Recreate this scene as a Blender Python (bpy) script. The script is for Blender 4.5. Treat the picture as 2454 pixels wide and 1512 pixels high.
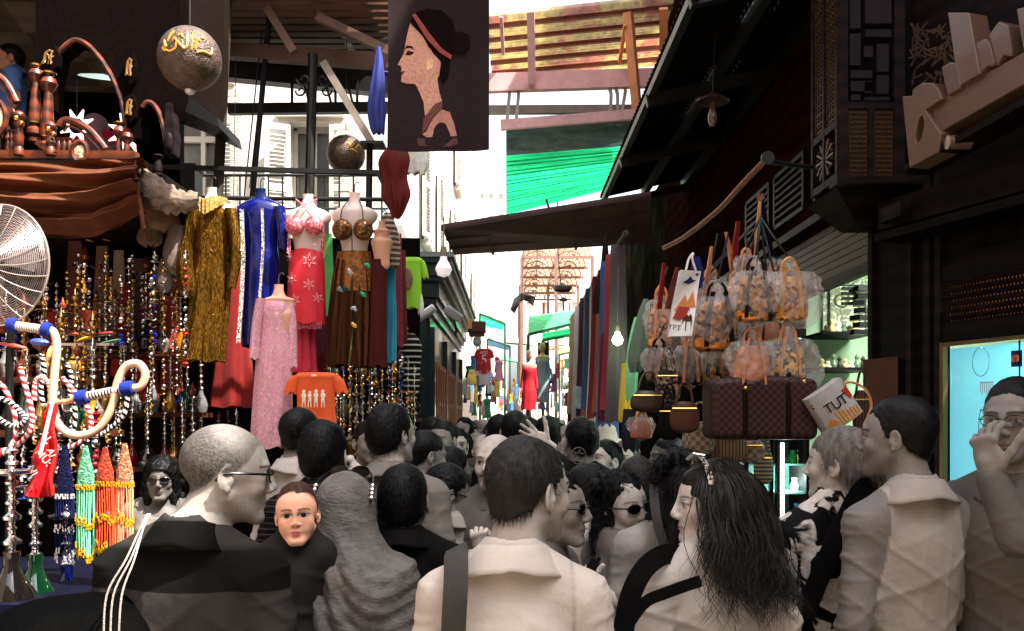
import bpy, math, random
import numpy as np
from mathutils import Vector, Matrix
rnd = random.Random(7)
D = bpy.data
for o in list(D.objects): D.objects.remove(o)
SC = bpy.context.scene
COL = SC.collection
rad = math.radians
# ---------------------------------------------------------------- camera
F, CX, V0, EYE = 2125.0, 1227.0, 1000.0, 1.75     # focal length and horizon in a 2454 px wide frame, eye height in metres
cam = D.cameras.new('camera'); camo = D.objects.new('camera', cam); COL.objects.link(camo)
cam.sensor_width = 36; cam.lens = 36*F/2454; cam.shift_y = (V0-756)/2454
cam.clip_start = 0.05; cam.clip_end = 500
camo.location = (0, 0, EYE); camo.rotation_euler = (rad(90), 0, 0)
SC.camera = camo
# ---------------------------------------------------------------- light
SUN_EL, SUN_AZ = 58, 118      # azimuth clockwise from +Y: behind the right hand buildings
w = D.worlds.new('World'); SC.world = w; w.use_nodes = True
nt = w.node_tree; bg = nt.nodes['Background']
sky = nt.nodes.new('ShaderNodeTexSky'); sky.sky_type = 'NISHITA'; sky.sun_disc = False
sky.sun_elevation = rad(SUN_EL); sky.sun_rotation = rad(SUN_AZ); sky.dust_density = 5; sky.air_density = 1.0
hs = nt.nodes.new('ShaderNodeHueSaturation'); hs.inputs['Saturation'].default_value = .45
nt.links.new(sky.outputs[0], hs.inputs['Color']); nt.links.new(hs.outputs[0], bg.inputs[0]); bg.inputs[1].default_value = 0.15
sl = D.lights.new('sun', 'SUN'); sl.energy = 4.5; sl.angle = rad(0.6); sl.color = (1, .95, .88)
so = D.objects.new('sun', sl); COL.objects.link(so)
sd = Vector((math.sin(rad(SUN_AZ))*math.cos(rad(SUN_EL)), math.cos(rad(SUN_AZ))*math.cos(rad(SUN_EL)), math.sin(rad(SUN_EL))))
so.rotation_euler = sd.to_track_quat('Z', 'Y').to_euler(); so.location = (3, -3, 12)
SC.view_settings.view_transform = 'Standard'; SC.view_settings.look = 'None'
SC.view_settings.exposure = 1.9; SC.view_settings.gamma = 1
cy = SC.cycles
cy.max_bounces = 6; cy.diffuse_bounces = 3; cy.glossy_bounces = 3; cy.transmission_bounces = 4; cy.transparent_max_bounces = 10
cy.use_denoising = True; cy.caustics_reflective = False; cy.caustics_refractive = False; cy.sample_clamp_indirect = 4
# ---------------------------------------------------------------- helpers
def P(u, v, Y):
    "the point Y metres ahead that shows at (u, v)"
    return Vector(((u-CX)*Y/F, Y, EYE-(v-V0)*Y/F))
def C(r, g, b):
    f = lambda c: (c/255/12.92 if c <= 10 else ((c/255+.055)/1.055)**2.4)
    return (f(r), f(g), f(b))
def G(v):                       # the photograph's warm grey
    return C(v, v*.945, v*.895)
def rotm(R):
    return np.array(R, float)
def RZ(a): return Matrix.Rotation(rad(a), 3, 'Z')
def RX(a): return Matrix.Rotation(rad(a), 3, 'X')
def RY(a): return Matrix.Rotation(rad(a), 3, 'Y')

class MB:
    def __init__(s): s.v = []; s.f = []; s.c = None; s.m = []; s.cur = 0
    def add(s, v, f):
        b = len(s.v); s.v.extend([tuple(x) for x in v]); s.f.extend([tuple(b+i for i in q) for q in f]); s.m.extend([s.cur]*len(f)); return s
    def box(s, c, size, R=None):
        x, y, z = [a/2 for a in size]
        vs = [Vector((i*x, j*y, k*z)) for i in (-1, 1) for j in (-1, 1) for k in (-1, 1)]
        if R is not None: vs = [R @ q for q in vs]
        c = Vector(c)
        return s.add([c+q for q in vs], [(0,1,3,2),(4,6,7,5),(0,4,5,1),(2,3,7,6),(0,2,6,4),(1,5,7,3)])
    def beam(s, a, b, w, h=None, up=(0,0,1)):
        a, b = Vector(a), Vector(b); d = b-a; L = d.length; d.normalize(); up = Vector(up)
        if abs(d.dot(up)) > .98: up = Vector((0, 1, 0))
        x = d.cross(up).normalized(); z = x.cross(d)
        return s.box((a+b)/2, (w, L, h or w), Matrix((x, d, z)).transposed())
    def tube(s, pts, r, n=8, cap=True, flat=1.0):
        pts = [Vector(p) for p in pts]; m = len(pts)
        rs = r if isinstance(r, (list, tuple)) else [r]*m
        V = []; ref = None
        for i, p in enumerate(pts):
            t = (pts[min(i+1, m-1)]-pts[max(i-1, 0)]).normalized()
            if ref is None:
                ref = t.cross(Vector((0, 0, 1)))
                if ref.length < .1: ref = t.cross(Vector((0, 1, 0)))
                ref.normalize()
            ref = (ref-t*ref.dot(t)).normalized(); o = t.cross(ref)
            for k in range(n):
                a = 2*math.pi*k/n; V.append(p+(ref*math.cos(a)+o*math.sin(a)*flat)*rs[i])
        Fs = [(i*n+k, i*n+(k+1) % n, (i+1)*n+(k+1) % n, (i+1)*n+k) for i in range(m-1) for k in range(n)]
        if cap: Fs += [tuple(range(n))[::-1], tuple(range((m-1)*n, m*n))]
        return s.add(V, Fs)
    def lathe(s, prof, c=(0,0,0), n=16, R=None, sx=1, sy=1):
        c = Vector(c); V = []
        for r, z in prof:
            for k in range(n):
                a = 2*math.pi*k/n; q = Vector((math.cos(a)*r*sx, math.sin(a)*r*sy, z))
                V.append(c+(R @ q if R is not None else q))
        m = len(prof)
        Fs = [(i*n+k, i*n+(k+1) % n, (i+1)*n+(k+1) % n, (i+1)*n+k) for i in range(m-1) for k in range(n)]
        Fs += [tuple(range(n))[::-1], tuple(range((m-1)*n, m*n))]
        return s.add(V, Fs)
    def ball(s, c, r, n=12, m=8, R=None):
        r3 = r if isinstance(r, (tuple, list)) else (r, r, r)
        c = Vector(c); V = []
        for i in range(m+1):
            t = math.pi*i/m
            for k in range(n):
                a = 2*math.pi*k/n; q = Vector((math.cos(a)*math.sin(t)*r3[0], math.sin(a)*math.sin(t)*r3[1], -math.cos(t)*r3[2]))
                V.append(c+(R @ q if R is not None else q))
        return s.add(V, [(i*n+k, i*n+(k+1) % n, (i+1)*n+(k+1) % n, (i+1)*n+k) for i in range(m) for k in range(n)])
    def sheet(s, fn, nu, nv, thick=0, wrap=False):
        V = [fn(i/nu, j/nv) for i in range(nu+1) for j in range(nv+1)]
        w = nv+1
        Fs = [(i*w+j, i*w+j+1, (i+1)*w+j+1, (i+1)*w+j) for i in range(nu) for j in range(nv)]
        s.add(V, Fs)
        if thick:
            t = Vector(thick) if not isinstance(thick, (int, float)) else Vector((0, thick, 0))
            s.add([Vector(q)+t for q in V], [q[::-1] for q in Fs])
            ed = [(i*w) for i in range(nu+1)]+[nu*w+j for j in range(1, nv+1)]+[i*w+nv for i in range(nu-1, -1, -1)]+[j for j in range(nv-1, 0, -1)]
            b = len(s.v)-2*len(V); N = len(V)
            for a, c in zip(ed, ed[1:]+ed[:1]): s.f.append((b+a, b+c, b+N+c, b+N+a)); s.m.append(s.cur)
        return s
    def poly(s, pts, d):
        d = Vector(d); n = len(pts); pts = [Vector(p) for p in pts]
        s.add(pts+[p+d for p in pts], [tuple(range(n)), tuple(range(n, 2*n))[::-1]]+[(i, n+i, n+(i+1) % n, (i+1) % n) for i in range(n)])
        return s
    def build(s, name, mats, parent=None, smooth=30):
        me = D.meshes.new(name)
        off = parent.location if parent is not None else Vector((0, 0, 0))
        p = parent.parent if parent is not None else None
        while p is not None: off = off+p.location; p = p.parent
        V = [(a-off[0], b-off[1], c-off[2]) for a, b, c in s.v]
        me.from_pydata(V, [], s.f)
        if not isinstance(mats, (list, tuple)): mats = [mats]
        for m in mats: me.materials.append(m)
        me.polygons.foreach_set('material_index', s.m)
        if smooth:
            me.polygons.foreach_set('use_smooth', [True]*len(me.polygons)); me.set_sharp_from_angle(angle=rad(smooth))
        if s.c is not None:
            at = me.color_attributes.new('Col', 'FLOAT_COLOR', 'POINT'); at.data.foreach_set('color', np.asarray(s.c, np.float32).ravel())
        me.update()
        return link(name, me, parent)
def link(name, me, parent=None):
    o = D.objects.new(name, me); COL.objects.link(o)
    if parent is not None: o.parent = parent
    return o
def npmesh(name, V, Q, mats, parent=None, col=None, smooth=True):
    "mesh object from numpy vertices and quads"
    if isinstance(mats, (list, tuple)) is False: mats = [mats]
    me = D.meshes.new(name)
    off = np.zeros(3); p = parent
    while p is not None: off += np.array(p.location); p = p.parent
    V = np.asarray(V, np.float32)-off.astype(np.float32)
    me.vertices.add(len(V)); me.vertices.foreach_set('co', V.ravel())
    k = Q.shape[1]
    me.loops.add(Q.size); me.loops.foreach_set('vertex_index', Q.ravel().astype(np.int32))
    me.polygons.add(len(Q)); me.polygons.foreach_set('loop_start', np.arange(0, Q.size, k, dtype=np.int32))
    me.polygons.foreach_set('use_smooth', np.full(len(Q), smooth))
    for m in mats: me.materials.append(m)
    me.update(calc_edges=True)
    if col is not None:
        at = me.color_attributes.new('Col', 'FLOAT_COLOR', 'POINT')
        c4 = np.ones((len(V), 4), np.float32); c4[:, :3] = col; at.data.foreach_set('color', c4.ravel())
    me.validate()
    return link(name, me, parent)
def tag(o, label=None, cat=None, group=None, kind=None):
    if label: o['label'] = label
    if cat: o['category'] = cat
    if group: o['group'] = group
    if kind: o['kind'] = kind
    return o
def root(name, loc, label, cat, group=None):
    o = D.objects.new(name, None); COL.objects.link(o); o.location = Vector(loc); o.empty_display_size = .1
    return tag(o, label, cat, group)
def copytree(o, parent=None):
    c = o.copy(); COL.objects.link(c)
    if parent is not None: c.parent = parent
    for ch in list(o.children): copytree(ch, c)
    return c
def place(src, loc, rz, label, group=None, sc=1.0):
    "a copy of a thing with its parts"
    c = copytree(src); c.location = Vector(loc); c.rotation_euler = (0, 0, rad(rz)); c.scale = (sc, sc, sc) if isinstance(sc, (int, float)) else sc
    c['label'] = label
    if group: c['group'] = group
    return c
# ---------------------------------------------------------------- materials
MC = {}
def M(name, col=(.5,.5,.5), rough=.6, metal=0, var=.18, vs=6, bump=0, bs=60, bd=.01, emit=None, es=1, trans=0, alpha=1, vcol=False,
      pat=None, c2=None, ps=10, pax='Z', sss=0, coat=0, sheen=0, stretch=(1,1,1), ior=1.45, pw=.5, thin=None, grime=0, spec=None):
    if name in MC: return MC[name]
    m = D.materials.new(name); MC[name] = m; m.use_nodes = True
    nt = m.node_tree; N = nt.nodes; L = nt.links; b = N['Principled BSDF']
    def node(t, **k):
        n = N.new(t)
        for a, c in k.items(): setattr(n, a, c)
        return n
    tc = node('ShaderNodeTexCoord'); mp = node('ShaderNodeMapping'); mp.inputs['Scale'].default_value = stretch
    L.new(tc.outputs['Object'], mp.inputs[0]); co = mp.outputs[0]
    def mix(fac, a, c, bt='MIX'):
        n = node('ShaderNodeMix', data_type='RGBA', blend_type=bt)
        for i, q in ((0, fac), (6, a), (7, c)):
            if hasattr(q, 'links'): L.new(q, n.inputs[i])
            else: n.inputs[i].default_value = q if not isinstance(q, tuple) else (*q, 1)
        return n.outputs[2]
    def ramp(src, a, c, interp='LINEAR'):
        n = node('ShaderNodeMapRange'); n.inputs[1].default_value = a; n.inputs[2].default_value = c; L.new(src, n.inputs[0]); return n.outputs[0]
    if vcol:
        a = node('ShaderNodeVertexColor', layer_name='Col'); base = a.outputs[0]
    else: base = tuple(col)
    sep = None
    if pat in ('stripe', 'check', 'dots', 'fold'):
        sep = node('ShaderNodeSeparateXYZ'); L.new(co, sep.inputs[0])
    if pat == 'stripe':
        mt = node('ShaderNodeMath', operation='MULTIPLY'); L.new(sep.outputs[pax], mt.inputs[0]); mt.inputs[1].default_value = ps
        fr = node('ShaderNodeMath', operation='FRACT'); L.new(mt.outputs[0], fr.inputs[0])
        base = mix(ramp(fr.outputs[0], pw-.04, pw+.04), base, tuple(c2))
    if pat == 'check':
        ch = node('ShaderNodeTexChecker'); ch.inputs['Scale'].default_value = ps; L.new(co, ch.inputs[0]); base = mix(ch.outputs[1], base, tuple(c2))
    if pat == 'cells':
        vo = node('ShaderNodeTexVoronoi'); vo.inputs['Scale'].default_value = ps; L.new(co, vo.inputs['Vector'])
        sp = node('ShaderNodeSeparateColor'); L.new(vo.outputs['Color'], sp.inputs[0]); base = mix(ramp(sp.outputs[0], pw-.15, pw+.15), base, tuple(c2))
    if pat == 'blotch':
        vo = node('ShaderNodeTexNoise'); vo.inputs['Scale'].default_value = ps; vo.inputs['Detail'].default_value = 3; vo.inputs['Distortion'].default_value = .8
        L.new(co, vo.inputs['Vector']); base = mix(ramp(vo.outputs[0], pw-.02, pw+.02), base, tuple(c2))
    if pat == 'wood':
        wv = node('ShaderNodeTexWave', bands_direction=pax); wv.inputs['Scale'].default_value = ps; wv.inputs['Distortion'].default_value = 5
        wv.inputs['Detail'].default_value = 3; L.new(co, wv.inputs[0]); base = mix(wv.outputs[1], base, tuple(c2))
    nz = node('ShaderNodeTexNoise'); nz.inputs['Scale'].default_value = vs; nz.inputs['Detail'].default_value = 5; nz.inputs['Roughness'].default_value = .65
    L.new(co, nz.inputs['Vector'])
    if var:
        lo, hi = 1-var, 1+var
        mr = node('ShaderNodeMapRange'); mr.inputs[1].default_value = .3; mr.inputs[2].default_value = .7; mr.inputs[3].default_value = lo; mr.inputs[4].default_value = hi
        L.new(nz.outputs[0], mr.inputs[0]); cb = node('ShaderNodeCombineColor')
        for i in range(3): L.new(mr.outputs[0], cb.inputs[i])
        base = mix(1.0, base, cb.outputs[0], 'MULTIPLY')
    if grime:
        n2 = node('ShaderNodeTexNoise'); n2.inputs['Scale'].default_value = 1.3; n2.inputs['Detail'].default_value = 8; n2.inputs['Roughness'].default_value = .75
        L.new(co, n2.inputs['Vector']); r = ramp(n2.outputs[0], .45, .75)
        mu = node('ShaderNodeMath', operation='MULTIPLY'); L.new(r, mu.inputs[0]); mu.inputs[1].default_value = grime
        base = mix(mu.outputs[0], base, (.05, .04, .03))
    if hasattr(base, 'links'): L.new(base, b.inputs['Base Color'])
    else: b.inputs['Base Color'].default_value = (*base, 1)
    if emit:
        b.inputs['Emission Strength'].default_value = es
        b.inputs['Emission Color'].default_value = (*emit, 1)
    b.inputs['Roughness'].default_value = rough; b.inputs['Metallic'].default_value = metal; b.inputs['IOR'].default_value = ior
    lum = sum(col)/3; b.inputs['Specular IOR Level'].default_value = spec if spec is not None else (.5 if metal > .05 or coat or rough < .3 or lum > .12 else .04+.4*lum/.12)
    b.inputs['Transmission Weight'].default_value = trans; b.inputs['Alpha'].default_value = alpha
    b.inputs['Subsurface Weight'].default_value = sss
    if sss: b.inputs['Subsurface Radius'].default_value = (.012, .005, .003); b.inputs['Subsurface Scale'].default_value = 1
    b.inputs['Coat Weight'].default_value = coat; b.inputs['Sheen Weight'].default_value = sheen
    h = None
    if pat == 'corr':
        wv = node('ShaderNodeTexWave', bands_direction=pax, wave_profile='SIN'); wv.inputs['Scale'].default_value = ps; L.new(co, wv.inputs[0]); h = wv.outputs[1]
        bp = node('ShaderNodeBump'); bp.inputs['Strength'].default_value = 1; bp.inputs['Distance'].default_value = .02; L.new(h, bp.inputs['Height']); L.new(bp.outputs[0], b.inputs['Normal'])
    elif pat == 'sequin':
        vo = node('ShaderNodeTexVoronoi'); vo.inputs['Scale'].default_value = ps; L.new(co, vo.inputs['Vector'])
        sp = node('ShaderNodeSeparateColor'); L.new(vo.outputs['Color'], sp.inputs[0])
        bp = node('ShaderNodeBump'); bp.inputs['Strength'].default_value = .8; bp.inputs['Distance'].default_value = .004; L.new(sp.outputs[1], bp.inputs['Height'])
        L.new(bp.outputs[0], b.inputs['Normal']); L.new(ramp(sp.outputs[0], 0, 1.6), b.inputs['Roughness'])
        if c2: L.new(mix(ramp(sp.outputs[2], pw, pw+.1), base, tuple(c2)), b.inputs['Base Color'])
    elif bump:
        n3 = node('ShaderNodeTexNoise'); n3.inputs['Scale'].default_value = bs; n3.inputs['Detail'].default_value = 4 if bd < .015 else 5; n3.inputs['Roughness'].default_value = .5
        L.new(co, n3.inputs['Vector']); bp = node('ShaderNodeBump'); bp.inputs['Strength'].default_value = bump; bp.inputs['Distance'].default_value = bd
        L.new(n3.outputs[0], bp.inputs['Height']); L.new(bp.outputs[0], b.inputs['Normal'])
    if thin:      # thin translucent sheet: part of the light comes through
        out = N['Material Output']; tr = node('ShaderNodeBsdfTranslucent'); ms = node('ShaderNodeMixShader'); ms.inputs[0].default_value = thin
        if hasattr(base, 'links'): L.new(base, tr.inputs[0])
        else: tr.inputs[0].default_value = (*base, 1)
        L.new(b.outputs[0], ms.inputs[1]); L.new(tr.outputs[0], ms.inputs[2]); L.new(ms.outputs[0], out.inputs[0])
    return m
# ---------------------------------------------------------------- implicit surfaces (surface nets on a rectilinear grid)
class SDF:
    def __init__(s, xs, ys, zs):
        s.xs, s.ys, s.zs = [np.asarray(a, np.float32) for a in (xs, ys, zs)]
        s.d = np.full((len(s.xs), len(s.ys), len(s.zs)), 1.0, np.float32)
    def sl(s, lo, hi, m):
        r = []
        for a, l, h in zip((s.xs, s.ys, s.zs), lo, hi):
            i, j = np.searchsorted(a, l-m), np.searchsorted(a, h+m)
            if j-i < 1: return None
            r.append(slice(i, j))
        return tuple(r)
    def grid(s, r):
        return s.xs[r[0]][:, None, None], s.ys[r[1]][None, :, None], s.zs[r[2]][None, None, :]
    def op(s, r, d, k, sub):
        a = s.d[r]; k = max(k, 1e-5)
        if sub:
            d = -d; h = np.maximum(k-np.abs(a-d), 0)/k; s.d[r] = np.maximum(a, d)+h*h*k/4
        else:
            h = np.maximum(k-np.abs(a-d), 0)/k; s.d[r] = np.minimum(a, d)-h*h*k/4
    def ell(s, c, rr, R=None, k=.01, sub=False):
        rr = np.array(rr, float); c = np.array(c, float)
        Rn = np.eye(3) if R is None else rotm(R)
        ext = np.sqrt(((Rn*rr)**2).sum(1)); r = s.sl(c-ext, c+ext, k+.02)
        if r is None: return
        X, Y, Z = s.grid(r); X = X-c[0]; Y = Y-c[1]; Z = Z-c[2]
        q = [(Rn[0, i]*X+Rn[1, i]*Y+Rn[2, i]*Z) for i in range(3)]
        k0 = np.sqrt(sum((q[i]/rr[i])**2 for i in range(3)))+1e-6; k1 = np.sqrt(sum((q[i]/rr[i]**2)**2 for i in range(3)))+1e-6
        s.op(r, (k0*(k0-1)/k1).astype(np.float32), k, sub)
    def cone(s, a, b, ra, rb, k=.01, sub=False):
        a = np.array(a, float); b = np.array(b, float); m = max(ra, rb)
        r = s.sl(np.minimum(a, b)-m, np.maximum(a, b)+m, k+.02)
        if r is None: return
        X, Y, Z = s.grid(r); ab = b-a; L = (ab@ab)+1e-9
        t = np.clip(((X-a[0])*ab[0]+(Y-a[1])*ab[1]+(Z-a[2])*ab[2])/L, 0, 1)
        d = np.sqrt((X-a[0]-t*ab[0])**2+(Y-a[1]-t*ab[1])**2+(Z-a[2]-t*ab[2])**2)-(ra+(rb-ra)*t)
        s.op(r, d.astype(np.float32), k, sub)
    def nets(s):
        d = s.d; nx, ny, nz = d.shape; S = d < 0
        if not S.any(): return np.zeros((0, 3), np.float32), np.zeros((0, 4), int)
        cnt = np.zeros((nx-1, ny-1, nz-1), np.int8)
        for i in (0, 1):
            for j in (0, 1):
                for k in (0, 1): cnt += S[i:nx-1+i, j:ny-1+j, k:nz-1+k]
        act = (cnt > 0) & (cnt < 8); ids = np.argwhere(act); idx = np.full(act.shape, -1, np.int32); idx[act] = np.arange(len(ids))
        I, J, K = ids.T
        cs = [(i, j, k) for i in (0, 1) for j in (0, 1) for k in (0, 1)]
        val = {c: d[I+c[0], J+c[1], K+c[2]] for c in cs}
        pos = {c: np.stack((s.xs[I+c[0]], s.ys[J+c[1]], s.zs[K+c[2]]), 1) for c in cs}
        acc = np.zeros((len(ids), 3), np.float32); n = np.zeros(len(ids), np.float32)
        for a in cs:
            for ax in range(3):
                if a[ax]: continue
                b = tuple(1 if q == ax else a[q] for q in range(3))
                va, vb = val[a], val[b]; cr = (va < 0) != (vb < 0); t = va/np.where(cr, va-vb, 1)
                acc += np.where(cr[:, None], pos[a]+(pos[b]-pos[a])*t[:, None], 0); n += cr
        V = acc/n[:, None]; Q = []
        for ax in range(3):
            A = [slice(0, None)]*3; B = [slice(0, None)]*3
            A[ax] = slice(0, -1); B[ax] = slice(1, None)
            cr = S[tuple(A)] != S[tuple(B)]
            e = np.argwhere(cr); o1, o2 = (ax+1) % 3, (ax+2) % 3
            sh = act.shape
            ok = (e[:, o1] > 0) & (e[:, o2] > 0) & (e[:, o1] < sh[o1]) & (e[:, o2] < sh[o2]); e = e[ok]
            def g(p, q):
                x = e.copy(); x[:, o1] -= p; x[:, o2] -= q; return idx[x[:, 0], x[:, 1], x[:, 2]]
            q = np.stack((g(1, 1), g(0, 1), g(0, 0), g(1, 0)), 1)
            inn = S[e[:, 0], e[:, 1], e[:, 2]]
            q = np.where(inn[:, None], q, q[:, ::-1]); Q.append(q)
        Q = np.concatenate(Q); Q = Q[(Q >= 0).all(1)]
        return V, Q
def axis(lo, hi, flo, fhi, fine, coarse):
    "coordinates fine inside [flo, fhi] and coarse outside"
    a = list(np.arange(flo, fhi+fine, fine)); x = flo; st = fine; L = []
    while x > lo: st = min(coarse, st*1.25); x -= st; L.append(x)
    x = a[-1]; st = fine; H = []
    while x < hi: st = min(coarse, st*1.25); x += st; H.append(x)
    return np.array(L[::-1]+a+H)
_sr = np.random.RandomState(3)
_K = [(_sr.normal(size=(7, 3)), _sr.uniform(0, 6.28, 7)) for _ in range(4)]
def sn(p, f, seed=0):
    k, ph = _K[seed % 4]; p = np.asarray(p, float)
    q = p+.35/f*np.sin(p[:, [1, 2, 0]]*f*1.7+seed)
    return np.sin(q@(k.T*f)+ph+seed).sum(1)/3.5
def normals(V, Q):
    n = np.cross(V[Q[:, 2]]-V[Q[:, 0]], V[Q[:, 3]]-V[Q[:, 1]]); N = np.zeros_like(V, float)
    for i in range(4): np.add.at(N, Q[:, i], n)
    return N/(np.linalg.norm(N, axis=1)[:, None]+1e-9)
def ccat(parts):
    V = []; Q = []; b = 0
    for v, q in parts: V.append(v); Q.append(q+b); b += len(v)
    return np.concatenate(V), np.concatenate(Q)
# ---------------------------------------------------------------- people
def sm(x, a, b):
    t = np.clip((x-a)/(b-a), 0, 1); return t*t*(3-2*t)
SKIN = dict(g=G(168), gd=G(128), gl=G(196), gdd=G(96), boy=C(238, 178, 148), tan=C(190, 135, 110), bd=C(120, 84, 66))
SKM = M('skin', vcol=True, rough=.58, var=.14, vs=40, bump=.25, bs=350, bd=.002, sss=.08, spec=.3)
HAIRM = {}
def hairm(c):
    if c not in HAIRM: HAIRM[c] = M('hair_%d' % len(HAIRM), tuple(x*.45 for x in c), rough=.5, var=.45, vs=60, stretch=(1, 1, .25), bump=.5, bs=220, bd=.004, spec=.16)
    return HAIRM[c]
def headprims(S, T, R, sc, fem=False, child=False, ears=True, smile=0):
    def t(p): return T+R@(np.array(p)*sc)
    def e(c, r, k=.012, rot=None, sub=False): S.ell(t(c), np.array(r)*sc, R if rot is None else R@rotm(rot), k*sc, sub)
    def c(a, b, ra, rb, k=.01, sub=False): S.cone(t(a), t(b), ra*sc, rb*sc, k*sc, sub)
    e((0, .014, .034), (.076, .098, .086))
    e((0, -.028, -.005), (.063, .064, .085), .03)
    j = .046 if fem or child else .051
    e((0, -.034, -.062), (j, .055, .05), .03)
    if child:
        e((0, -.025, .03), (.070, .062, .066), .03)
        for s in (-1, 1): e((s*.034, -.052, -.044), (.032, .030, .030), .02)
    c((-.012, -.078, -.099), (.012, -.078, -.099), .014, .014, .022)
    for s in (-1, 1):
        e((s*.041, -.062, -.022), (.022, .02, .022), .018)
        c((s*.056, -.0, -.05), (s*.02, -.07, -.095), .016, .012, .022)
        if smile: e((s*.036, -.07, -.038), (.016, .016, .014), .012)
    if not fem and not child: c((-.034, -.082, .025), (.034, -.082, .025), .0105, .0105, .014)
    c((0, -.088, .022), (0, -.108, -.022) if not child else (0, -.098, -.022), .0075, .0105 if not child else .008, .010)
    c((0, -.106 if not child else -.097, -.026), (0, -.1 if not child else -.095, -.036), .0105, .006, .006)
    for s in (-1, 1):
        e((s*.0115, -.098 if not child else -.092, -.031), (.0085, .011, .008), .006)
        e((s*.031, -.0985, .005), (.019, .017, .0125), .012, sub=True)
        e((s*.031, -.0755, .0045), (.0155, .0135, .0135), .003)
        c((s*.018, -.086, .0125), (s*.044, -.0805, .0115), .0035, .003, .004)
        c((s*.02, -.084, -.004), (s*.043, -.079, -.0035), .003, .0025, .005)
        e((s*.0065, -.1005 if not child else -.092, -.0385), (.003, .006, .0025), .002, sub=True)
    e((0, -.0865 if child else -.0855, -.058), (.024 if smile else .0155 if child else .020, .0125, .0052), .006)
    e((0, -.084, -.0695), (.019, .012, .0062), .006)
    c((-.023, -.092 if not smile else -.088, -.0635+.004*smile), (0, -.101, -.0635), .0012, .002, .003, True)
    c((.023, -.092 if not smile else -.088, -.0635+.004*smile), (0, -.101, -.0635), .0012, .002, .003, True)
    e((0, -.098, -.083), (.018, .010, .006), .008, sub=True)
    if ears:
        for s in (-1, 1):
            rt = Matrix.Rotation(rad(-22*s), 3, 'Z') @ Matrix.Rotation(rad(10), 3, 'X')
            e((s*.081, .014, -.004), (.0065, .0185, .031), .004, rt)
            e((s*.0875, .011, .003), (.006, .0125, .0185), .004, rt, True)
            e((s*.079, .0, -.012), (.006, .008, .012), .004, rt)
            e((s*.08, .006, -.030), (.006, .009, .009), .004, rt)
def facecol(q, skin, o):
    x, y, z = q.T; ax = np.abs(x); n = len(q); fr = (y < -.045)
    c = np.tile(np.array(skin), (n, 1)); hc = np.array(o.get('hc', G(30)))
    def mixin(w, col): nonlocal c; c = c*(1-w[:, None])+np.array(col)*w[:, None]
    red = np.array(skin)*np.array(o.get('flush', (1.02, .9, .88)))
    mixin(.5*np.exp(-(((ax-.045)/.02)**2+((z+.03)/.022)**2))*fr, red)
    if o.get('buzz'):
        hl = sm(z-np.interp(y, (-.1, -.06, -.035, -.005, .03, .05, .1), (.075, .07, .03, .002, .0, -.03, -.07))+o.get('hlz', 0)*(y < 0), -.004, .012)
        if o.get('balding'): hl *= 1-sm(z-.9*y, .02, .10)*.30
        mixin(hl*o['buzz']*_sr.uniform(.72, 1.0, n), hc)
    if o.get('stubble'):
        w = sm(-z, .028, .05)*sm(-z, -.02, .05)*sm(-y, -.035, .0); w *= 1-np.exp(-((x/.024)**2+((z+.064)/.009)**2)*1.2)
        mixin(w*o['stubble']*(q[:, 2] > -.135)*_sr.uniform(.6, 1.0, n), hc)
    if o.get('stache'):
        mixin(fr*o['stache']*sm(-(((x/.03)**2+((z+.0475+.18*ax)/.0075)**2)), -1.3, -.7), hc)
    if o.get('goatee'): mixin(fr*sm(-(((x/.022)**2+((z+.092)/.014)**2)), -1.2, -.6)*o['goatee'], hc)
    lip = sm(-((x/o.get('lw', .025))**2+((z+.064)/.0115)**2), -1.15, -.8)*fr
    mixin(lip*.85, o.get('lip', tuple(np.array(skin)*np.array((.78, .55, .52)))))
    if o.get('teeth'): mixin(sm(-((x/.017)**2+((z+.064)/.0032)**2), -1.3, -.8)*fr, G(235))
    else: mixin(sm(-((x/.024)**2+((z+.0635)/.0016)**2), -1.6, -.7)*fr*.7, tuple(np.array(skin)*.25))
    ek = o.get('ek', 1.0); ex = (ax-.0315)/ek; ez = (z-.0045)/ek
    mixin(fr*.55*sm(-((ex/.026)**2+((z-.008)/.0165)**2), -1.1, -.5), tuple(np.array(skin)*np.array((.72, .62, .62))))
    eye = sm(-((ex/.0155)**2+((ez)/(.0062 if not o.get('squint') else .004))**2), -1.12, -.9)*fr
    mixin(eye, G(180))
    mixin(eye*sm(-((ex*ex+ez*ez)/(.0064 if ek == 1 else .0076)**2), -1.35, -.85), C(6, 3, 2))
    mixin(fr*sm(-np.abs(ez-(.0066-(ex/.0175)**2*.005))/.0022, -1, -.4)*(np.abs(ex) < .0185)*.9, C(22, 14, 10))
    bz = .0245+.004*np.sin(np.clip((ax-.010)/.045, 0, 1)*math.pi)-.08*np.maximum(ax-.045, 0)
    br = sm(-np.abs(z-bz)/(.0042 if not o.get('fem') else .0026), -1.1, -.5)*(ax > .011)*(ax < .056)*fr
    mixin(br*.85, o.get('brow', C(32, 22, 18)))
    mixin(sm(-(((ax-.0068)/.0036)**2+((z+.0365)/.003)**2), -1.2, -.5)*(y < -.085)*.8, tuple(np.array(skin)*.2))
    return c
def lohi(pts, m): a = np.array(pts); return a.min(0)-m, a.max(0)+m
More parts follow.
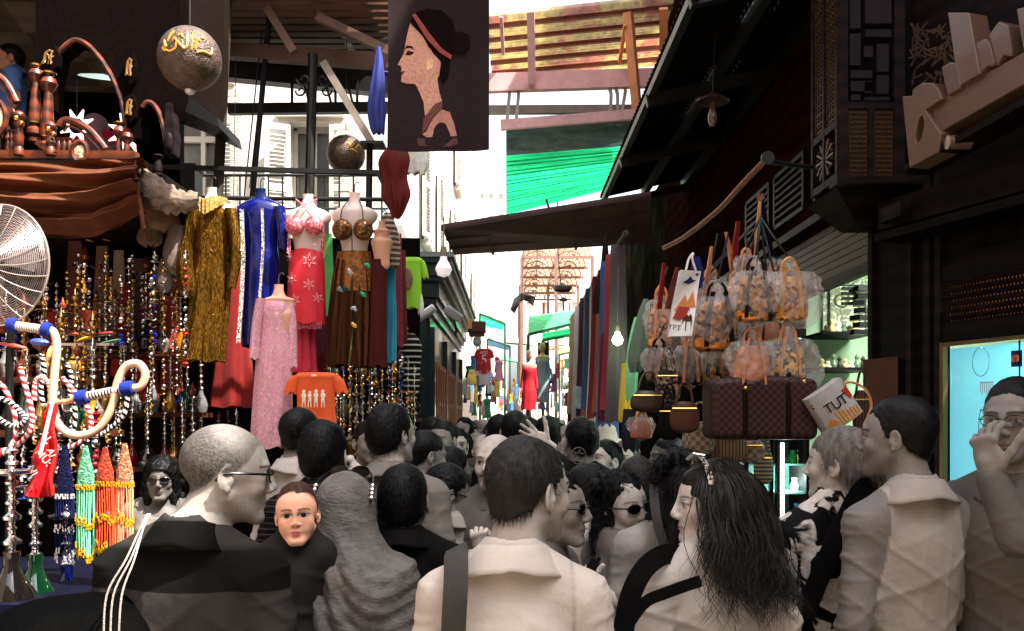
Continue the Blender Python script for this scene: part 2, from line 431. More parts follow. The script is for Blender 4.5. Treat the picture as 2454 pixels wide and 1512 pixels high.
def hand(wr, dr, pn, side, curl=.35, pose=None, sc=1.0, res=.003):
    """A hand from wrist WR along DR with palm normal PN: palm, four jointed fingers and a thumb off the palm's side.
    curl: bend per joint in radians, one number or four; side +1 puts the thumb at DR x PN."""
    wr = np.array(wr, float); dr = np.array(dr, float); dr /= np.linalg.norm(dr); pn = np.array(pn, float); pn -= dr*(pn@dr); pn /= np.linalg.norm(pn)
    lt = np.cross(dr, pn)*side; cu = curl if isinstance(curl, (tuple, list)) else [curl]*4
    lo, hi = wr-.24*sc, wr+.24*sc; mid = wr+dr*.09*sc
    lo, hi = mid-.125*sc, mid+.125*sc
    S = SDF(*[np.arange(lo[i], hi[i], res) for i in range(3)])
    f = lambda a, b, c: wr+(dr*a+lt*b+pn*c)*sc
    B = np.stack((lt, dr, pn), 1)
    S.ell(f(.05, .0, 0), np.array((.036, .05, .0145))*sc, B, .01)
    S.cone(f(-.03, 0, 0), f(.03, 0, 0), .023*sc, .026*sc, .015)
    S.cone(f(.09, .024, .0), f(.088, -.03, 0), .0105*sc, .0095*sc, .012)
    S.ell(f(.035, .024, .008), np.array((.016, .032, .014))*sc, B, .01)
    for i, (b, L, r) in enumerate(((.0265, .072, .0092), (.0085, .08, .0094), (-.0105, .074, .009), (-.029, .058, .008))):
        p = f(.088-.004*abs(i-1), b, 0); an = 0; ang = (.10, .02, -.05, -.14)[i]*(1 if pose != 'spread' else 2.6)
        for j, (q, rr) in enumerate(((.45, .93), (.30, .84), (.25, .74))):
            an += cu[i]*(.8 if j == 0 else 1.1)
            d = (dr*math.cos(an)+pn*math.sin(an))*math.cos(ang)+lt*math.sin(ang)
            n = p+d*L*q*sc; S.cone(p, n, r*(1 if j == 0 else .93 if j == 1 else .84)*sc, r*rr*sc, .003); p = n
    th = {'up': (1.45, .2), 'spread': (1.0, .15), 'pinch': (.45, .9)}.get(pose, (.75, .45))
    p = f(.022, .026, .006)
    for j, (L, r, rr) in enumerate(((.042, .0145, .0115), (.034, .011, .010), (.027, .010, .0082))):
        a = th[0]*(1-.16*j); e = th[1]*(1+.25*j)
        d = dr*math.cos(a)+lt*math.sin(a); d = d*math.cos(e*.6)+pn*math.sin(e*.6)
        n = p+d*L*sc; S.cone(p, n, r*sc, rr*sc, .006); p = n
    return S.nets()
def strandset(V, N, T, R, sc, n, L, w, mode, seed=1, wave=.0):
    "thin hair blades growing off the hair surface"
    rs = np.random.RandomState(seed); k = rs.randint(0, len(V), n); p = V[k].copy(); nn = N[k]
    cr = T+R@(np.array((0, .05, .125))*sc)
    out = []; m = 5; d = p-cr; d -= nn*(d*nn).sum(1)[:, None]; d /= np.linalg.norm(d, axis=1)[:, None]+1e-6
    if mode == 'fall': d = d*.25+np.array((0, 0, -1.)); 
    d = d+rs.normal(0, .22, d.shape)+nn*(.18 if mode != 'curly' else .6); d /= np.linalg.norm(d, axis=1)[:, None]
    Ls = L*rs.uniform(.5, 1.15, n); side = np.cross(d, nn); side /= np.linalg.norm(side, axis=1)[:, None]+1e-6
    pts = []
    for i in range(m+1):
        t = i/m; q = p.copy()-nn*.002
        ph = rs.uniform(0, 6, 1)
        g = np.array((0, 0, -1.))*(t*t*Ls*.35)[:, None]
        q = q+d*(Ls*t)[:, None]+g
        if wave: q += side*(np.sin(t*7+k*1.3)*wave*t)[:, None]+nn*(np.cos(t*6+k*.7)*wave*t*.6)[:, None]
        ww = w*(1-t*.8)
        pts.append(q-side*ww); pts.append(q+side*ww)
    A = np.stack(pts, 1).reshape(n, 2*(m+1), 3); Vv = A.reshape(-1, 3)
    b = (np.arange(n)*2*(m+1))[:, None]
    Q = np.concatenate([np.stack((b[:, 0]+2*i, b[:, 0]+2*i+1, b[:, 0]+2*i+3, b[:, 0]+2*i+2), 1) for i in range(m)])
    return Vv, Q
ZB = {'short': ((-.11, -.065, -.04, -.012, .025, .042, .10), (.074, .07, .022, -.004, .004, -.035, -.07)),
      'low': ((-.11, -.075, -.05, -.02, .02, .042, .10), (.055, .05, .01, -.014, -.01, -.05, -.095)),
      'child': ((-.11, -.08, -.06, -.045, -.02, .02, .042, .10), (.054, .052, .046, .01, -.008, -.006, -.045, -.08)),
      'bald': ((-.11, -.0, .0, .02, .042, .10), (.2, .2, .03, .01, -.03, -.07))}
def hairmesh(T, R, sc, style, res=.004, vol=1.0, seed=0, wavy=0):
    T = np.array(T); t = lambda p: T+R@(np.array(p)*sc)
    lo, hi = T-.2*sc, T+.2*sc
    long = style in ('long', 'curly')
    if long: lo[2] -= .28; lo[:2] -= .05; hi[:2] += .05
    ax = [np.arange(lo[i], hi[i], res) for i in range(3)]
    S = SDF(*ax)
    e = lambda c, r, k=.02, sub=False: S.ell(t(c), np.array(r)*sc, R, k, sub)
    v = vol
    e((0, .018, .038), (.081*v, .103*v, .0935*v))
    if style == 'low' or long or style == 'bun': e((0, .035, .0), (.08*v, .088*v, .09*v))
    e((0, .05, -.03), (.06, .05, .05))
    if style == 'bun':
        e((0, .12, -.0), (.042, .035, .045), .01); e((.012, .135, .02), (.03, .03, .02), .01)
    if long:
        for s in (-1, 1):
            e((s*.06, .03, -.06), (.035*v, .055, .09), .03); e((s*.062, .035, -.15), (.04*v, .05, .1), .03)
        e((0, .06, -.1), (.075*v, .05, .13), .03); e((0, .065, -.2), (.085, .045, .12), .03)
        if style == 'curly':
            for i in range(26):
                a = i*2.4; z = .1-.28*(i/26)
                e((math.sin(a)*.085*v, .03+abs(math.cos(a))*.06, z), (.03, .03, .03), .01)
    # cut the face and neck out
    X, Y, Z = S.grid((slice(None),)*3); X = (X-T[0])/sc; Y = (Y-T[1])/sc; Z = (Z-T[2])/sc
    q = [R[0, i]*X+R[1, i]*Y+R[2, i]*Z for i in range(3)]
    if long:
        S.ell(t((0, -.075, -.035)), np.array((.063, .09, .098))*sc, R, .008, True)
        S.ell(t((0, -.06, -.14)), np.array((.06, .075, .12))*sc, R, .01, True)
        for s in (-1, 1): S.ell(t((s*.03, -.11, -.06)), np.array((.04, .08, .12))*sc, R, .008, True)
    else:
        z = ZB['low' if style in ('low', 'bun') else style if style in ZB else 'short']
        zb = np.interp(q[1], *z)
        cut = (zb-q[2])*.75*sc
        if style == 'bun': cut = np.where((q[1] > .085), -1, cut)
        S.d = np.maximum(S.d, cut.astype(np.float32))
    V, Q = S.nets(); N = normals(V, Q)
    a = .0035 if not long else .008
    st = (V-T)@R; 
    V = V+N*(sn(st*np.array((1, .6, .6)), 55, seed)*a*.6+sn(st, 130, seed+1)*a*.35)[:, None]
    return V, Q, N
def person(label, u, vt, Y, yaw=180, byaw=None, hair='short', hc=G(26), skin='g', top=G(150), kind='tee', sleeve='short', hs=1.0, bw=1.0,
           pitch=0, roll=0, fem=False, child=False, smile=0, face={}, arms={}, res=.0035, vol=1.0, acc=(), group='people crowding the alley', pants=None,
           topm=None, strands=900, collar=True, ht=None, seed=0, lean=(0, 0), cat='person', base=None, colf=None, collm=None, hlen=.03, hwave=0, blen=.62, hw=.0011):
    tp = P(u, vt, Y) if base is None else Vector(base)
    sc = hs*(1.0 if not child else .84)
    R = rotm(RZ(yaw) @ RX(pitch) @ RY(roll)); T = np.array(tp)-np.array((0, 0, .118*sc)); z0 = 0 if ht is None else tp.z-ht
    kz = (tp.z-z0)/1.74; kb = kz*.55+.45
    byaw = yaw if byaw is None else byaw; RB = rotm(RZ(byaw)); o0 = np.array((T[0]+lean[0], T[1]+lean[1], z0))+RB@np.array((0, .022, 0))
    if child: kz *= 1.0
    B = lambda x, y, z: o0+RB@np.array((x*bw*kb, y*kb, 0))+np.array((0, 0, z*kz))
    rt = root('person', (tp.x, tp.y, z0), label, cat, group)
    sk = SKIN[skin] if isinstance(skin, str) else skin
    lo, hi = T-.13*sc, T+.13*sc
    ba, bb = lohi([B(-.36, -.2, 0), B(.36, .25, 0), B(0, 0, 0), T+.2, B(.36, -.2, 0), B(-.36, .25, 0)], .03)
    arm = {}
    for s in (-1, 1):
        sh = B(s*.182, .005, 1.385)
        el, wr = arms[s][0:2] if s in arms and arms[s] else (B(s*.235, .03, 1.13), B(s*.24, -.06, .89))
        arm[s] = (sh, np.array(el), np.array(wr)); ba = np.minimum(ba, np.minimum(arm[s][1], arm[s][2])-.08); bb = np.maximum(bb, np.maximum(arm[s][1], arm[s][2])+.08)
    S = SDF(axis(ba[0], bb[0], lo[0], hi[0], res, .016), axis(ba[1], bb[1], lo[1], hi[1], res, .016), axis(z0-.02, T[2]+.15*sc, T[2]-.14*sc, T[2]+.13*sc, res, .022))
    headprims(S, T, R, sc, fem, child, 'noears' not in acc, smile)
    nr = .050 if fem or child else .058
    nb = B(0, .012, 1.46)
    S.cone(T+R@(np.array((0, .022, -.055))*sc), nb, nr*sc, nr*1.1*sc, .02)
    RBk = RB
    def torso(S, g, k=.04, legs=True, bot=0):
        S.ell(B(0, 0, 1.28), np.array((.160*bw, .115, .185*kz))*kb+g, RBk, k)
        for s in (-1, 1): S.cone(B(s*.028, .018, 1.478), B(s*.165, .008, 1.392), .044*kb+g, .054*kb+g, .035)
        S.ell(B(0, 0, 1.08), np.array((.145*bw, .105, .17*kz))*kb+g, RBk, .06)
        S.ell(B(0, .005, .93), np.array((.165*bw, .12, .14*kz))*kb+g, RBk, .06)
        if fem:
            for s in (-1, 1): S.ell(B(s*.08, -.085, 1.27), np.array((.06, .05, .06))*kb+g, RBk, .04)
    torso(S, 0)
    for s in (-1, 1):
        sh, el, wr = arm[s]
        S.cone(sh, el, .05*kb, .038*kb, .03); S.cone(el, wr, .038*kb, .026*kb, .015)
        S.cone(B(s*.09, 0, .9), B(s*.1, -.01, .5), .083*kb, .055*kb, .04); S.cone(B(s*.1, -.01, .5), B(s*.1, .02, .1), .055*kb, .036*kb, .02)
        S.ell(B(s*.1, -.05, .04), (.045, .11, .04), RBk, .03)
    V, Q = S.nets()
    q = ((V-T)@R)/sc
    col = facecol(q, sk, dict(face, hc=hc, fem=fem))
    parts = [(V, Q)]; cols = [col]
    for s in (-1, 1):
        sh, el, wr = arm[s]; pos = arms.get(s)
        if pos and len(pos) > 2: hv = hand(wr, pos[2], pos[3], pos[4] if len(pos) > 4 else s, pos[5] if len(pos) > 5 else .35, pos[6] if len(pos) > 6 else None, kb, .0028)
        else: hv = hand(wr, wr-el, RB@np.array((-s, .2, 0)), s, .3, None, kb*.97, .006)
        parts.append(hv); cols.append(np.tile(np.array(sk), (len(hv[0]), 1)))
    V, Q = ccat(parts)
    body = npmesh('body', V, Q, SKM, rt, np.concatenate(cols))
    if face.get('fuzz'):
        ql = ((V-T)@R)/sc; hl = (ql[:, 2]-np.interp(ql[:, 1], (-.1, -.06, -.035, -.005, .03, .05, .1), (.075, .07, .03, .002, .0, -.03, -.07)) > .004) & (ql[:, 2] > -.09) & (np.abs(ql[:, 0]) < .0795) & (ql[:, 2] < .13) & (np.abs(ql[:, 1]) < .13)
        if face.get('balding'): hl &= (ql[:, 2] < .075+_sr.uniform(-.03, .02, len(ql)))
        if hl.any():
            nn_ = normals(V, Q); fv, fq = strandset(V[hl], nn_[hl], T, R, sc, face['fuzz'], .006, .0007, 'lie', seed+9); npmesh('stubble_hair', fv, fq, hairm(hc), rt)
    # ---- hair
    if hair not in ('none', 'hijab'):
        hv, hq, hn = hairmesh(T, R, sc, hair, max(res, .004), vol, seed)
        pp = [(hv, hq)]
        if strands:
            lq = ((hv-T)@R)/sc; w = ~(((lq[:, 1] < -.03) & (lq[:, 2] < .075)) | ((lq[:, 1] < -.05) & (lq[:, 2] < .10) & (hair == 'curly')))
            pp.append(strandset(hv[w], hn[w], T, R, sc, strands, hlen, hw, 'fall' if hair in ('long',) else 'curly' if hair == 'curly' else 'lie', seed+2, hwave))
        hv, hq = ccat(pp); npmesh('hair', hv, hq, hairm(hc), rt)
    # ---- clothes: an offset of the body, cut at neck, cuffs and waist
    if kind:
        gt = .013 if kind != 'jacket' else .022
        cg = .0065 if res < .0034 else .011
        S2 = SDF(np.arange(ba[0], bb[0], cg), np.arange(ba[1], bb[1], cg), np.arange(z0+(blen if res >= .0034 else .9)*kz, B(0, 0, 1.56)[2], cg))
        torso(S2, gt)
        S2.cone(B(0, .014, 1.45), B(0, .014, 1.50), .066*kb+.008, .060*kb+.007, .02)
        for s in (-1, 1):
            sh, el, wr = arm[s]
            if sleeve == 'short': m = sh+(el-sh)*.62; S2.cone(sh, m, .06*kb, .062*kb, .035)
            elif sleeve == 'long': S2.cone(sh, el, .06*kb, .05*kb, .035); S2.cone(el, el+(wr-el)*.93, .052*kb, .036*kb, .012)
            elif sleeve == 'roll': S2.cone(sh, el, .06*kb, .052*kb, .035); S2.cone(el, el+(wr-el)*.35, .05*kb, .045*kb, .012)
        if kind == 'scoop': S2.ell(B(0, -.06, 1.47), (.105*kb, .1*kb, .1*kb), RBk, .01, True)
        else: S2.ell(B(0, -.03, 1.54), (.066*kb, .10*kb, .05*kb), RBk, .006, True)
        V2, Q2 = S2.nets(); N2 = normals(V2, Q2)
        lv = (V2-o0)@RB
        amp = .007 if kind != 'jacket' else .009
        ax_ = np.abs(lv[:, 0]); low = sm(1.47*kz-lv[:, 2], 0, .22)
        def crease(px, pz, ph, ww): return np.maximum(0, 1-np.abs(np.sin(lv[:, 0]*px+lv[:, 2]*pz+ph+1.1*np.sin(lv[:, 2]*6+seed)+.8*np.sin(lv[:, 0]*8+ph)))*ww)**1.5
        msk = .5+.5*sn(lv, 9, seed+2)
        V2 = V2+N2*(sn(lv*np.array((1, 1, .5)), 13, seed)*amp*.7+low*(msk*.009*crease(17, 25, seed, 1.9)+(1-msk)*.008*crease(-15, 30, seed*2.1, 2.2)+msk*.004*crease(38, 6, seed*1.3, 2.0))+sm(lv[:, 0]**2, .02, .04)*.004*crease(6, 50, seed*.7, 1.7)-low*.006)[:, None]
        topm = topm or M('cloth_%d_%s' % (seed, str(tuple(round(c, 3) for c in top))), top, rough=.85, var=.09, vs=9, bump=.4, bs=9, bd=.03, spec=.08)
        clo = npmesh({'jacket': 'jacket'}.get(kind, 'shirt'), V2, Q2, topm, rt, colf(lv, kz) if colf else None)
        if kind in ('polo', 'shirt', 'jacket') and collar:
            mb = MB(); n = 40
            def cf(a, b):      # folded collar: rises round the neck and turns down outside
                th = -math.pi*.93+2*math.pi*.93*a
                r = (.066+.006*math.sin(b*math.pi), .084, )[0]
                if b < .45: rr = .062+.008*b; z = 1.478+.036*b/.45
                else: t = (b-.45)/.55; rr = .0665+.034*t*(1+.25*abs(math.sin(th))); z = 1.514-.052*t-.018*t*abs(math.sin(th))
                bk = math.cos(th)          # -1 front, +1 back
                fr = max(0, -bk)
                z += .010*bk-fr*.022-(fr**3)*.03*max(0, b-.45)
                z -= .004*math.sin(9*th)*b*.4
                return Vector(B(math.sin(th)*rr*1.08/bw, .012+math.cos(th)*rr*1.12, z))
            mb.sheet(cf, n, 10); ob = mb.build('collar', collm or topm, clo, 60)
            sm_ = ob.modifiers.new('thick', 'SOLIDIFY'); sm_.thickness = .004
        if 'yoke' in acc:
            mb = MB()
            for s in (-1, 1): mb.tube([B(s*.125, .112, 1.46-.01*i)*1.0+np.array((0, 0, 0)) for i in range(2)], .002)
    pm = pants or M('trousers_dark', G(38), rough=.9, bump=.3, bs=12, bd=.02)
    S3 = SDF(np.arange(ba[0], bb[0], .018), np.arange(ba[1], bb[1], .018), np.arange(z0+.03, z0+1.06*kz, .018))
    S3.ell(B(0, .005, .93), np.array((.165*bw, .12, .14))*kb+.008, RBk, .04)
    for s in (-1, 1):
        S3.cone(B(s*.09, 0, .9), B(s*.1, -.01, .5), .095*kb, .07*kb, .04); S3.cone(B(s*.1, -.01, .5), B(s*.1, .02, .08), .07*kb, .058*kb, .02)
    V3, Q3 = S3.nets(); npmesh('trousers', V3, Q3, pm, rt)
    rt_h = lambda p: Vector(T+R@(np.array(p)*sc))
    def lens(s, w=.026, h=.017, y=-.099):
        return [rt_h((s*(.033)+w*math.cos(a)*(1.0), y+.010*abs(math.cos(a)*(1 if s*math.cos(a) > 0 else .2)), .006+h*math.sin(a)*(1 if math.sin(a) < 0 else .85))) for a in [2*math.pi*i/18 for i in range(18)]]
    if 'sunglasses' in acc or 'glasses' in acc:
        sg = root('sunglasses' if 'sunglasses' in acc else 'glasses', rt.location*0, None, None); sg.parent = rt
        fm = M('black_plastic', C(16, 14, 13), rough=.25, var=0); lm = M('dark_lens', C(14, 12, 12), rough=.08, var=0) if 'sunglasses' in acc else M('clear_lens', (1, 1, 1), rough=.02, trans=1, var=0)
        mb = MB(); r = .0022 if 'sunglasses' in acc else .0012
        for s in (-1, 1):
            L = lens(s); mb.tube(L+[L[0]], r, 6)
            mb.tube([rt_h((s*.06, -.094, .009)), rt_h((s*.077, -.05, .009)), rt_h((s*.0825, .0, .008)), rt_h((s*.083, .018, .004)), rt_h((s*.08, .035, -.012))], [r*1.5]*5, 6)
        mb.tube([rt_h((-.009, -.103, .008)), rt_h((0, -.108, .011)), rt_h((.009, -.103, .008))], r, 6); mb.build('frame', fm, sg)
        for s in (-1, 1):
            mb = MB(); L = lens(s); d = Vector(R@np.array((0, .0015, 0))); mb.poly(L, d); mb.build('lens', lm, sg)
    return rt, dict(T=T, R=R, sc=sc, B=B, RB=RB, kb=kb, kz=kz, h=rt_h, sk=sk, arm=arm)
# ---------------------------------------------------------------- setting
def struct(name, mb, m): return tag(mb.build(name, m), kind='structure')
def plane_at(A, d):
    "the point of the vertical plane through A along d that shows at (u, v)"
    def f(u, v, off=0):
        n = Vector((d[1], -d[0])).normalized()*off; a = (A[0]-n.x, A[1]-n.y)
        k = (u-CX)/F; t = (k*a[1]-a[0])/(d[0]-k*d[1]); return P(u, v, a[1]+d[1]*t)
    return f
def bl(A, B, Cc, Dd, s, t): return (A*(1-s)+B*s)*(1-t)+(Dd*(1-s)+Cc*s)*t
def corr(mb, A, B, Cc, Dd, n, amp, per=6):
    "corrugated sheet A-B-C-D, ridges running A to B"
    nrm = (B-A).cross(Dd-A).normalized()
    return mb.sheet(lambda s, t: bl(A, B, Cc, Dd, s, t)+nrm*(amp*math.sin(t*n*2*math.pi)), 6, n*per)
stone = M('paving', C(96, 88, 80), rough=.8, var=.3, vs=3, bump=.4, bs=20, grime=.5)
mb = MB(); mb.add([(-80, -40, 0), (80, -40, 0), (80, 140, 0), (-80, 140, 0)], [(0, 1, 2, 3)]); struct('ground', mb, M('dusty_ground', C(150, 138, 122), rough=.9, var=.2, vs=2))
mb = MB()
for i in range(9):
    for j in range(70):
        x = -1.8+i*.45+(j % 2)*.1; mb.box((x, -1+j*.45, .004), (.44, .44, .03))
struct('street', mb, stone)
plaster = M('plaster', C(226, 220, 208), rough=.85, var=.08, vs=4, bump=.25, bs=25, grime=.18)
trimm = M('trim_grey', C(176, 168, 156), rough=.8, var=.1)
shutm = M('shutter_paint', C(196, 190, 178), rough=.6, var=.12)
dkgl = M('window_dark', C(92, 90, 84), rough=.25, var=.2)
steel = M('rusty_steel', C(52, 42, 36), rough=.6, var=.35, vs=9, bump=.3, metal=.1)
blk = M('black_steel', C(16, 14, 13), rough=.5, var=.3, metal=.1)
wood = M('carved_wood', C(110, 46, 18), rough=.35, pat='wood', c2=C(60, 24, 11), ps=4, bump=.2, bs=30, coat=.3)
dwood = M('dark_wood', C(26, 17, 15), rough=.5, pat='wood', c2=C(15, 10, 9), ps=3, bump=.2, bs=30)
pwood = M('grey_wood', C(36, 26, 26), rough=.55, pat='wood', c2=C(22, 15, 15), ps=3, bump=.2, bs=30)
gold = M('gold', C(236, 186, 96), rough=.25, metal=1, var=.2, vs=20)
silver = M('silver', C(214, 208, 204), rough=.12, metal=1, var=.12, vs=20)
brass = M('brass', C(186, 150, 92), rough=.18, metal=1, var=.2)
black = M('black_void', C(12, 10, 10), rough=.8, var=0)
def shutter(par, c, w, h, yawd, name='shutter'):
    "louvred shutter leaf standing at c (bottom hinge middle)"
    R = RZ(yawd); c = Vector(c); mb = MB(); f = lambda x, y, z: c+R@Vector((x, y, z))
    for x in (-w/2+.03, w/2-.03): mb.box(f(x, 0, h/2), (.06, .045, h), R)
    for z in (.04, h*.5, h-.04): mb.box(f(0, 0, z), (w-.12, .04, .08), R)
    n = int(h/.06)
    for i in range(n):
        z = .1+i*(h-.2)/n
        if abs(z-h*.5) < .05: continue
        mb.box(f(0, 0, z), (w-.12, .045, .012), R@RX(38))
    return mb.build(name, shutm, par)
# left building: a front across the side street and a long face down the alley
A0 = (-1.5, 12.0); AD = (.0228, 1.0)
b = root('plaster_building', (-5, 14, 0), 'pale sunlit plaster building with louvred shutters behind the steel posts', 'building')
mb = MB(); y = 12.0
# front wall pieces leaving the window openings
ZT = 10.5
wins = [(-4.62, -3.9, 3.9, 6.2), (-3.02, -2.42, 3.9, 5.75)]
def wall_x(mb, x0, x1, y, t, z0, z1, holes):
    xs = sorted({x0, x1, *[h[0] for h in holes], *[h[1] for h in holes]})
    for a, c in zip(xs, xs[1:]):
        cuts = sorted([(h[2], h[3]) for h in holes if h[0] < (a+c)/2 < h[1]]); z = z0
        for l, h in cuts+[(z1, z1)]:
            if l > z: mb.box(((a+c)/2, y+t/2, (z+l)/2), (c-a, t, l-z))
            z = h
wall_x(mb, -9, -1.5, y, .35, 0, ZT, wins)
mb.build('front_wall', plaster, b)
mb = MB(); d = Vector((AD[0], AD[1], 0)); p0 = Vector((-1.5, 12.36, 0))
mb.poly([p0, p0+d*22, p0+d*22+Vector((0, 0, 9)), p0+Vector((0, 0, ZT))], (-.3, 0, 0)); mb.build('side_wall', plaster, b)
for (x0, x1, z0, z1) in wins:
    wd = MB(); wd.box(((x0+x1)/2, y+.3, (z0+z1)/2), (x1-x0, .04, z1-z0)); wo = wd.build('window', dkgl, b)
    fr = MB(); zt = z1-.62
    for x in (x0+.035, x1-.035, (x0+x1)/2): fr.box((x, y+.25, (z0+z1)/2), (.06, .05, z1-z0-.1))
    for z in (z1-.04, zt, z0+.04): fr.box(((x0+x1)/2, y+.247, z), (x1-x0-.13, .055, .08))
    fr.box(((x0+x1)/2, y-.04, z1+.1), (x1-x0+.3, .12, .12)); fr.box(((x0+x1)/2, y-.06, z0-.06), (x1-x0+.2, .16, .1))
    fr.build('window_frame', trimm, wo)
    shutter(b, (x0-.12, y-.14, z0+.05), .34, z1-z0-.12, 25); shutter(b, (x1+.14, y-.12, z0+.05), .34, z1-z0-.12, -8)
lo = MB(); lo.box((-3.08, y+.2, 4.7), (.05, .04, 1.4))
lo = MB()
lo.box((-5.2, y-.06, 6.75), (7.4, .13, .16)); lo.box((-5.2, y-.1, 9.2), (7.4, .2, .25)); lo.build('cornice', trimm, b)
SA = plane_at(A0, AD)
for i, (Y, z0, z1) in enumerate([(14.6, 4.6, 6.3), (16.8, 4.4, 6.2), (19.5, 4.4, 6.2), (22.5, 4.3, 6.0), (26, 4.3, 5.9), (16.0, 7.0, 8.6), (20.5, 7, 8.4)]):
    x = -1.5+AD[0]*(Y-12)
    wd = MB(); wd.box((x+.01, Y, (z0+z1)/2), (.04, .7, z1-z0)); wo = wd.build('window', dkgl, b)
    fr = MB(); fr.box((x+.04, Y, z1+.05), (.12, .95, .09)); fr.box((x+.05, Y, z0-.05), (.16, .9, .09)); fr.build('window_frame', trimm, wo)
    shutter(b, (x+.09, Y-.52, z0), .42, z1-z0, 82); shutter(b, (x+.09, Y+.52, z0), .42, z1-z0, 98)
for Y in (15.6, 18.2):
    mb = MB(); x = -1.5+AD[0]*(Y-12); mb.box((x+.22, Y, 4.3), (.36, .55, .4)); mb.box((x+.22, Y-.29, 4.3), (.3, .03, .34)); ac = mb.build('air_conditioner', M('ac_white', C(206, 202, 194), rough=.5), None)
    tag(ac, 'white air conditioning box on the plaster wall beside the shutters, %s' % ('the nearer one' if Y < 16 else 'the farther one'), 'air conditioner', 'air conditioners on the alley wall')
# far buildings closing the alley
def block(label, x0, x1, y0, y1, z1, cols, rows, m, wm, z0=3.2):
    b = root('far_building', ((x0+x1)/2, (y0+y1)/2, 0), label, 'building')
    mb = MB(); mb.box(((x0+x1)/2, (y0+y1)/2, z1/2), (x1-x0, y1-y0, z1)); mb.box(((x0+x1)/2, (y0+y1)/2, z1+.12), (x1-x0+.3, y1-y0+.3, .24)); mb.build('wall', m, b)
    for i in range(cols):
        for j in range(rows):
            x = x0+(i+.5)*(x1-x0)/cols; z = z0+j*(z1-z0-.3)/rows+.9; w_ = (x1-x0)/cols*.46
            q = MB(); q.box((x, y0-.004, z), (w_, .05, 1.3)); q.build('window', wm, b)
    return b
pale = M('sunlit_white', C(232, 228, 220), rough=.9, var=.08, vs=2, grime=.1)
block('tall white building with a grid of small windows closing the alley', -5.5, -.3, 46, 52, 13.5, 10, 7, pale, M('window_grey', C(150, 146, 138), rough=.4))
block('low white building beyond the right side of the alley', .6, 6, 52, 58, 8.5, 6, 4, pale, MC['window_grey'])
b = root('far_building', (-3.4, 40, 0), 'white alley side building beyond the shuttered one', 'building')
mb = MB(); mb.box((-3.4, 40, 4), (4.2, 11, 8)); mb.build('wall', pale, b)
for k in range(6):
    q = MB(); q.box((-1.29, 35.6+k*1.7, 5.4), (.05, .8, 1.4)); q.build('window', MC['window_grey'], b)
b = root('far_building', (4.4, 30, 0), 'pale building down the right side behind the hanging cloths', 'building')
mb = MB(); mb.box((4.2, 26, 2.6), (3.6, 18, 5.2)); mb.build('wall', M('tan_wall', C(170, 156, 134), rough=.9, grime=.3), b)
for k in range(5):
    q = MB(); q.box((2.39, 19+k*3, 3.7), (.05, 1.0, 1.3)); q.build('window', dkgl, b)
# ---------------------------------------------------------------- green kiosk
kg = M('green_paint', C(34, 52, 52), rough=.4, var=.25, vs=5, coat=.2); kb_ = M('red_brown_wood', C(104, 58, 44), rough=.45, pat='wood', c2=C(70, 36, 28), ps=3)
k = root('market_kiosk', (-1.6, 11.6, 0), 'dark green wooden kiosk with deep stepped cornice and brown glazed side', 'kiosk')
mb = MB(); mb.box((-1.62, 11.7, 1.37), (1.56, 5.2, 2.74)); mb.build('body', kg, k)
mb = MB()
st = [(0, 2.74, .06), (.03, 2.80, .10), (.07, 2.90, .07), (.10, 2.97, .16), (.15, 3.13, .05), (.19, 3.18, .12), (.23, 3.30, .05)]
for e, z, h in st: mb.box((-1.62, 11.7, z+h/2), (1.56+2*e, 5.2+2*e, h-.002))
mb.build('cornice', kg, k)
mb = MB(); mb.box((-1.62, 11.7, 3.38), (2.06, 5.7, .05)); mb.build('roof', M('kiosk_top', C(140, 146, 144), rough=.6), k)
for yy in (9.14, 10.9, 12.6, 14.2): mb = MB(); mb.box((-.82, yy, 1.4), (.06, .14, 2.55)); mb.build('pilaster', kg, k)
for n_, yy in enumerate((9.98, 11.75, 13.4)):
    mb = MB(); mb.box((-.825, yy, 1.5), (.04, 1.4, 1.7)); pn = mb.build('side_panel', kb_, k)
    mb = MB()
    for q in range(5): mb.box((-.80, yy-.6+q*.3, 1.5), (.03, .05, 1.66))
    for z in (.7, 1.1, 1.5, 1.9, 2.3): mb.box((-.803, yy, z), (.02, 1.3, .045))
    mb.build('lattice', M('orange_wood', C(150, 92, 58), rough=.4), pn)
    mb = MB(); mb.box((-.812, yy, 1.45), (.03, 1.22, .9)); mb.build('glass', M('shop_glass', C(196, 178, 150), rough=.1, var=.5, vs=14), pn)
def floodlight(a, c, Y, label):
    A, B_ = P(*a, Y), P(*c, Y); r = root('floodlight', (A+B_)/2, label, 'floodlight', 'floodlights over the kiosk')
    mb = MB(); mb.tube([A, A.lerp(B_, .04), A.lerp(B_, .96), B_], [.03, .042, .042, .03], 12); mb.build('housing', M('lamp_white', C(236, 230, 232), rough=.35, var=.05), r)
    mb = MB(); m_ = (A+B_)/2; mb.tube([m_+Vector((0, .02, -.03)), m_+Vector((.02, .08, -.14)), m_+Vector((0, .3, -.18))], .012, 6); mb.build('bracket', steel, r)
floodlight((1000, 764), (1042, 736), 8.4, 'white floodlight tilted over the kiosk side, the left one')
floodlight((1068, 738), (1106, 766), 8.5, 'white floodlight tilted over the kiosk side, the right one')
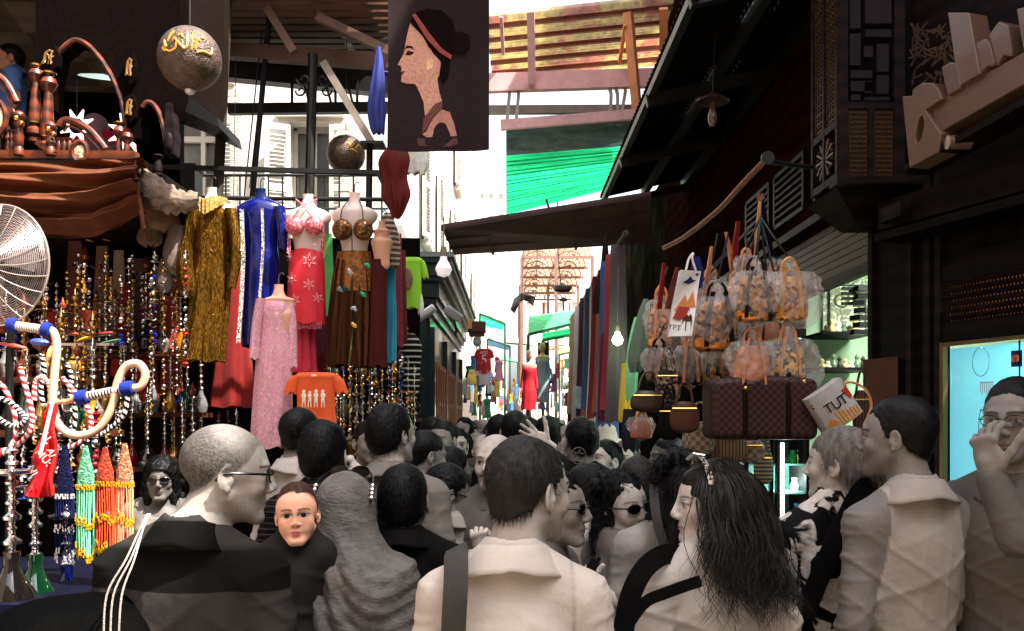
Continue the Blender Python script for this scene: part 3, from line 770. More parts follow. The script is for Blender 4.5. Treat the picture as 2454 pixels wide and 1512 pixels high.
# ---------------------------------------------------------------- steel frame on the left
fr = root('steel_canopy', (-2, 6.6, 0), 'rusty steel canopy frame of posts, beams and a slatted roof above the dress stall', 'canopy')
def steelpost(u0, v0, u1, v1, Y, w_, m=blk, name='post'):
    mb = MB(); mb.tube([P(u0, v0, Y), P(u1, v1, Y)], w_/2, 10); return mb.build(name, m, fr)
steelpost(548, -80, 520, 520, 6.5, .078, steel); steelpost(655, -60, 600, 520, 6.9, .045)
steelpost(750, 130, 740, 520, 6.7, .075); steelpost(886, 345, 884, 500, 6.7, .05)
for q in ((700, 560, 6.55), (620, 560, 6.6)): pass
mb = MB(); mb.beam(P(340, 399, 6.3), P(905, 414, 6.3), .032, .032); mb.build('rail', blk, fr)
mb = MB(); mb.beam(P(905, 410, 6.3), P(925, 450, 6.3), .04, .04); mb.build('rail_end', blk, fr)
mb = MB(); mb.beam(P(548, 262, 7.4), P(935, 258, 7.4), .06, .085); mb.build('beam', blk, fr)
mb = MB(); mb.beam(P(520, 120, 6.9), P(945, 150, 6.9), .09, .11); mb.build('beam', M('brown_steel', C(92, 62, 46), rough=.55, var=.3, metal=.1), fr)
mb = MB(); mb.beam(P(540, 165, 7.6), P(940, 205, 7.6), .12, .18); mb.build('beam', blk, fr)
mb = MB(); mb.beam(P(775, 150, 6.6), P(893, 345, 6.6), .055, .055); mb.build('brace', M('pale_steel', C(128, 116, 104), rough=.5, var=.25, metal=.1), fr)
mb = MB(); mb.beam(P(760, 40, 6.6), P(935, 125, 6.6), .06, .06); mb.build('brace', MC['brown_steel'], fr)
mb = MB(); mb.beam(P(640, 20, 6.6), P(705, 125, 6.6), .06, .06); mb.build('brace', MC['brown_steel'], fr)
mb = MB(); mb.box(P(895, 348, 6.6), (.17, .17, .02)); mb.build('plate', blk, fr)
mb = MB()
for s, u in ((-1, 733), (1, 770)):
    for (cu, cv, r0) in ((u-s*0+s*6, 190, 17), (u+s*12, 218, 13)):
        pts = [P(cu+s*math.cos(a)*r0*(1-a/9), cv+math.sin(a)*r0*(1-a/9), 6.65) for a in [i*.35 for i in range(19)]]
        mb.tube(pts, .008, 6)
mb.build('scroll_bracket', blk, fr)
mb = MB()
for i in range(9): mb.beam(P(700+i*26, 190, 7.4), P(700+i*26+(i % 2)*18, 256, 7.4), .02)
mb.build('lattice_bars', blk, fr)
mb = MB(); slat = M('roof_planks', C(96, 62, 42), rough=.7, var=.35, vs=4, pat='wood', c2=C(58, 36, 25), ps=2)
for i in range(13):
    y = 6.45+i*.15; mb.box((-2.2+.01*i, y, 4.86+.012*i), (2.9-.02*i, .085, .022))
mb.build('roof_slats', slat, fr)
mb = MB()
for x in (-3.4, -2.4, -1.4, -.6): mb.beam((x, 6.4, 4.93), (x, 8.5, 5.03), .06, .09)
mb.build('rafters', steel, fr)
mb = MB(); corr(mb, Vector((-4.0, 6.3, 5.2)), Vector((-.9, 6.3, 5.2)), Vector((-.9, 8.7, 5.4)), Vector((-4.0, 8.7, 5.4)), 24, .03); mb.build('roof_sheet', M('rust_sheet', C(92, 66, 50), rough=.6, var=.4, vs=3), fr)
mb = MB(); mb.tube([P(628, 68, 6.9), P(585, 470, 6.7)], .006, 5); mb.tube([P(640, 68, 6.9), P(598, 450, 6.7)], .004, 5); mb.tube([P(566, 68, 6.9), P(560, 470, 6.7)], .003, 5)
tag(mb.build('cables', blk), 'thin slack cables hanging down beside the leaning steel post', 'cable')
# railing behind the dresses
mb = MB()
for i in range(16): mb.tube([P(405+i*34, 418+(i % 3)*3, 11.3), P(405+i*34, 560, 11.3)], .012, 5)
mb.tube([P(400, 420, 11.3), P(930, 420, 11.3)], .02, 6); mb.tube([P(400, 500, 11.3), P(930, 500, 11.3)], .015, 6)
tag(mb.build('iron_railing', blk), 'thin iron railing in front of the shuttered plaster wall', 'railing')
mb = MB(); mb.box(P(459, 440, 8), (.13, .2, .3)); mb.box(P(459, 420, 8)+Vector((0, 0, .06)), (.15, .22, .04)); tag(mb.build('junction_box', blk), 'black electrical box beside the leftmost steel post', 'box')
# ---------------------------------------------------------------- roofs over the alley
yel = M('yellow_sheet', C(216, 202, 160), rough=.5, var=.4, vs=9, thin=.45, pat='blotch', c2=C(206, 160, 146), ps=1.6, pw=.52)
r1 = root('roof_over_alley', (.6, 11.5, 6), 'ochre and red corrugated roof strips on orange beams high over the alley', 'roof')
mb = MB(); A, B_, C_, D_ = P(1165, 40, 10.8), P(1630, -10, 10.8), P(1600, 150, 12.4), P(1180, 185, 12.4)
corr(mb, A, B_, C_, D_, 22, .05); mb.build('roof_sheet', yel, r1)
red = M('old_red_slat', C(120, 62, 52), rough=.6, var=.3); ora = M('orange_beam', C(214, 136, 84), rough=.6, var=.25); pnk = M('pink_beam', C(214, 160, 156), rough=.6, var=.15)
mb = MB()
for t in (.08, .28, .47, .66, .85): mb.beam(bl(A, B_, C_, D_, 0, t)-Vector((0, 0, .06)), bl(A, B_, C_, D_, 1, t)-Vector((0, 0, .06)), .05, .05)
mb.build('purlin', red, r1)
for (u0, v0, u1, v1, m, w_) in ((1272, 30, 1275, 200, pnk, .09), (1505, 30, 1530, 300, ora, .1), (1590, 20, 1590, 120, ora, .1), (1498, 60, 1485, 150, ora, .04), (1201, 40, 1206, 130, pnk, .04)):
    mb = MB(); mb.beam(P(u0, v0, 10.6), P(u1, v1, 10.9), w_, w_); mb.build('beam', m, r1)
mb = MB(); mb.beam(P(1170, 200, 11), P(1600, 186, 11), .1, .22); mb.build('fascia', pnk, r1)
mb = MB(); mb.beam(P(1160, 264, 11.2), P(1530, 262, 11.2), .08, .1); mb.build('cross_beam', M('grey_beam', C(150, 138, 130), rough=.7), r1)
for (u0, u1) in ((1455, 1462), (1468, 1480), (1500, 1484), (1216, 1214), (1238, 1236)):
    mb = MB(); mb.beam(P(u0, 190, 11), P((u0+u1)/2+6, 225, 11), .04); mb.beam(P((u0+u1)/2+6, 225, 11), P(u1, 300, 11), .04); mb.build('strut', MC['grey_beam'], r1)
r2 = root('roof_over_alley', (.6, 12.5, 5), 'bright green translucent corrugated sheet over the middle of the alley', 'roof')
grn = M('green_sheet', C(50, 236, 160), rough=.4, var=.5, vs=4, thin=.85, stretch=(.3, 3, 1), pat='stripe', c2=C(20, 150, 100), ps=2.6, pax='Y', pw=.6, grime=.25); dgr = M('shadowed_green_sheet', C(90, 112, 108), rough=.4, var=.5, vs=5, thin=.4)  # darker stripes put the ridge shading into the colour
A, B_, C_, D_ = P(1213, 372, 12.0), P(1560, 345, 12.0), P(1440, 452, 14.6), P(1213, 512, 14.6)
mb = MB(); corr(mb, A, P(1545, 345, 12), P(1500, 440, 14.6), D_, 34, .03); mb.build('green_sheet', grn, r2)
mb = MB(); corr(mb, P(1213, 310, 10.9), P(1580, 280, 10.9), P(1545, 342, 11.95), P(1213, 369, 11.95), 16, .03); mb.build('shaded_sheet', dgr, r2)  # dull green paints the part of the roof in shadow
mb = MB(); mb.beam(P(1200, 300, 10.8), P(1600, 268, 10.8), .06, .12); mb.build('edge_beam', pnk, r2)
# slab awning
r3 = root('board_awning', (.6, 7.5, 3.2), 'brown board awning with seams jutting over the alley below the green sheet', 'awning')
bm_ = M('brown_board', C(84, 64, 60), rough=.6, var=.2, vs=4)
A, B_, C_, D_ = P(1057, 545, 7.0), P(1560, 466, 7.0), P(1560, 583, 8.5), P(1088, 611, 8.5)
mb = MB(); mb.poly([A, B_, C_, D_], (0, 0, .025)); mb.build('board', bm_, r3)
mb = MB()
for t in (.0, .33, .66): mb.beam(bl(A, B_, C_, D_, .0, t)-Vector((0, 0, .014)), bl(A, B_, C_, D_, 1, t)-Vector((0, 0, .014)), .03, .022)
for s in (.2, .62, .9): mb.beam(bl(A, B_, C_, D_, s, 0)-Vector((0, 0, .011)), bl(A, B_, C_, D_, s, 1)-Vector((0, 0, .011)), .025, .02)
mb.build('batten', M('dark_batten', C(66, 50, 48), rough=.6), r3)
mb = MB(); mb.tube([P(1316, 500, 7.4), P(1309, 478, 7.4)], .01, 5); mb.build('hook', blk, r3)
# black corrugated canopy on the right
r4 = root('lean_to_roof', (1.6, 7, 4.2), 'black corrugated lean-to roof running along the right side of the alley', 'roof')
bs_ = M('black_sheet', C(12, 9, 8), rough=.55, var=.3, vs=5)
mb = MB(); X0 = 1.0; k4 = Vector((0, 0, 0))
e1, e2 = Vector((1.0, 4.9, 4.19)), Vector((1.0, 10.1, 4.26)); e3, e4 = Vector((2.3, 10.1, 4.55)), Vector((2.3, 4.9, 4.5))
nrm = Vector((0, 0, 1)); n4 = 60
sx = [0, .1, .2]
for q in (.25, .345, .355, .40, .41, .455, .465, .51, .52, .6, .72, .86, 1.0): sx.append(q)
n_s, n_t = len(sx)-1, n4*6
mb.sheet(lambda s, t: bl(e1, e4, e3, e2, sx[int(round(s*n_s))], t)+nrm*.022*math.sin(t*n4*2*math.pi), n_s, n_t)
gap = set()
for i in range(n_s):
    if sx[i] in (.345, .40, .455, .51):
        for t0, t1 in ((.02, .16), (.30, .52)): gap |= {i*n_t+j for j in range(int(t0*n_t), int(t1*n_t))}
mb.f = [f for k_, f in enumerate(mb.f) if k_ not in gap]; mb.m = [0]*len(mb.f); mb.build('corrugated_sheet', bs_, r4)
mb = MB(); mb.beam((1.03, 4.9, 4.13), (1.03, 10.1, 4.19), .05, .06); mb.beam((1.5, 4.9, 4.24), (1.5, 10.1, 4.3), .06, .08); mb.beam((1.95, 4.9, 4.34), (1.95, 10.1, 4.4), .06, .08)
for y in (5.0, 6.6, 8.2, 9.9): mb.beam((1.0, y, 4.10), (2.3, y, 4.40), .06, .08)
mb.build('rafter', blk, r4)
for (u0, v0, u1, v1) in ((1658, 243, 1640, 298), (1678, 250, 1650, 300), (1698, 252, 1671, 300)):
    pass
# ---------------------------------------------------------------- buildings on the right
rb = root('wooden_shopfront', (2.4, 6, 0), 'dark shop building with brown wood panelling and a rolled shutter over a lit doorway', 'building')
RW = plane_at((1.98, 5), (0, 1)); F1 = plane_at((2.16, 4.4), (-.348, 1)); SG = plane_at((1.874, 4.2), (-.348, 1))
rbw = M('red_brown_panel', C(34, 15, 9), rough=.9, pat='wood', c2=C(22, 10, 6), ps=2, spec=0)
def quad_wall(mb, f, u0, u1, z0, z1, t):
    a, c = f(u0, V0), f(u1, V0); mb.poly([Vector((a.x, a.y, z0)), Vector((c.x, c.y, z0)), Vector((c.x, c.y, z1)), Vector((a.x, a.y, z1))], t)
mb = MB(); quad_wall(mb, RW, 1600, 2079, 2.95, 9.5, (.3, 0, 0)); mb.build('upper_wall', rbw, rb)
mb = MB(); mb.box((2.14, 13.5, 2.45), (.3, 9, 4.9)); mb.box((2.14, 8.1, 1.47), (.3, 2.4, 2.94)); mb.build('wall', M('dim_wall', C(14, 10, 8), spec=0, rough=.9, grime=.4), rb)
mb = MB()      # panels on the red-brown fascia
for y0, y1 in ((5.2, 5.75), (5.95, 6.6), (6.75, 7.4)):
    for q in range(6): mb.box((1.965, (y0+y1)/2, 3.22+q*.05), (.03, y1-y0, .018))
    for y_ in (y0, y1): mb.box((1.963, y_, 3.35), (.03, .04, .36))
    for z in (3.16, 3.53): mb.box((1.966, (y0+y1)/2, z), (.03, y1-y0, .03))
mb.build('louvre_panel', dwood, rb)
mb = MB()      # ledge below
mb.box((1.95, 7.4, 3.0), (.1, 4.8, .05)); mb.build('ledge', dwood, rb)
# roll shutter, slats showing
mb = MB(); shm = M('shutter_slats', C(62, 44, 37), rough=.5, var=.2, grime=.5)
for q in range(7): mb.box((1.99, 5.95, 2.64+q*.046), (.03, 2.1, .040))
mb.build('roll_shutter', shm, rb)
mb = MB(); mb.box((1.99, 5.95, 2.585), (.05, 2.1, .06)); mb.build('shutter_bar', dwood, rb)
# pier between doorway and window, then the angled shop window
def f1pt(u, z, off=0): a = F1(u, V0, off); return Vector((a.x, a.y, z))
n1 = Vector((1, .348, 0)).normalized()
def f1box(mb, u0, u1, z0, z1, off, th):
    a, c = f1pt(u0, z0), f1pt(u1, z0); a = a-n1*off; c = c-n1*off
    mb.poly([a, c, Vector((c.x, c.y, z1)), Vector((a.x, a.y, z1))], n1*th)
mb = MB(); f1box(mb, 2080, 2262, 0, 3.3, 0, .04); mb.build('pier', dwood, rb)
for u0, u1 in ((2088, 2098), (2180, 2192), (2222, 2236), (2248, 2262)):
    mb = MB(); f1box(mb, u0, u1, .1, 3.2, .025, .03); mb.build('pilaster', pwood, rb)
mb = MB(); f1box(mb, 2080, 2600, 3.0, 9.5, .0, .3); a = f1pt(2600, 0); mb.box((a.x+1.55, a.y-3.9, 4.9), (.3, 8.6, 9.8), Matrix.Rotation(math.atan(.348), 3, 'Z')); mb.build('upper_wall', dwood, rb)  # unseen near stretch of wall added to keep sun off the crowd
for nm_, a_, c_, o_, t_ in (('window_head', 2.12, 2.22, .02, .1), ('transom', 2.42, 2.5, .02, .1), ('cornice', 2.86, 3.0, .03, .12), ('frieze', 2.5, 2.86, 0, .08), ('sill_wall', 0, .8, 0, .3)): mb = MB(); f1box(mb, 2262, 2600, a_, c_, o_, t_); mb.build(nm_, dwood, rb)
mb = MB(); f1box(mb, 2262, 2270, .8, 2.12, .028, .03); f1box(mb, 2262, 2600, 2.10, 2.118, .026, .02); mb.build('gilt_trim', M('dull_gilt', C(120, 92, 50), rough=.4, metal=.6), rb)
def lattice(name, u0, u1, z0, z1, m, off, nx, nz, par):
    mb = MB(); a, c = f1pt(u0, z0), f1pt(u1, z0)
    for i in range(nx+1):
        for s in (1, -1):
            p = a.lerp(c, i/nx)-n1*off; q = a.lerp(c, min(1, max(0, (i+s*nz*.5)/nx)))-n1*off; h = abs(q-p).length if 0 else 1
            L = (min(1, max(0, (i+s*nz*.5)/nx))-i/nx)/(s*nz*.5/nx) if nz else 1
            mb.beam(p, Vector((q.x, q.y, z0+(z1-z0)*L)), .009, .009)
    for i in range(nx):
        for j in range(nz):
            mb.ball(a.lerp(c, (i+.5)/nx)-n1*off+Vector((0, 0, (j+.5)*(z1-z0)/nz)), .009, 6, 4)
    return mb.build(name, m, par)
lattice('lattice_screen', 2263, 2560, 2.22, 2.42, dwood, .022, 34, 6, rb)
lattice('lattice_screen', 2330, 2440, 2.56, 2.76, dwood, .012, 16, 6, rb)
mb = MB(); f1box(mb, 2263, 2600, 2.22, 2.42, -.05, .02); mb.build('glow_panel', M('warm_glow', C(120, 70, 20), emit=C(255, 150, 60), es=.22, var=.8, vs=16), rb)
# display window
dw = root('display_window', f1pt(2360, 0), 'cyan-lit jewellery display window with gilt frame on the right', 'shop window')
mb = MB(); f1box(mb, 2200, 2640, .8, 2.1, -.12, .02); mb.build('back_panel', M('cyan_glow_panel', C(120, 200, 206), rough=.6, var=.25, vs=3, emit=C(96, 206, 222), es=.27), dw)  # the panel's own glow stands in for the window lighting
mb = MB(); f1box(mb, 2272, 2600, .8, 2.1, -.02, .004); mb.build('pane', M('pane_glass', (1, 1, 1), rough=.02, alpha=.12, var=0), dw)
mb = MB(); f1box(mb, 2436, 2438.5, .8, 2.1, -.012, .006); mb.build('glazing_bar', blk, dw)
mb = MB(); f1box(mb, 2418, 2444, 1.98, 2.055, -.012, .003); cs = mb.build('card_sticker', M('sticker_blue', C(40, 50, 110), rough=.4, var=0), dw)
for du, cc in ((2427, C(214, 60, 40)), (2435, C(238, 150, 50))):
    mb = MB(); c = f1pt(du, 2.018)-n1*-.009; mb.lathe([(.0, 0), (.017, 0), (.017, .002), (0, .002)], c-n1*.006, 16, Matrix.Rotation(rad(90), 3, 'Y')); mb.build('card_disc', M('disc%d' % du, cc, rough=.4, var=0), cs)
def necklace(u, z, w_, h, m, label, beads=True):
    c = f1pt(u, z)+n1*.09; t = Vector((-n1.y, n1.x, 0)); mb = MB()
    pts = [c+t*math.sin(a)*w_+Vector((0, 0, -math.cos(a)*h)) for a in [2*math.pi*i/22 for i in range(23)]]
    mb.tube(pts, .0022, 5)
    if beads:
        for p in pts[::2]: mb.ball(p, .0055, 6, 4)
    tag(mb.build('necklace', m), label, 'necklace', 'necklaces in the cyan window')
jw = M('jewel_blue', C(70, 140, 170), rough=.3, metal=.3); jp = M('pearl', C(224, 232, 236), rough=.2); jr = M('coral', C(206, 120, 120), rough=.3)
necklace(2316, 2.02, .05, .07, jw, 'fine chain necklace high in the cyan window, leftmost', False)
necklace(2318, 1.66, .018, .13, jw, 'long narrow blue necklace in the middle of the cyan window')
necklace(2320, 1.36, .018, .12, jw, 'long narrow blue necklace low in the cyan window', False)
for i, u in enumerate((2306, 2326, 2346)): necklace(u, 1.32, .010, .16, jp, 'hanging pearl strand low in the cyan window, number %s from its left edge' % ('one', 'two', 'three')[i])
c = f1pt(2330, 1.92)+n1*.09; t = Vector((-n1.y, n1.x, 0)); mb = MB()
for i in range(7): mb.tube([c+t*(i-3)*.012, c+t*(i-3)*.012-Vector((0, 0, .05+.01*(i % 2)))], .002, 5)
mb.tube([c-t*.04, c+t*.04], .003, 5); tag(mb.build('earring_rack', jr), 'small comb-like row of coral pendants in the cyan window', 'pendants')
al = D.lights.new('window_lamp', 'POINT'); al.energy = 1.2; al.color = (.5, .95, 1); al.shadow_soft_size = .1; ao = D.objects.new('window_lamp', al); COL.objects.link(ao); ao.location = f1pt(2400, 2.0)+n1*.13
# back room behind the doorway
rm = M('room_wall', C(150, 170, 140), rough=.8, var=.12)
mb = MB()
for c, s in (((4.4, 5.4, 1.6), (.05, 3.2, 3.2)), ((3.2, 7.05, 1.6), (2.4, .05, 3.2)), ((3.2, 6.0, 3.0), (2.36, 2.1, .05)), ((3.6, 4.4, 3.0), (1.6, 1.1, .05)), ((3.9, 3.9, 1.6), (1.0, .05, 3.2))): mb.box(c, s)
mb.build('room', rm, rb)
lp = root('ceiling_lamp', (3.0, 6.6, 3.0), 'bright pale green ceiling tube inside the lit shop', 'lamp')
mb = MB(); mb.tube([(2.4, 6.75, 2.95), (3.8, 6.75, 2.95)], .03, 10); mb.build('tube', M('lamp_glow', C(230, 255, 240), emit=C(225, 255, 235), es=3, var=0), lp)
mb = MB(); mb.box((3.1, 6.75, 3.02), (1.5, .1, .05)); mb.build('fitting', MC['lamp_white'], lp)
pl_ = D.lights.new('shop_lamp', 'AREA'); pl_.energy = 38; pl_.size = .8; pl_.color = (.86, 1, .9); po = D.objects.new('shop_lamp', pl_); COL.objects.link(po); po.location = (3.0, 5.6, 2.9)
# mashrabiya bay
by = root('lattice_bay_window', (1.9, 4.8, 2.9), 'carved wooden bay window with turned lattice panels on the dark upper wall', 'bay window')
bx0, bx1, byy, bz0, bz1 = 1.695, 2.06, 4.6, 2.98, 5.6
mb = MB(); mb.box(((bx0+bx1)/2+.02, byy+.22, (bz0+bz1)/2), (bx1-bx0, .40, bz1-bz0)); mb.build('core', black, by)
mb = MB()
fp = lambda u: (u-CX)*byy/F
for u0, u1 in ((2010, 2030), (2140, 2166)): mb.box(((fp(u0)+fp(u1))/2, byy, (bz0+bz1)/2), (fp(u1)-fp(u0), .03, bz1-bz0))
zv = lambda v: EYE-(v-V0)*byy/F
for v0, v1 in ((246, 262), (430, 448)): mb.box(((fp(2030)+fp(2140))/2, byy, (zv(v0)+zv(v1))/2), (fp(2140)-fp(2030), .028, zv(v0)-zv(v1)))
mb.box((fp(2085), byy, (zv(262)+zv(430))/2), (fp(2092)-fp(2078), .026, zv(262)-zv(430)))
mb.box(((bx0+bx1)/2, byy-.03, bz0-.02), (bx1-bx0+.08, .12, .04)); 
mb.build('frame', pwood, by)
mb = MB()
for (a, v0, c, v1) in ((2033, 80, 2062, 160), (2070, 70, 2136, 92), (2068, 110, 2092, 140), (2098, 105, 2130, 175), (2035, 168, 2090, 190), (2035, 194, 2090, 222), (2098, 180, 2130, 228), (2036, 226, 2062, 244), (2068, 232, 2132, 244), (2068, 196, 2090, 226), (2033, -60, 2062, 72), (2070, -60, 2136, 60)):
    mb.box(((fp(a)+fp(c))/2, byy+.004, (zv(v0)+zv(v1))/2), (fp(c)-fp(a)-.008, .03, zv(v0)-zv(v1)-.008))
mb.build('geometric_panel', M('panel_slab', C(38, 31, 34), rough=.6, var=.25), by)
def turned(mb, o, du, dv, nu, nv, r):
    for i in range(nu):
        for j in range(nv):
            mb.ball(o+du*((i+.5)/nu)+dv*((j+.5)/nv), r, 6, 4)
    for j in range(nv+1): mb.beam(o+dv*(j/nv), o+du+dv*(j/nv), .006)
    for i in range(nu+1): mb.beam(o+du*(i/nu), o+du*(i/nu)+dv, .006)
twd = M('turned_wood', C(62, 44, 28), rough=.4)
for u0, u1 in ((2034, 2076), (2096, 2138)):
    mb = MB(); turned(mb, Vector((fp(u0), byy-.002, zv(428))), Vector((fp(u1)-fp(u0), 0, 0)), Vector((0, 0, zv(266)-zv(428))), 6, 14, .0095); mb.build('turned_lattice', twd, by)
mb = MB()
for y0 in (4.62, 4.80):
    turned(mb, Vector((bx0, y0, 3.32)), Vector((0, .15, 0)), Vector((0, 0, 1.75)), 4, 36, .011)
mb.build('side_lattice', twd, by)
mb = MB()
for y in (4.6, 4.79, 4.97): mb.box((bx0, y, (bz0+bz1)/2), (.03, .025, bz1-bz0))
for z in (3.0, 3.28): mb.box((bx0+.002, 4.79, z), (.03, .36, .04))
mb.build('side_frame', pwood, by)
mb = MB(); cc = Vector((bx0-.004, 4.79, 3.14))
for i in range(12):
    a = i*math.pi/6; mb.beam(cc+Vector((0, math.cos(a), math.sin(a)))*.02, cc+Vector((0, math.cos(a)*1.2, math.sin(a)))*.11, .012, .012)
    mb.ball(cc+Vector((0, math.cos(a+.26)*1.3, math.sin(a+.26)))*.085, .011, 6, 4)
mb.build('star_carving', twd, by)
# pointed tray under the bay
mb = MB(); q = [Vector((bx0-.02, 4.58, bz0-.04)), Vector((bx1+.1, 4.58, bz0-.04)), Vector((bx1+.1, 5.02, bz0-.04)), Vector((bx0-.02, 5.02, bz0-.04))]
c = [Vector((bx0+.14, 4.72, bz0-.2)), Vector((bx1+.1, 4.72, bz0-.2)), Vector((bx1+.1, 4.95, bz0-.2)), Vector((bx0+.14, 4.95, bz0-.2))]
mb.add(q+c, [(0, 1, 5, 4), (1, 2, 6, 5), (2, 3, 7, 6), (3, 0, 4, 7), (4, 5, 6, 7), (3, 2, 1, 0)]); mb.build('base', dwood, by)
# big raised letters
sg = root('letter_sign', SG(2300, 400), 'huge raised cream Arabic letters on a sloping ledge at upper right', 'sign')
lm = M('letter_cream', C(102, 78, 66), rough=.32, var=.12, vs=3, coat=.25)
def zs(zx, zy, off=0): return SG(1816.2+zx*.2599, 60.5+zy*.2599, off)
def letter(pts, hole=None, depth=.11, off=0, name='letter'):
    pp = [zs(*p, off) for p in pts]
    if hole:
        hc, rx, ry, tl = hole; hs = [(hc[0]+rx*math.cos(a)-tl*math.sin(a), hc[1]+ry*math.sin(a)) for a in [2*math.pi*i/16 for i in range(16)]]
        hp = [zs(*p, off) for p in hs]; k0 = min(range(len(pp)), key=lambda i: (pp[i]-hp[4]).length)
        ar = lambda L: sum(a.x*b.z-b.x*a.z for a, b in zip(L, L[1:]+L[:1]))
        if ar(hp)*ar(pp) > 0: hp = hp[::-1]
        k1 = min(range(16), key=lambda i: (hp[i]-pp[k0]).length)
        pp = pp[:k0+1]+hp[k1:]+hp[:k1+1]+pp[k0:]
    mb = MB(); mb.poly(pp, n1*depth); o = mb.build(name, lm, sg, 0)
    bv = o.modifiers.new('b', 'BEVEL'); bv.width = .006; bv.segments = 2; bv.limit_method = 'ANGLE'
letter([(1330, 655), (1420, 650), (1425, 590), (1510, 530), (1610, 530), (1655, 580), (1700, 680), (1545, 780), (1690, 1000), (1660, 1170), (1395, 1315)], ((1490, 960), 34, 128, 22), off=.03)
letter([(1580, 775), (1760, 640), (1840, 600), (2040, 470), (2460, 240), (2460, 540), (1680, 985)], off=.0)
letter([(1690, 385), (1780, 335), (1835, 350), (1870, 580), (1745, 650)], off=.02)
letter([(1745, -120), (1940, -120), (2045, 450), (1950, 505), (1860, 560), (1800, 250)], off=.03)
letter([(2000, 170), (2090, 120), (2130, 150), (2185, 350), (2160, 380), (2110, 380), (2050, 450)], off=.02)
letter([(2125, 90), (2220, -40), (2310, 0), (2345, 250), (2330, 290), (2260, 280), (2200, 380)], off=.015)
letter([(2380, -150), (2560, -200), (2560, 200), (2454, 260)], off=.025)
mb = MB(); mb.lathe([(0, 0), (.03, 0), (.032, .1), (0, .1)], zs(1745, 1080, .03), 18, Matrix.Rotation(rad(90), 3, 'Y')@RX(0)); mb.build('dot', lm, sg)
mb = MB()
a, c = zs(1370, 1330), zs(2600, 640); mb.beam(a+n1*.06, c+n1*.06, .16, .03); mb.build('ledge', dwood, sg)
mb = MB()
for i in range(70):
    u = 2185+rnd.random()*105; v = 66+rnd.random()*140; p = SG(u, v, -.16)
    a = rnd.random()*6.28; t = Vector((-n1.y, n1.x, 0)); dd = t*math.cos(a)*.035+Vector((0, 0, math.sin(a)*.035)); mb.beam(p-dd, p+dd, .008)
mb.build('fretwork', twd, sg)
mb = MB(); f1box(mb, 2170, 2600, 2.72, 2.86, .18, .18); f1box(mb, 2170, 2600, 2.66, 2.70, .2, .2); mb.build('ledge_board', dwood, rb)
mb = MB(); a, c = F1(2130, 530, .25), F1(2180, 510, .25); mb.beam(F1(2120, 520, .22), F1(2170, 500, .22), .06, .07); tag(mb.build('spot_box', pwood), 'small tan box lamp fixed under the dark ledge right of the bay', 'lamp')
# pendant lamp under the lean-to
pd = root('pendant_lamp', P(1715, 230, 5.6), 'dim enamel pendant lamp with a flared shade under the black roof', 'lamp')
c = P(1708, 240, 5.6); mb = MB(); mb.lathe([(.015, .05), (.03, .04), (.10, .0), (.105, -.012), (.095, -.005), (.03, .028), (.0, .035)], c, 20); mb.build('shade', M('lamp_shade_dim', C(50, 34, 30), rough=.4), pd)
mb = MB(); mb.lathe([(.0, 0), (.016, -.01), (.02, -.07), (.03, -.10), (.028, -.14), (.012, -.165), (0, -.17)], c, 14); mb.build('bulb', M('dim_bulb', C(90, 70, 62), rough=.1, var=0), pd)
mb = MB(); mb.tube([c+Vector((0, 0, .04)), c+Vector((.02, 0, .5)), c+Vector((0, 0, 1.1))], .005, 5); mb.build('cord', blk, pd)

# unseen buildings behind the photographer, added to cut skylight from the rear
b = root('rear_building', (0, -16, 0), 'unseen brown plaster buildings added behind the viewer to cut the skylight', 'building')
rw_ = M('rear_plaster', C(120, 104, 90), rough=.9, grime=.4)
mb = MB(); mb.box((0, -16, 6), (30, 4, 12)); mb.box((-6.8, -6, 5.2), (3.5, 17, 10.4)); mb.build('wall', rw_, b)
for i in range(6):
    mb = MB(); mb.box((-5+2*i, -13.98, 5), (.9, .08, 1.6)); mb.build('window', dkgl, b)
# ---------------------------------------------------------------- the left stall and cafe balcony
def body(name, cu, lv, Y, m, parent, dp=.6, pleat=0, k=13, n=56, sub=5, seed=0, yo=0, p0=.25, wob=.0):
    """closed cloth or torso tube: lv = [(v, half width in px, centre shift in px, depth ratio)]; pleats deepen downward"""
    mb = MB(); V = []; rs = random.Random(seed+3); ph = rs.random()*6; rows = []
    for i in range(len(lv)-1):
        for j in range(sub): rows.append((i, j/sub))
    rows.append((len(lv)-2, 1.0)); v0, v1 = lv[0][0], lv[-1][0]; R = len(rows)
    L = [tuple(q)+(0, dp)[len(q)-2:] if len(q) < 4 else q for q in lv]
    def cr(i, t, c):
        g = lambda a: L[max(0, min(len(L)-1, a))][c]; a, b_, c_, d = g(i-1), g(i), g(i+1), g(i+2)
        return .5*((2*b_)+(-a+c_)*t+(2*a-5*b_+4*c_-d)*t*t+(-a+3*b_-3*c_+d)*t**3)
    for i, t in rows:
        v, hw, du, dr = cr(i, t, 0), cr(i, t, 1), cr(i, t, 2), cr(i, t, 3); c = P(cu+du, v, Y); w_ = abs(hw)*Y/F; a_ = max(0, (v-v0)/(v1-v0)-p0)/(1-p0)
        for q in range(n):
            a = 2*math.pi*q/n; rr = 1+pleat*a_*(math.sin(k*a+ph+1.3*math.sin(2*a+ph))+.4*math.sin(k*1.9*a+2*ph+v*.01))
            r2 = 1+wob*math.sin(3*a+v*.05+ph)*math.sin(v*.031+ph)
            V.append(c+Vector((math.cos(a)*w_*rr*r2, math.sin(a)*w_*dr*rr*r2+yo, -.01*a_*math.sin(5*a+ph)*(pleat > 0))))
    Fs = [(i*n+q, i*n+(q+1) % n, (i+1)*n+(q+1) % n, (i+1)*n+q) for i in range(R-1) for q in range(n)]+[tuple(range(n))[::-1]]
    if not pleat: Fs.append(tuple(range((R-1)*n, R*n)))
    mb.add(V, Fs); return mb.build(name, m, parent, 60)
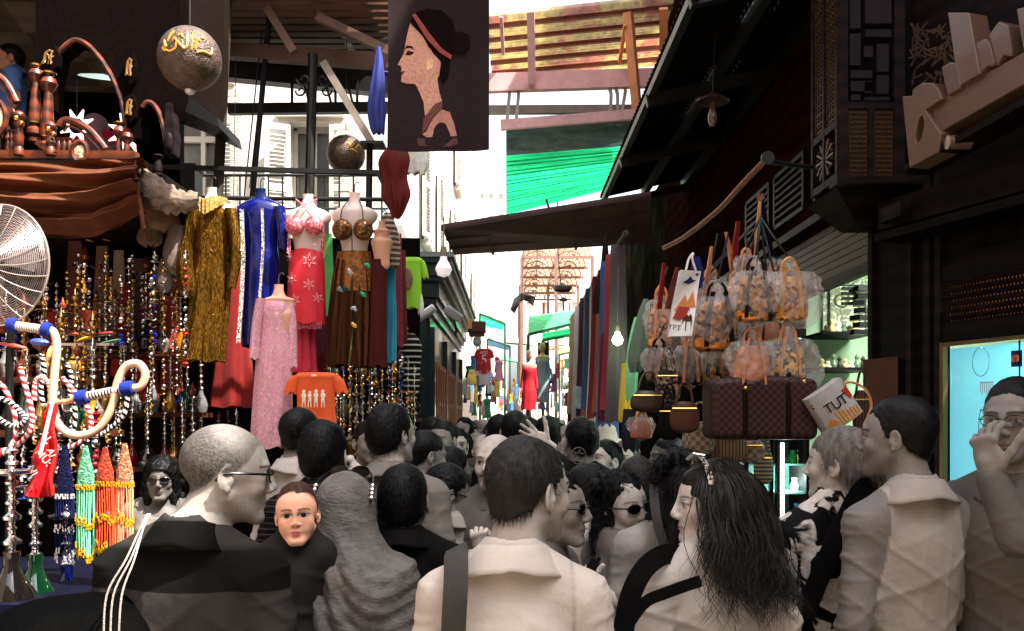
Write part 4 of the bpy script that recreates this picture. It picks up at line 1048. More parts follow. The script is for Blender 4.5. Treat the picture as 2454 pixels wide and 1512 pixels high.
def strip(name, pts, w_, Y, m, parent, th=.006, wave=0, n=24, yo=0):
    "a hanging strip through pixel points with half widths w_ (px)"
    mb = MB(); K = len(pts)-1; ws = w_ if isinstance(w_, (list, tuple)) else [w_]*(K+1)
    def fn(s, t):
        a = min(K-1, int(t*K)); f = t*K-a; u = pts[a][0]*(1-f)+pts[a+1][0]*f; v = pts[a][1]*(1-f)+pts[a+1][1]*f; w = ws[a]*(1-f)+ws[a+1]*f
        p = P(u+(s*2-1)*w, v, Y); p.y += yo+wave*math.sin(s*19+t*3+u*.1)*min(1, t*2+.3); return p
    mb.sheet(fn, n, max(6, K*4), th); return mb.build(name, m, parent, 60)
def cpath(pts, sub=6):
    "smooth curve through points"
    g = lambda i: Vector(pts[max(0, min(len(pts)-1, i))]); o = []
    for i in range(len(pts)-1):
        a, b_, c, d = g(i-1), g(i), g(i+1), g(i+2)
        for j in range(sub):
            t = j/sub; o.append(.5*((2*b_)+(-a+c)*t+(2*a-5*b_+4*c-d)*t*t+(-a+3*b_-3*c+d)*t**3))
    return o+[Vector(pts[-1])]
def twist(name, pts, r, m1, m2, parent=None, n=12, per=7.0):
    "a rope hose with two colours wound round it"
    pp = cpath(pts, 22); mb = MB(); mb.tube(pp, r, n); f = 0
    for i in range(len(pp)-1):
        for k in range(n): mb.m[f] = int(((k/n)+i/per) % 1 > .5); f += 1
    return mb.build(name, [m1, m2], parent)
# dark stall room
st = root('market_stall', (-3.4, 6.5, 0), 'dark deep stall behind the dresses with plank shelves', 'stall')
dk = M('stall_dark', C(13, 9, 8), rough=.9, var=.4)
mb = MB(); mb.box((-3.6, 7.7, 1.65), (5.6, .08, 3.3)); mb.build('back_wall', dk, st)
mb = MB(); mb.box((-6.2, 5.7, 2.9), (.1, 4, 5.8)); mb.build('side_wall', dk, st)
shelf_m = M('shelf_plank', C(74, 38, 24), rough=.5, var=.3, pat='wood', c2=C(44, 22, 15), ps=3)
shelf = []
def mkshelf(u0, u1, v, Y, d=.36):
    a, c = P(u0, v, Y), P(u1, v, Y); mb = MB(); mb.box(((a.x+c.x)/2, Y+.02, a.z-.02), (c.x-a.x, d, .035)); mb.build('shelf', shelf_m, st)
for (u0, u1, v, Y) in ((180, 470, 845, 6.9), (190, 490, 988, 6.7), (180, 480, 1115, 6.5), (-40, 190, 905, 5.4), (-40, 260, 1030, 5.0), (780, 1010, 902, 7.2), (780, 1005, 1000, 7.0), (780, 1000, 1085, 6.8), (400, 600, 1110, 6.9)): mkshelf(u0, u1, v, Y)
# cloths hanging at the back of the stall
for i, (u, v0, v1, w_, cc) in enumerate(((245, 590, 800, 20, (116, 84, 68)), (285, 600, 820, 17, (150, 132, 118)), (330, 620, 830, 22, (90, 70, 64)), (375, 640, 800, 16, (120, 60, 52)), (180, 560, 790, 22, (90, 50, 44)), (300, 680, 900, 26, (150, 22, 24)), (350, 700, 960, 24, (170, 26, 24)), (120, 740, 900, 24, (150, 26, 24)), (225, 780, 930, 24, (70, 40, 36)), (650, 640, 800, 12, (60, 30, 28)), (786, 560, 760, 14, (90, 170, 90)), (780, 690, 900, 16, (80, 16, 20)))):
    o = body('hanging_cloth', u, [(v0, w_*.7), ((v0+v1)/2, w_*.95), (v1, w_*1.15)], 7.25, M('bcloth%d' % i, C(*cc), rough=.8, var=.2), None, .25, .22, 9, 40, 6, i)
    tag(o, '%s cloth hanging at the back of the stall, number %d from the left' % (('brown', 'beige', 'dim brown', 'dull red', 'maroon', 'crimson', 'bright red', 'scarlet', 'umber', 'near black', 'pale green', 'wine red')[i], 1+sorted([245, 285, 330, 375, 180, 301, 350, 120, 225, 650, 786, 780]).index(u if u != 300 else 301)), 'cloth', 'cloths at the back of the stall')
# balcony
bal = root('cafe_balcony', (-3.4, 5.4, 3.2), 'carved wooden cafe balcony with arches, turned columns and medallion railing', 'balcony')
BY = 5.5
mb = MB(); mb.box((-4.4, 6.7, 3.24), (4.4, 2.8, .1)); mb.build('floor', dwood, bal)
mb = MB(); mb.box((-4.9, 8.2, 4.9), (3.7, .1, 3.4)); mb.build('back_wall', black, bal)
mb = MB(); corr(mb, Vector((-7, 5.6, 5.62)), Vector((-3.0, 5.6, 5.45)), Vector((-3.0, 8.15, 4.72)), Vector((-7, 8.15, 4.8)), 14, .006); mb.build('ceiling', M('plank_ceiling', C(120, 108, 94), rough=.7, pat='check', c2=C(92, 80, 68), ps=3, var=.25), bal)
cwd = M('carved_dark', C(12, 6, 5), spec=.03, rough=.8, var=.4, vs=30, bump=.25, bs=40, bd=.01)
BP = lambda u, v, o=0: P(u, v, BY)+Vector((0, o, 0))
mb = MB(); mb.poly([BP(*q) for q in ((85, -80), (432, -80), (432, 225), (418, 262), (400, 330), (392, 298), (375, 258), (356, 246), (342, 258), (336, 300), (335, 330), (304, 330), (292, 240), (258, 165), (215, 112), (178, 98), (142, 128), (128, 190), (125, 260), (85, 175))], (0, .14, 0)); mb.build('arch_panel', cwd, bal)
mb = MB(); mb.poly([P(*q, 6.3) for q in ((380, -80), (540, -80), (535, 240), (520, 300), (500, 262), (400, 240))], (0, .1, 0)); mb.build('side_panel', M('dull_brown', C(34, 25, 20), spec=.05, rough=.8, var=.25), bal)
mb = MB(); mb.poly([P(*q, 6.0) for q in ((355, 222), (440, 222), (520, 280), (526, 306), (425, 258), (352, 232))], (0, .5, 0)); mb.build('black_awning', blk, bal)
mb = MB()
for arc in ([(142, 128), (178, 98), (215, 112), (258, 165), (292, 240), (304, 330)], [(342, 258), (356, 246), (375, 258), (392, 298), (400, 345)]):
    mb.tube(cpath([BP(u, v, -.01) for u, v in arc]), .016, 8)
mb.build('arch_moulding', wood, bal)
mb = MB(); mb.poly([BP(*q, -.03) for q in ((402, 250), (414, 250), (424, 330), (420, 372), (398, 372), (396, 330))], (0, .1, 0)); mb.ball(BP(410, 345, -.04), (.03, .02, .06)); mb.build('carved_bracket', pwood, bal)
def medal(u, v, w_, h, col=gold):
    mb = MB(); mb.poly([BP(u-w_, v-h*.6, -.05), BP(u+w_*.5, v-h, -.05), BP(u+w_, v-h*.2, -.05), BP(u+w_*.9, v+h*.6, -.05), BP(u+w_*.2, v+h, -.05), BP(u-w_*.8, v+h*.6, -.05)], (0, .05, 0)); o = mb.build('medallion', cwd, bal)
    mb = MB()
    for i in range(9):
        a = i*.7; mb.tube(cpath([BP(u+w_*.6*math.sin(a), v+h*.5*math.cos(a*1.3), -.056), BP(u+w_*.3*math.sin(a+1), v+h*.5*math.sin(a*2), -.062), BP(u+w_*.5*math.cos(a), v-h*.5*math.cos(a), -.056)], 4), .0045, 5)
    mb.build('carved_script', M('carved_gold', C(150, 110, 66), rough=.4, metal=.3), o)
medal(126, 146, 25, 32); medal(318, 170, 14, 40); medal(318, 265, 15, 36)
def column(u, v0, v1, s=1.0, gd=True, m=wood):
    a, c = BP(u, v0, -.04), BP(u-6*(v1-v0)/170, v1, -.04); L = (a-c).length; R = (a-c).to_track_quat('Z', 'Y').to_matrix(); r = .04*s
    pr = [(.0, 0), (r*.9, 0), (r*.9, .02), (r*.6, .03), (r*1.15, .10*L), (r*1.1, .16*L), (r*.6, .21*L), (r*.95, .25*L), (r*.9, .4*L), (r*.62, .70*L), (r*.5, .78*L), (r*.9, .82*L), (r*1.2, .88*L), (r*.9, .94*L), (r*.5, .96*L), (r*.8, L), (0, L)]
    mb = MB(); mb.lathe(pr, c, 20, R); o = mb.build('column', m, bal)
    if gd:
        mb = MB(); mb.lathe([(r*.7, .235*L), (r*1.0, .24*L), (r*1.0, .255*L), (r*.7, .26*L)], c, 20, R); mb.lathe([(r*.7, .985*L), (r*1.0, .99*L), (r*1.0, 1.01*L), (r*.7, 1.015*L)], c, 20, R); mb.build('gilt_ring', gold, o)
column(96, 164, 345); column(126, 182, 384, 1.05); column(294, 300, 470, .8); column(312, 316, 470, .8, False)
column(386, 372, 430, .7, False, pwood)
for arc, r in (([(-40, 205), (5, 192), (40, 215), (66, 262)], .022), ([(166, 318), (178, 304), (205, 308), (240, 330), (274, 372)], .022), ([(-30, 225), (5, 212), (36, 236), (60, 285)], .008), ([(176, 330), (190, 318), (225, 336), (262, 376)], .008)): mb = MB(); mb.tube(cpath([BP(u, v, -.12) for u, v in arc], 8), r, 10); mb.build('arched_rail', wood, bal)
for (u, v, r, sq) in ((22, 300, 31, .75), (218, 380, 19, .9)):
    mb = MB(); mb.tube([BP(u+r*sq*math.sin(a), v-r*1.25*math.cos(a), -.14) for a in [i*math.pi/12 for i in range(25)]], .016, 8); o = mb.build('ring_frame', wood, bal)
    mb = MB(); mb.lathe([(0, 0), (.028*r/19, 0), (.034*r/19, .006), (0, .012)], BP(u, v, -.14), 20, Matrix.Rotation(rad(90), 3, 'X'), sy=1.2); mb.build('carved_boss', M('pale_boss', C(196, 176, 140), rough=.4, var=.5, vs=60, bump=1, bs=60), o)
for u in (46, 55, 63, 71, -10, 140, 165, 178, 190): 
    c = BP(u, 384, -.12); h = .15 if u < 100 else .1; mb = MB(); mb.lathe([(.0, 0), (.016, 0), (.014, .02), (.02, .05), (.011, .08), (.02, .1), (.008, h-.02), (.016, h), (0, h)], c, 12); mb.build('spindle', wood, bal)
for u, v in ((76, 305), (150, 330)):
    mb = MB(); c = BP(u, 388, -.14); h = (388-v)*BY/F; mb.lathe([(.0, 0), (.03, 0), (.03, .03), (.02, .05), (.028, h*.5), (.018, h*.75), (.03, h*.85), (.03, h*.95), (.0, h)], c, 16); mb.ball(c+Vector((0, 0, h+.02)), .035); mb.build('newel_post', wood, bal)
    mb = MB(); mb.ball(c+Vector((.0, -.03, h+.0)), .016); mb.ball(c+Vector((.03, -.03, h-.03)), .014); mb.build('gilt_knob', gold, bal)
mb = MB(); mb.beam(BP(-60, 384, -.1), BP(345, 386, -.1), .07, .05); mb.beam(BP(118, 358, -.13), BP(160, 385, -.13), .05, .03); mb.build('bottom_rail', wood, bal)
def star(u, v, r, label):
    Y = 6.2; s = root('star_lantern', P(u, v, Y), label, 'lantern', 'glowing star lanterns in the cafe'); mb = MB(); em = M('star_glow', C(255, 230, 222), emit=C(255, 200, 185), es=.45, var=0)
    for i in range(8):
        a = rad(22.5+45*i)
        for kk in (1, .72, .45):
            tip = P(u+math.sin(a)*r*(.42+.58*kk), v-math.cos(a)*r*(.42+.58*kk), Y)
            for sg_ in (-1, 1):
                b_ = a+sg_*rad(20)*kk; mb.beam(tip, P(u+math.sin(b_)*r*.45, v-math.cos(b_)*r*.45, Y), .007, .007)
    mb.build('glowing_tube', em, s)
    mb = MB(); mb.ball(P(u, v, Y+.05), .05); mb.tube([P(u, v, Y+.05), P(u, v-r*2.6, Y+.05)], .004, 4); mb.build('core', black, s)
star(184, 302, 42, 'glowing white star lantern left of the pink seated figure'); star(307, 318, 50, 'larger glowing white star lantern right of the pink seated figure')
mb = MB(); R = RZ(20)@RX(24); mb.lathe([(.0, .03), (.15, .01), (.17, 0), (.15, -.01), (0, -.02)], P(246, 186, 6.6), 24, R); tag(mb.build('ceiling_disc', M('teal_disc', C(130, 150, 148), rough=.3, metal=.3)), 'pale teal metal disc fan hanging under the cafe ceiling', 'ceiling fan')
# drape
dr = M('brown_canvas', C(92, 50, 29), rough=.8, var=.16, vs=5, bump=.35, bs=9, bd=.03)
mb = MB()
def drf(s, t):
    u = -80+430*s; top = 382+6*s+4*math.sin(s*5); bot = 500+66*math.sin(min(1, s*1.05)*math.pi*.8+.2)-34*max(0, s-.75)*4*.9
    v = top+(bot-top)*t
    sag = 26*math.sin(s*math.pi)*(t*(1-t))*2
    y = 4.75-.10*math.sin(t*math.pi)*1.2-.05*math.sin(t*21+2.2*math.sin(s*3.2)+s*2)-.018*math.sin(t*52+5*math.sin(s*4))-.01*math.sin(s*40+t*9)*t
    return P(u, v+sag, 4.75)+Vector((0, y-4.75, 0))
mb.sheet(drf, 80, 110, .012); tag(mb.build('canvas_valance', dr, None, 70), 'sagging brown canvas valance gathered under the cafe balcony', 'awning cloth')
mb = MB(); mb.tube([P(-60, 383, 4.8), P(345, 390, 4.8)], .022, 8)
def knot(u0, v0, u1, v1, w0, w1, m, label, sd, Y=4.8):
    mb = MB(); rs = random.Random(sd)
    def fn(s, t):
        u = u0+(u1-u0)*t; v = v0+(v1-v0)*t+18*math.sin(t*3); w_ = w0+(w1-w0)*t; a = s*2*math.pi
        r = w_*(1+.28*math.sin(5*a+t*9+sd)+.16*math.sin(11*a-t*14)+.1*math.sin(t*40+a))
        return P(u-.4*r*math.cos(a), v+r*math.sin(a), Y)+Vector((0, .05*math.cos(a), 0))
    mb.sheet(fn, 44, 40); tag(mb.build('bunched_cloth', m, None, 80), label, 'cloth')
knot(335, 440, 475, 478, 40, 15, M('grey_cloth', C(122, 104, 90), rough=.9, var=.3, vs=12, bump=.8, bs=16, bd=.03), 'crumpled grey-brown cloth bunched at the end of the valance', 1)
knot(325, 400, 345, 545, 18, 26, dr, 'knotted brown canvas end tied at the corner of the balcony', 2, 4.7)
for i, (u, v, w_, h, cc) in enumerate(((390, 520, 40, 36, (120, 92, 70)), (360, 560, 30, 30, (104, 80, 64)), (425, 600, 34, 60, (128, 108, 98)), (395, 660, 20, 40, (96, 84, 78)))):
    o = body('hanging_bag', u, [(v-h, w_*.5), (v-h*.3, w_*.9), (v+h*.6, w_), (v+h, w_*.4)], 6.2, M('bagc%d' % i, C(*cc), rough=.7, var=.3, bump=.5, bs=30), None, .5, .05, 7, 32, 5, i, wob=.12)
    tag(o, ('tan cloth bag hanging high under the bunched cloth', 'small brown cloth bag beside the valance knot', 'grey beaded cloth bag left of the gold dress', 'small grey cloth bag below the beaded one')[i], 'bag')
# standing fan cage
fn_ = root('pedestal_fan', P(-4, 635, 4.5), 'large round wire-caged fan at the far left edge', 'fan')
fc = P(-4, 635, 4.5); R = RZ(-14); chrome = M('fan_wire', C(206, 188, 180), rough=.3, metal=.7, var=.1); rr = .305
f3 = lambda x, y, z: fc+R@Vector((x, y, z))
mb = MB()
for i in range(34):
    t = (i+1)/35; r = rr*t; y = -.085*math.cos(t*math.pi/2)
    mb.tube([f3(r*math.cos(a), y, r*math.sin(a)) for a in [2*math.pi*q/56 for q in range(57)]], .0011, 4, False)
for i in range(22):
    a = 2*math.pi*i/22; mb.tube([f3(rr*t*math.cos(a+.35*t), -.088*math.cos(t*math.pi/2)-.004, rr*t*math.sin(a+.35*t)) for t in [.1+.9*q/10 for q in range(11)]], .0021, 5, False)
mb.build('front_grille', chrome, fn_)
mb = MB()
for i in range(20):
    t = (i+1)/20; mb.tube([f3(rr*t*math.cos(a), .085*math.cos(t*math.pi/2), rr*t*math.sin(a)) for a in [2*math.pi*q/48 for q in range(49)]], .0012, 4, False)
mb.build('rear_grille', chrome, fn_)
mb = MB(); mb.tube([f3(rr*math.cos(a), 0, rr*math.sin(a)) for a in [2*math.pi*q/60 for q in range(61)]], .006, 8); mb.build('rim', chrome, fn_)
mb = MB(); mb.lathe([(0, 0), (.03, .002), (.034, .01), (0, .02)], f3(0, -.1, 0), 16, R@RX(90)); mb.build('badge', M('white_badge', C(220, 210, 204), rough=.3), fn_)
mb = MB()
for i in range(3):
    a0 = i*2.09; mb.add([f3(math.cos(a0)*.04, -.01, math.sin(a0)*.04), f3(math.cos(a0-.2)*.25, -.03, math.sin(a0-.2)*.25), f3(math.cos(a0+.5)*.26, .03, math.sin(a0+.5)*.26), f3(math.cos(a0+.9)*.06, .02, math.sin(a0+.9)*.06)], [(0, 1, 2, 3)])
mb.build('blade', M('fan_blade', C(130, 118, 116), rough=.4, metal=.5), fn_)
mb = MB(); mb.lathe([(0, 0), (.06, 0), (.06, .12), (0, .14)], f3(0, .02, 0), 16, R@RX(-90)); mb.tube([f3(0, .1, 0), fc+Vector((0, .1, -.5)), fc+Vector((0, .1, -2.3))], .02, 8); mb.build('motor_and_pole', blk, fn_)
# ---------------------------------------------------------------- globes with writing
def globe(u, v, r_, Y, strokes, label):
    c = P(u, v, Y); r = r_*Y/F; g = root('metal_globe', c, label, 'hanging globe', 'pierced metal globes')
    mb = MB(); mb.ball(c, r, 64, 40); mb.build('shell', M('pierced_metal', C(88, 70, 60), rough=.42, metal=.3, var=.5, vs=26, bump=.9, bs=90, bd=.01), g)
    mb = MB()
    for s in strokes:
        pts = []
        for a, b_ in s:
            p = P(a, b_, Y); dx, dz = p.x-c.x, p.z-c.z; k_ = r*r-dx*dx-dz*dz
            if k_ > 0: pts.append(Vector((p.x, c.y-math.sqrt(k_)-.001, p.z)))
        if len(pts) > 1: mb.tube(cpath(pts, 5), [r_*.045*Y/F*(.6+.5*math.sin(math.pi*i/(5*(len(pts)-1)))) for i in range(5*(len(pts)-1)+1)], 6)
    mb.build('gilt_script', M('gilt_paint', C(226, 164, 72), rough=.3, metal=.5, var=.3, vs=30), g)
    mb = MB(); mb.lathe([(0, -r*1.18), (r*.13, -r*1.12), (r*.17, -r*1.03), (r*.12, -r*.95), (0, -r*.95)], c, 14); mb.build('bulb', M('clear_bulb', C(206, 200, 210), rough=.08, var=0, metal=.2), g)
    mb = MB(); mb.tube([c+Vector((0, 0, r)), c+Vector((.01, 0, r+1.6))], .003, 5); mb.build('wire', steel, g)
globe(455, 141, 74, 4.5, [[(418, 122), (423, 138), (418, 140)], [(424, 150), (416, 142), (424, 132)], [(428, 128), (434, 112), (442, 102), (436, 108)], [(424, 146), (434, 152), (448, 146), (452, 132), (462, 140), (470, 146), (474, 138), (473, 106)], [(440, 130), (446, 122), (452, 130)], [(484, 148), (484, 104)], [(492, 146), (494, 118), (500, 124)], [(494, 152), (505, 146), (518, 146), (520, 128)], [(452, 116), (460, 112), (464, 120)], [(500, 114), (506, 112)]], 'big dark pierced globe with gilt Arabic writing beside the thick post')
globe(829, 370, 46, 7.0, [[(835, 362), (842, 355), (848, 366)], [(845, 350), (850, 362), (856, 352)], [(858, 366), (864, 356), (868, 362)], [(842, 372), (852, 370), (862, 374)]], 'smaller dark pierced globe with a worn gilt mark above the coral dress')
# ---------------------------------------------------------------- printed hanging with a profile portrait
pt = root('portrait_hanging', P(1050, -60, 5.0), 'dark brown textile hanging printed with a woman in profile', 'wall hanging')
def pw_(u, v, o=0):
    s = (u-930)/240; t = (v+80)/440
    return P(u, v+3*math.sin(s*3.1), 5.0)+Vector((0, .03*math.sin(s*2.4+.5)+.02*math.sin(t*4)+.012*math.sin(s*9)*t-o, 0))
mb = MB(); mb.sheet(lambda s, t: pw_(928+244*s-(t > .96)*4*math.sin(s*math.pi)*0, -80+438*t), 36, 30, .01); mb.build('cloth', M('brown_textile', C(34, 20, 21), rough=.95, var=.25, vs=50, bump=.6, bs=300, sheen=.2), pt, 80)
def pr_(name, pts, col, off, bm=0):
    mb = MB(); mb.poly([pw_(u, v, off) for u, v in pts], (0, .003, 0)); mb.build(name, M('print_'+name, col, rough=.95, var=.3, vs=70, bump=.5, bs=300), pt, 0)
zz = lambda L: [(900/1.4866+x*.2536, 60.5+y*.2536) for x, y in L]
pr_('face_print', zz([(1480, -60), (1620, -80), (1640, 120), (1700, 230), (1770, 300), (1780, 400), (1740, 470), (1760, 600), (1790, 700), (1720, 740), (1650, 820), (1625, 830), (1610, 700), (1570, 600), (1530, 520), (1440, 520), (1395, 505), (1400, 440), (1412, 425), (1392, 405), (1400, 385), (1390, 350), (1362, 345), (1400, 270), (1420, 230), (1428, 180), (1450, 60)]), C(196, 142, 122), .004)
pr_('bust_print', zz([(1640, 980), (1700, 860), (1780, 770), (1860, 800), (1900, 900), (1930, 1030), (1640, 1040), (1600, 1010)]), C(178, 122, 108), .004)
pr_('collar_print', zz([(1610, 860), (1720, 720), (1790, 690), (1790, 760), (1700, 850), (1640, 960), (1600, 1000)]), C(104, 62, 56), .008)
pr_('hair_print', zz([(1480, -60), (1520, -150), (1640, -200), (1780, -180), (1880, -90), (1920, 40), (1900, 180), (1860, 330), (1840, 460), (1790, 520), (1760, 430), (1775, 320), (1730, 230), (1660, 170), (1600, 60), (1540, 0)]), C(18, 9, 11), .008)
pr_('bun_print', zz([(1880, 60), (1960, 20), (2040, 60), (2060, 150), (2000, 230), (1920, 230), (1870, 160)]), C(22, 11, 13), .012)
pr_('band_print', zz([(1500, -130), (1530, -150), (1660, 30), (1780, 180), (1880, 250), (1870, 290), (1760, 220), (1640, 90)]), C(140, 66, 58), .012)
pr_('brow_print', zz([(1425, 190), (1450, 155), (1500, 160), (1520, 195), (1480, 175), (1445, 182)]), C(40, 22, 24), .008)
pr_('eye_print', zz([(1435, 240), (1460, 205), (1520, 215), (1500, 240), (1460, 250)]), C(48, 26, 26), .008)
pr_('ear_print', zz([(1630, 330), (1650, 285), (1690, 270), (1705, 310), (1690, 360), (1650, 390), (1632, 370)]), C(222, 170, 132), .008)
pr_('mouth_print', zz([(1392, 408), (1435, 402), (1412, 425), (1400, 424)]), C(110, 50, 50), .008)
pr_('edge_print', zz([(1550, 1050), (1930, 1050), (1940, 1110), (1850, 1135), (1560, 1120)]), C(84, 58, 54), .004)
mb = MB(); mb.tube([P(925, -80, 5.05), P(1176, -82, 5.05)], .012, 8); mb.build('rod', blk, pt)
# ---------------------------------------------------------------- mannequins and dresses
man = M('mannequin_skin', C(228, 206, 196), rough=.35, var=.04); peach = M('mannequin_peach', C(226, 168, 142), rough=.35, var=.05)
def torso_m(c, vn, s, Y, par, m=man, sh=54):
    return body('torso', c, [(vn, 13*s), (vn+14*s, 12.5*s), (vn+30*s, 20*s), (vn+38*s, 40*s, 0, .5), (vn+48*s, sh*s, 0, .45), (vn+62*s, sh*1.0*s, 0, .45), (vn+78*s, 42*s), (vn+100*s, 38*s), (vn+140*s, 30*s), (vn+170*s, 32*s), (vn+185*s, 24*s)], Y, m, par, .55, n=40)
def mann(c, vn, Y, label, s=1, m=man, sh=54):
    r = root('dress_mannequin', P(c, vn+180, Y), label, 'mannequin', 'mannequins hanging over the stall'); torso_m(c, vn, s, Y, r, m, sh)
    mb = MB(); t = P(c, vn, Y); mb.tube(cpath([t+Vector((0, 0, -.02)), t+Vector((0, 0, .05)), t+Vector((.02, 0, .075)), t+Vector((.03, 0, .06))], 4), .004, 5); mb.build('hook', steel, r)
    return r
gol = M('gold_lame', C(122, 86, 28), rough=.3, metal=.9, var=.3, vs=30, pat='sequin', ps=330, stretch=(1, 1, .12))
r = mann(507, 450, 6.2, 'headless mannequin in a long gold lame dress, leftmost of the high row')
body('dress', 505, [(496, 50, 2, .5), (520, 52), (560, 47), (620, 42, 3), (680, 46), (740, 46, -4), (800, 47, -12), (866, 50, -18)], 6.2, gol, r, .55, .16, 9, 90, 6, 1, p0=.1)
body('sleeve', 452, [(500, 14, 10, 1), (560, 15, 4, 1), (620, 18, -8, 1), (690, 20, -4, .7), (712, 6, 6, .6)], 6.15, gol, r, 1, .12, 5, 24, 5, 2)
body('sleeve', 560, [(500, 13, -8, 1), (560, 13, 4, 1), (620, 12, 6, 1), (690, 10, -6, .7)], 6.15, gol, r, 1, .12, 5, 24, 5, 3)
mb = MB(); lam = M('gold_collar', C(224, 186, 110), rough=.25, metal=.7, var=.3, vs=30, pat='sequin', ps=140)
mb.sheet(lambda s, t: P(465+84*s, 478+14*math.cos(s*2*math.pi)*0+(6+30*math.sin(s*math.pi)**.7)*t+10*math.sin(s*math.pi)-6*abs(math.sin(s*2*math.pi)), 6.2)+Vector((0, -.14+.10*(2*s-1)**2-.006*math.sin(s*60), 0)), 50, 6, .01); mb.build('collar', lam, r)
blu = M('blue_satin', C(9, 18, 92), rough=.2, var=.25, vs=8, bump=.3, bs=14, bd=.02, coat=.5)
r = mann(625, 452, 6.25, 'headless mannequin in a royal blue satin dress with silver stripes', m=M('mannequin_navy', C(20, 34, 80), rough=.3))
body('dress', 625, [(478, 24), (492, 50, 0, .5), (510, 56, 0, .5), (535, 46), (580, 40), (630, 44, 1), (700, 46), (760, 44, -2), (830, 42, -4)], 6.25, blu, r, .58, .05, 6, 60, 6, 4)
body('sleeve', 574, [(496, 13, 6, 1), (540, 14, 0, 1), (600, 12, -4, 1)], 6.2, blu, r, 1, .03, 5, 20, 4, 5); body('sleeve', 676, [(496, 13, -6, 1), (540, 14, 0, 1), (600, 13, 6, 1)], 6.2, blu, r, 1, .03, 5, 20, 4, 6)
sq = M('silver_sequin', C(226, 220, 210), rough=.2, metal=.6, pat='sequin', ps=160, c2=C(70, 66, 60), pw=.6)
strip('trim', [(590, 510), (594, 620), (590, 720), (582, 825)], 4, 6.25, sq, r, .02, yo=-.115); strip('trim', [(640, 510), (642, 600), (634, 720), (632, 820)], 2.5, 6.25, sq, r, .02, yo=-.13)
cor = M('coral_cloth', C(222, 44, 56), rough=.6, var=.12, bump=.2, bs=18); cor2 = M('coral_sequin', C(222, 92, 104), rough=.3, metal=.2, pat='sequin', ps=120, c2=C(250, 190, 190), pw=.75)
r = mann(738, 466, 6.2, 'headless mannequin in a coral halter dress with starry flowers')
def bra(c, v, s, Y, m, par):
    mb = MB()
    for d in (-1, 1): mb.ball(P(c+d*22*s, v, Y)+Vector((0, -.075, 0)), (.062*s, .06*s, .066*s), 20, 12)
    mb.build('bra', m, par)
bra(735, 546, 1.05, 6.2, cor2, r)
mb = MB()
for a, c_ in ((706, 762), (764, 712)): mb.tube(cpath([P(a, 540, 6.2)+Vector((0, -.13, 0)), P((a+c_)/2, 505, 6.2)+Vector((0, -.11, 0)), P(c_, 480, 6.2)+Vector((0, -.03, 0))], 5), .006, 5)
for u in (698, 778):
    for q in range(3): mb.tube([P(u+q*3, 560, 6.2)+Vector((0, -.08, 0)), P(u+q*3-2, 612+q*4, 6.2)+Vector((0, -.09, 0))], .003, 4)
mb.build('strap', cor2, r)
body('under_skirt', 726, [(640, 30), (700, 36), (770, 34, -4), (892, 38, -6)], 6.28, M('rose_cloth', C(206, 46, 66), rough=.6), r, .5, .14, 9, 64, 6, 8)
def coral_lv(): return [(566, 10, 0), (590, 24), (625, 40), (690, 43), (740, 43), (775, 42)]
body('skirt', 736, coral_lv(), 6.2, cor, r, .6, .035, 8, 64, 6, 9)
starm = M('star_sequin', C(250, 178, 176), rough=.3, var=.2, vs=60, metal=.1)
for i, (u, v, q) in enumerate(((748, 628, 19), (704, 670, 16), (746, 685, 15), (712, 722, 16), (766, 716, 13), (698, 618, 12), (760, 592, 7))):
    mb = MB(); pts = []
    for k_ in range(12):
        a = k_*math.pi/6+i; rr_ = q*(1 if k_ % 2 == 0 else .38); pu, pv = u+math.sin(a)*rr_, v-math.cos(a)*rr_
        x = (pu-736)/44; pts.append(P(pu, pv, 6.2)+Vector((0, -.079*math.sqrt(max(0.02, 1-x*x))-.006, 0)))
    pts2 = [p.lerp(sum(pts, Vector())/12, .28) for p in pts]
    mb.add(pts+pts2, [(k_, (k_+1) % 12, 12+(k_+1) % 12, 12+k_) for k_ in range(12)]); mb.ball(sum(pts, Vector())/12+Vector((0, -.004, 0)), .008, 6, 4); mb.build('star_flower', starm, r)
mb = MB()
for i in range(34): u = 698+i*2.3; mb.tube([P(u, 772, 6.2)+Vector((0, -.06, 0)), P(u+rnd.uniform(-1, 1), 790, 6.2)+Vector((0, -.06, 0))], .0022, 4)
mb.build('fringe', cor2, r)
brz = M('bronze_sequin', C(92, 62, 38), rough=.3, metal=.45, var=.3, vs=16, pat='sequin', ps=80, c2=C(190, 120, 44), pw=.78); brp = M('bronze_pleat', C(84, 50, 28), rough=.25, metal=.75, var=.3, vs=10, stretch=(1, 1, .2))
r = mann(850, 462, 6.15, 'headless mannequin in a bronze sequin bra and belly-dance skirt')
bra(850, 556, 1.12, 6.15, brz, r)
mb = MB()
for d in (-1, 1): mb.tube(cpath([P(850+d*26, 540, 6.15)+Vector((0, -.1, 0)), P(850+d*24, 510, 6.15)+Vector((0, -.1, 0)), P(850+d*12, 480, 6.15)+Vector((0, -.02, 0))], 5), .004, 5)
mb.tube([P(850, 565, 6.15)+Vector((0, -.11, 0)), P(850, 612, 6.15)+Vector((0, -.1, 0))], .004, 5); mb.build('strap', blk, r)
body('skirt', 848, [(606, 38), (640, 46), (690, 52), (740, 56, 0), (800, 58, -3), (878, 58, -6)], 6.15, [brp], r, .55, .13, 15, 120, 6, 10, p0=0)
body('hip_band', 849, [(604, 39.5), (630, 44), (660, 49), (700, 53)], 6.15, M('bronze_band', C(150, 96, 46), rough=.28, metal=.5, var=.4, vs=20, pat='sequin', ps=60), r, .56, 0, n=56)
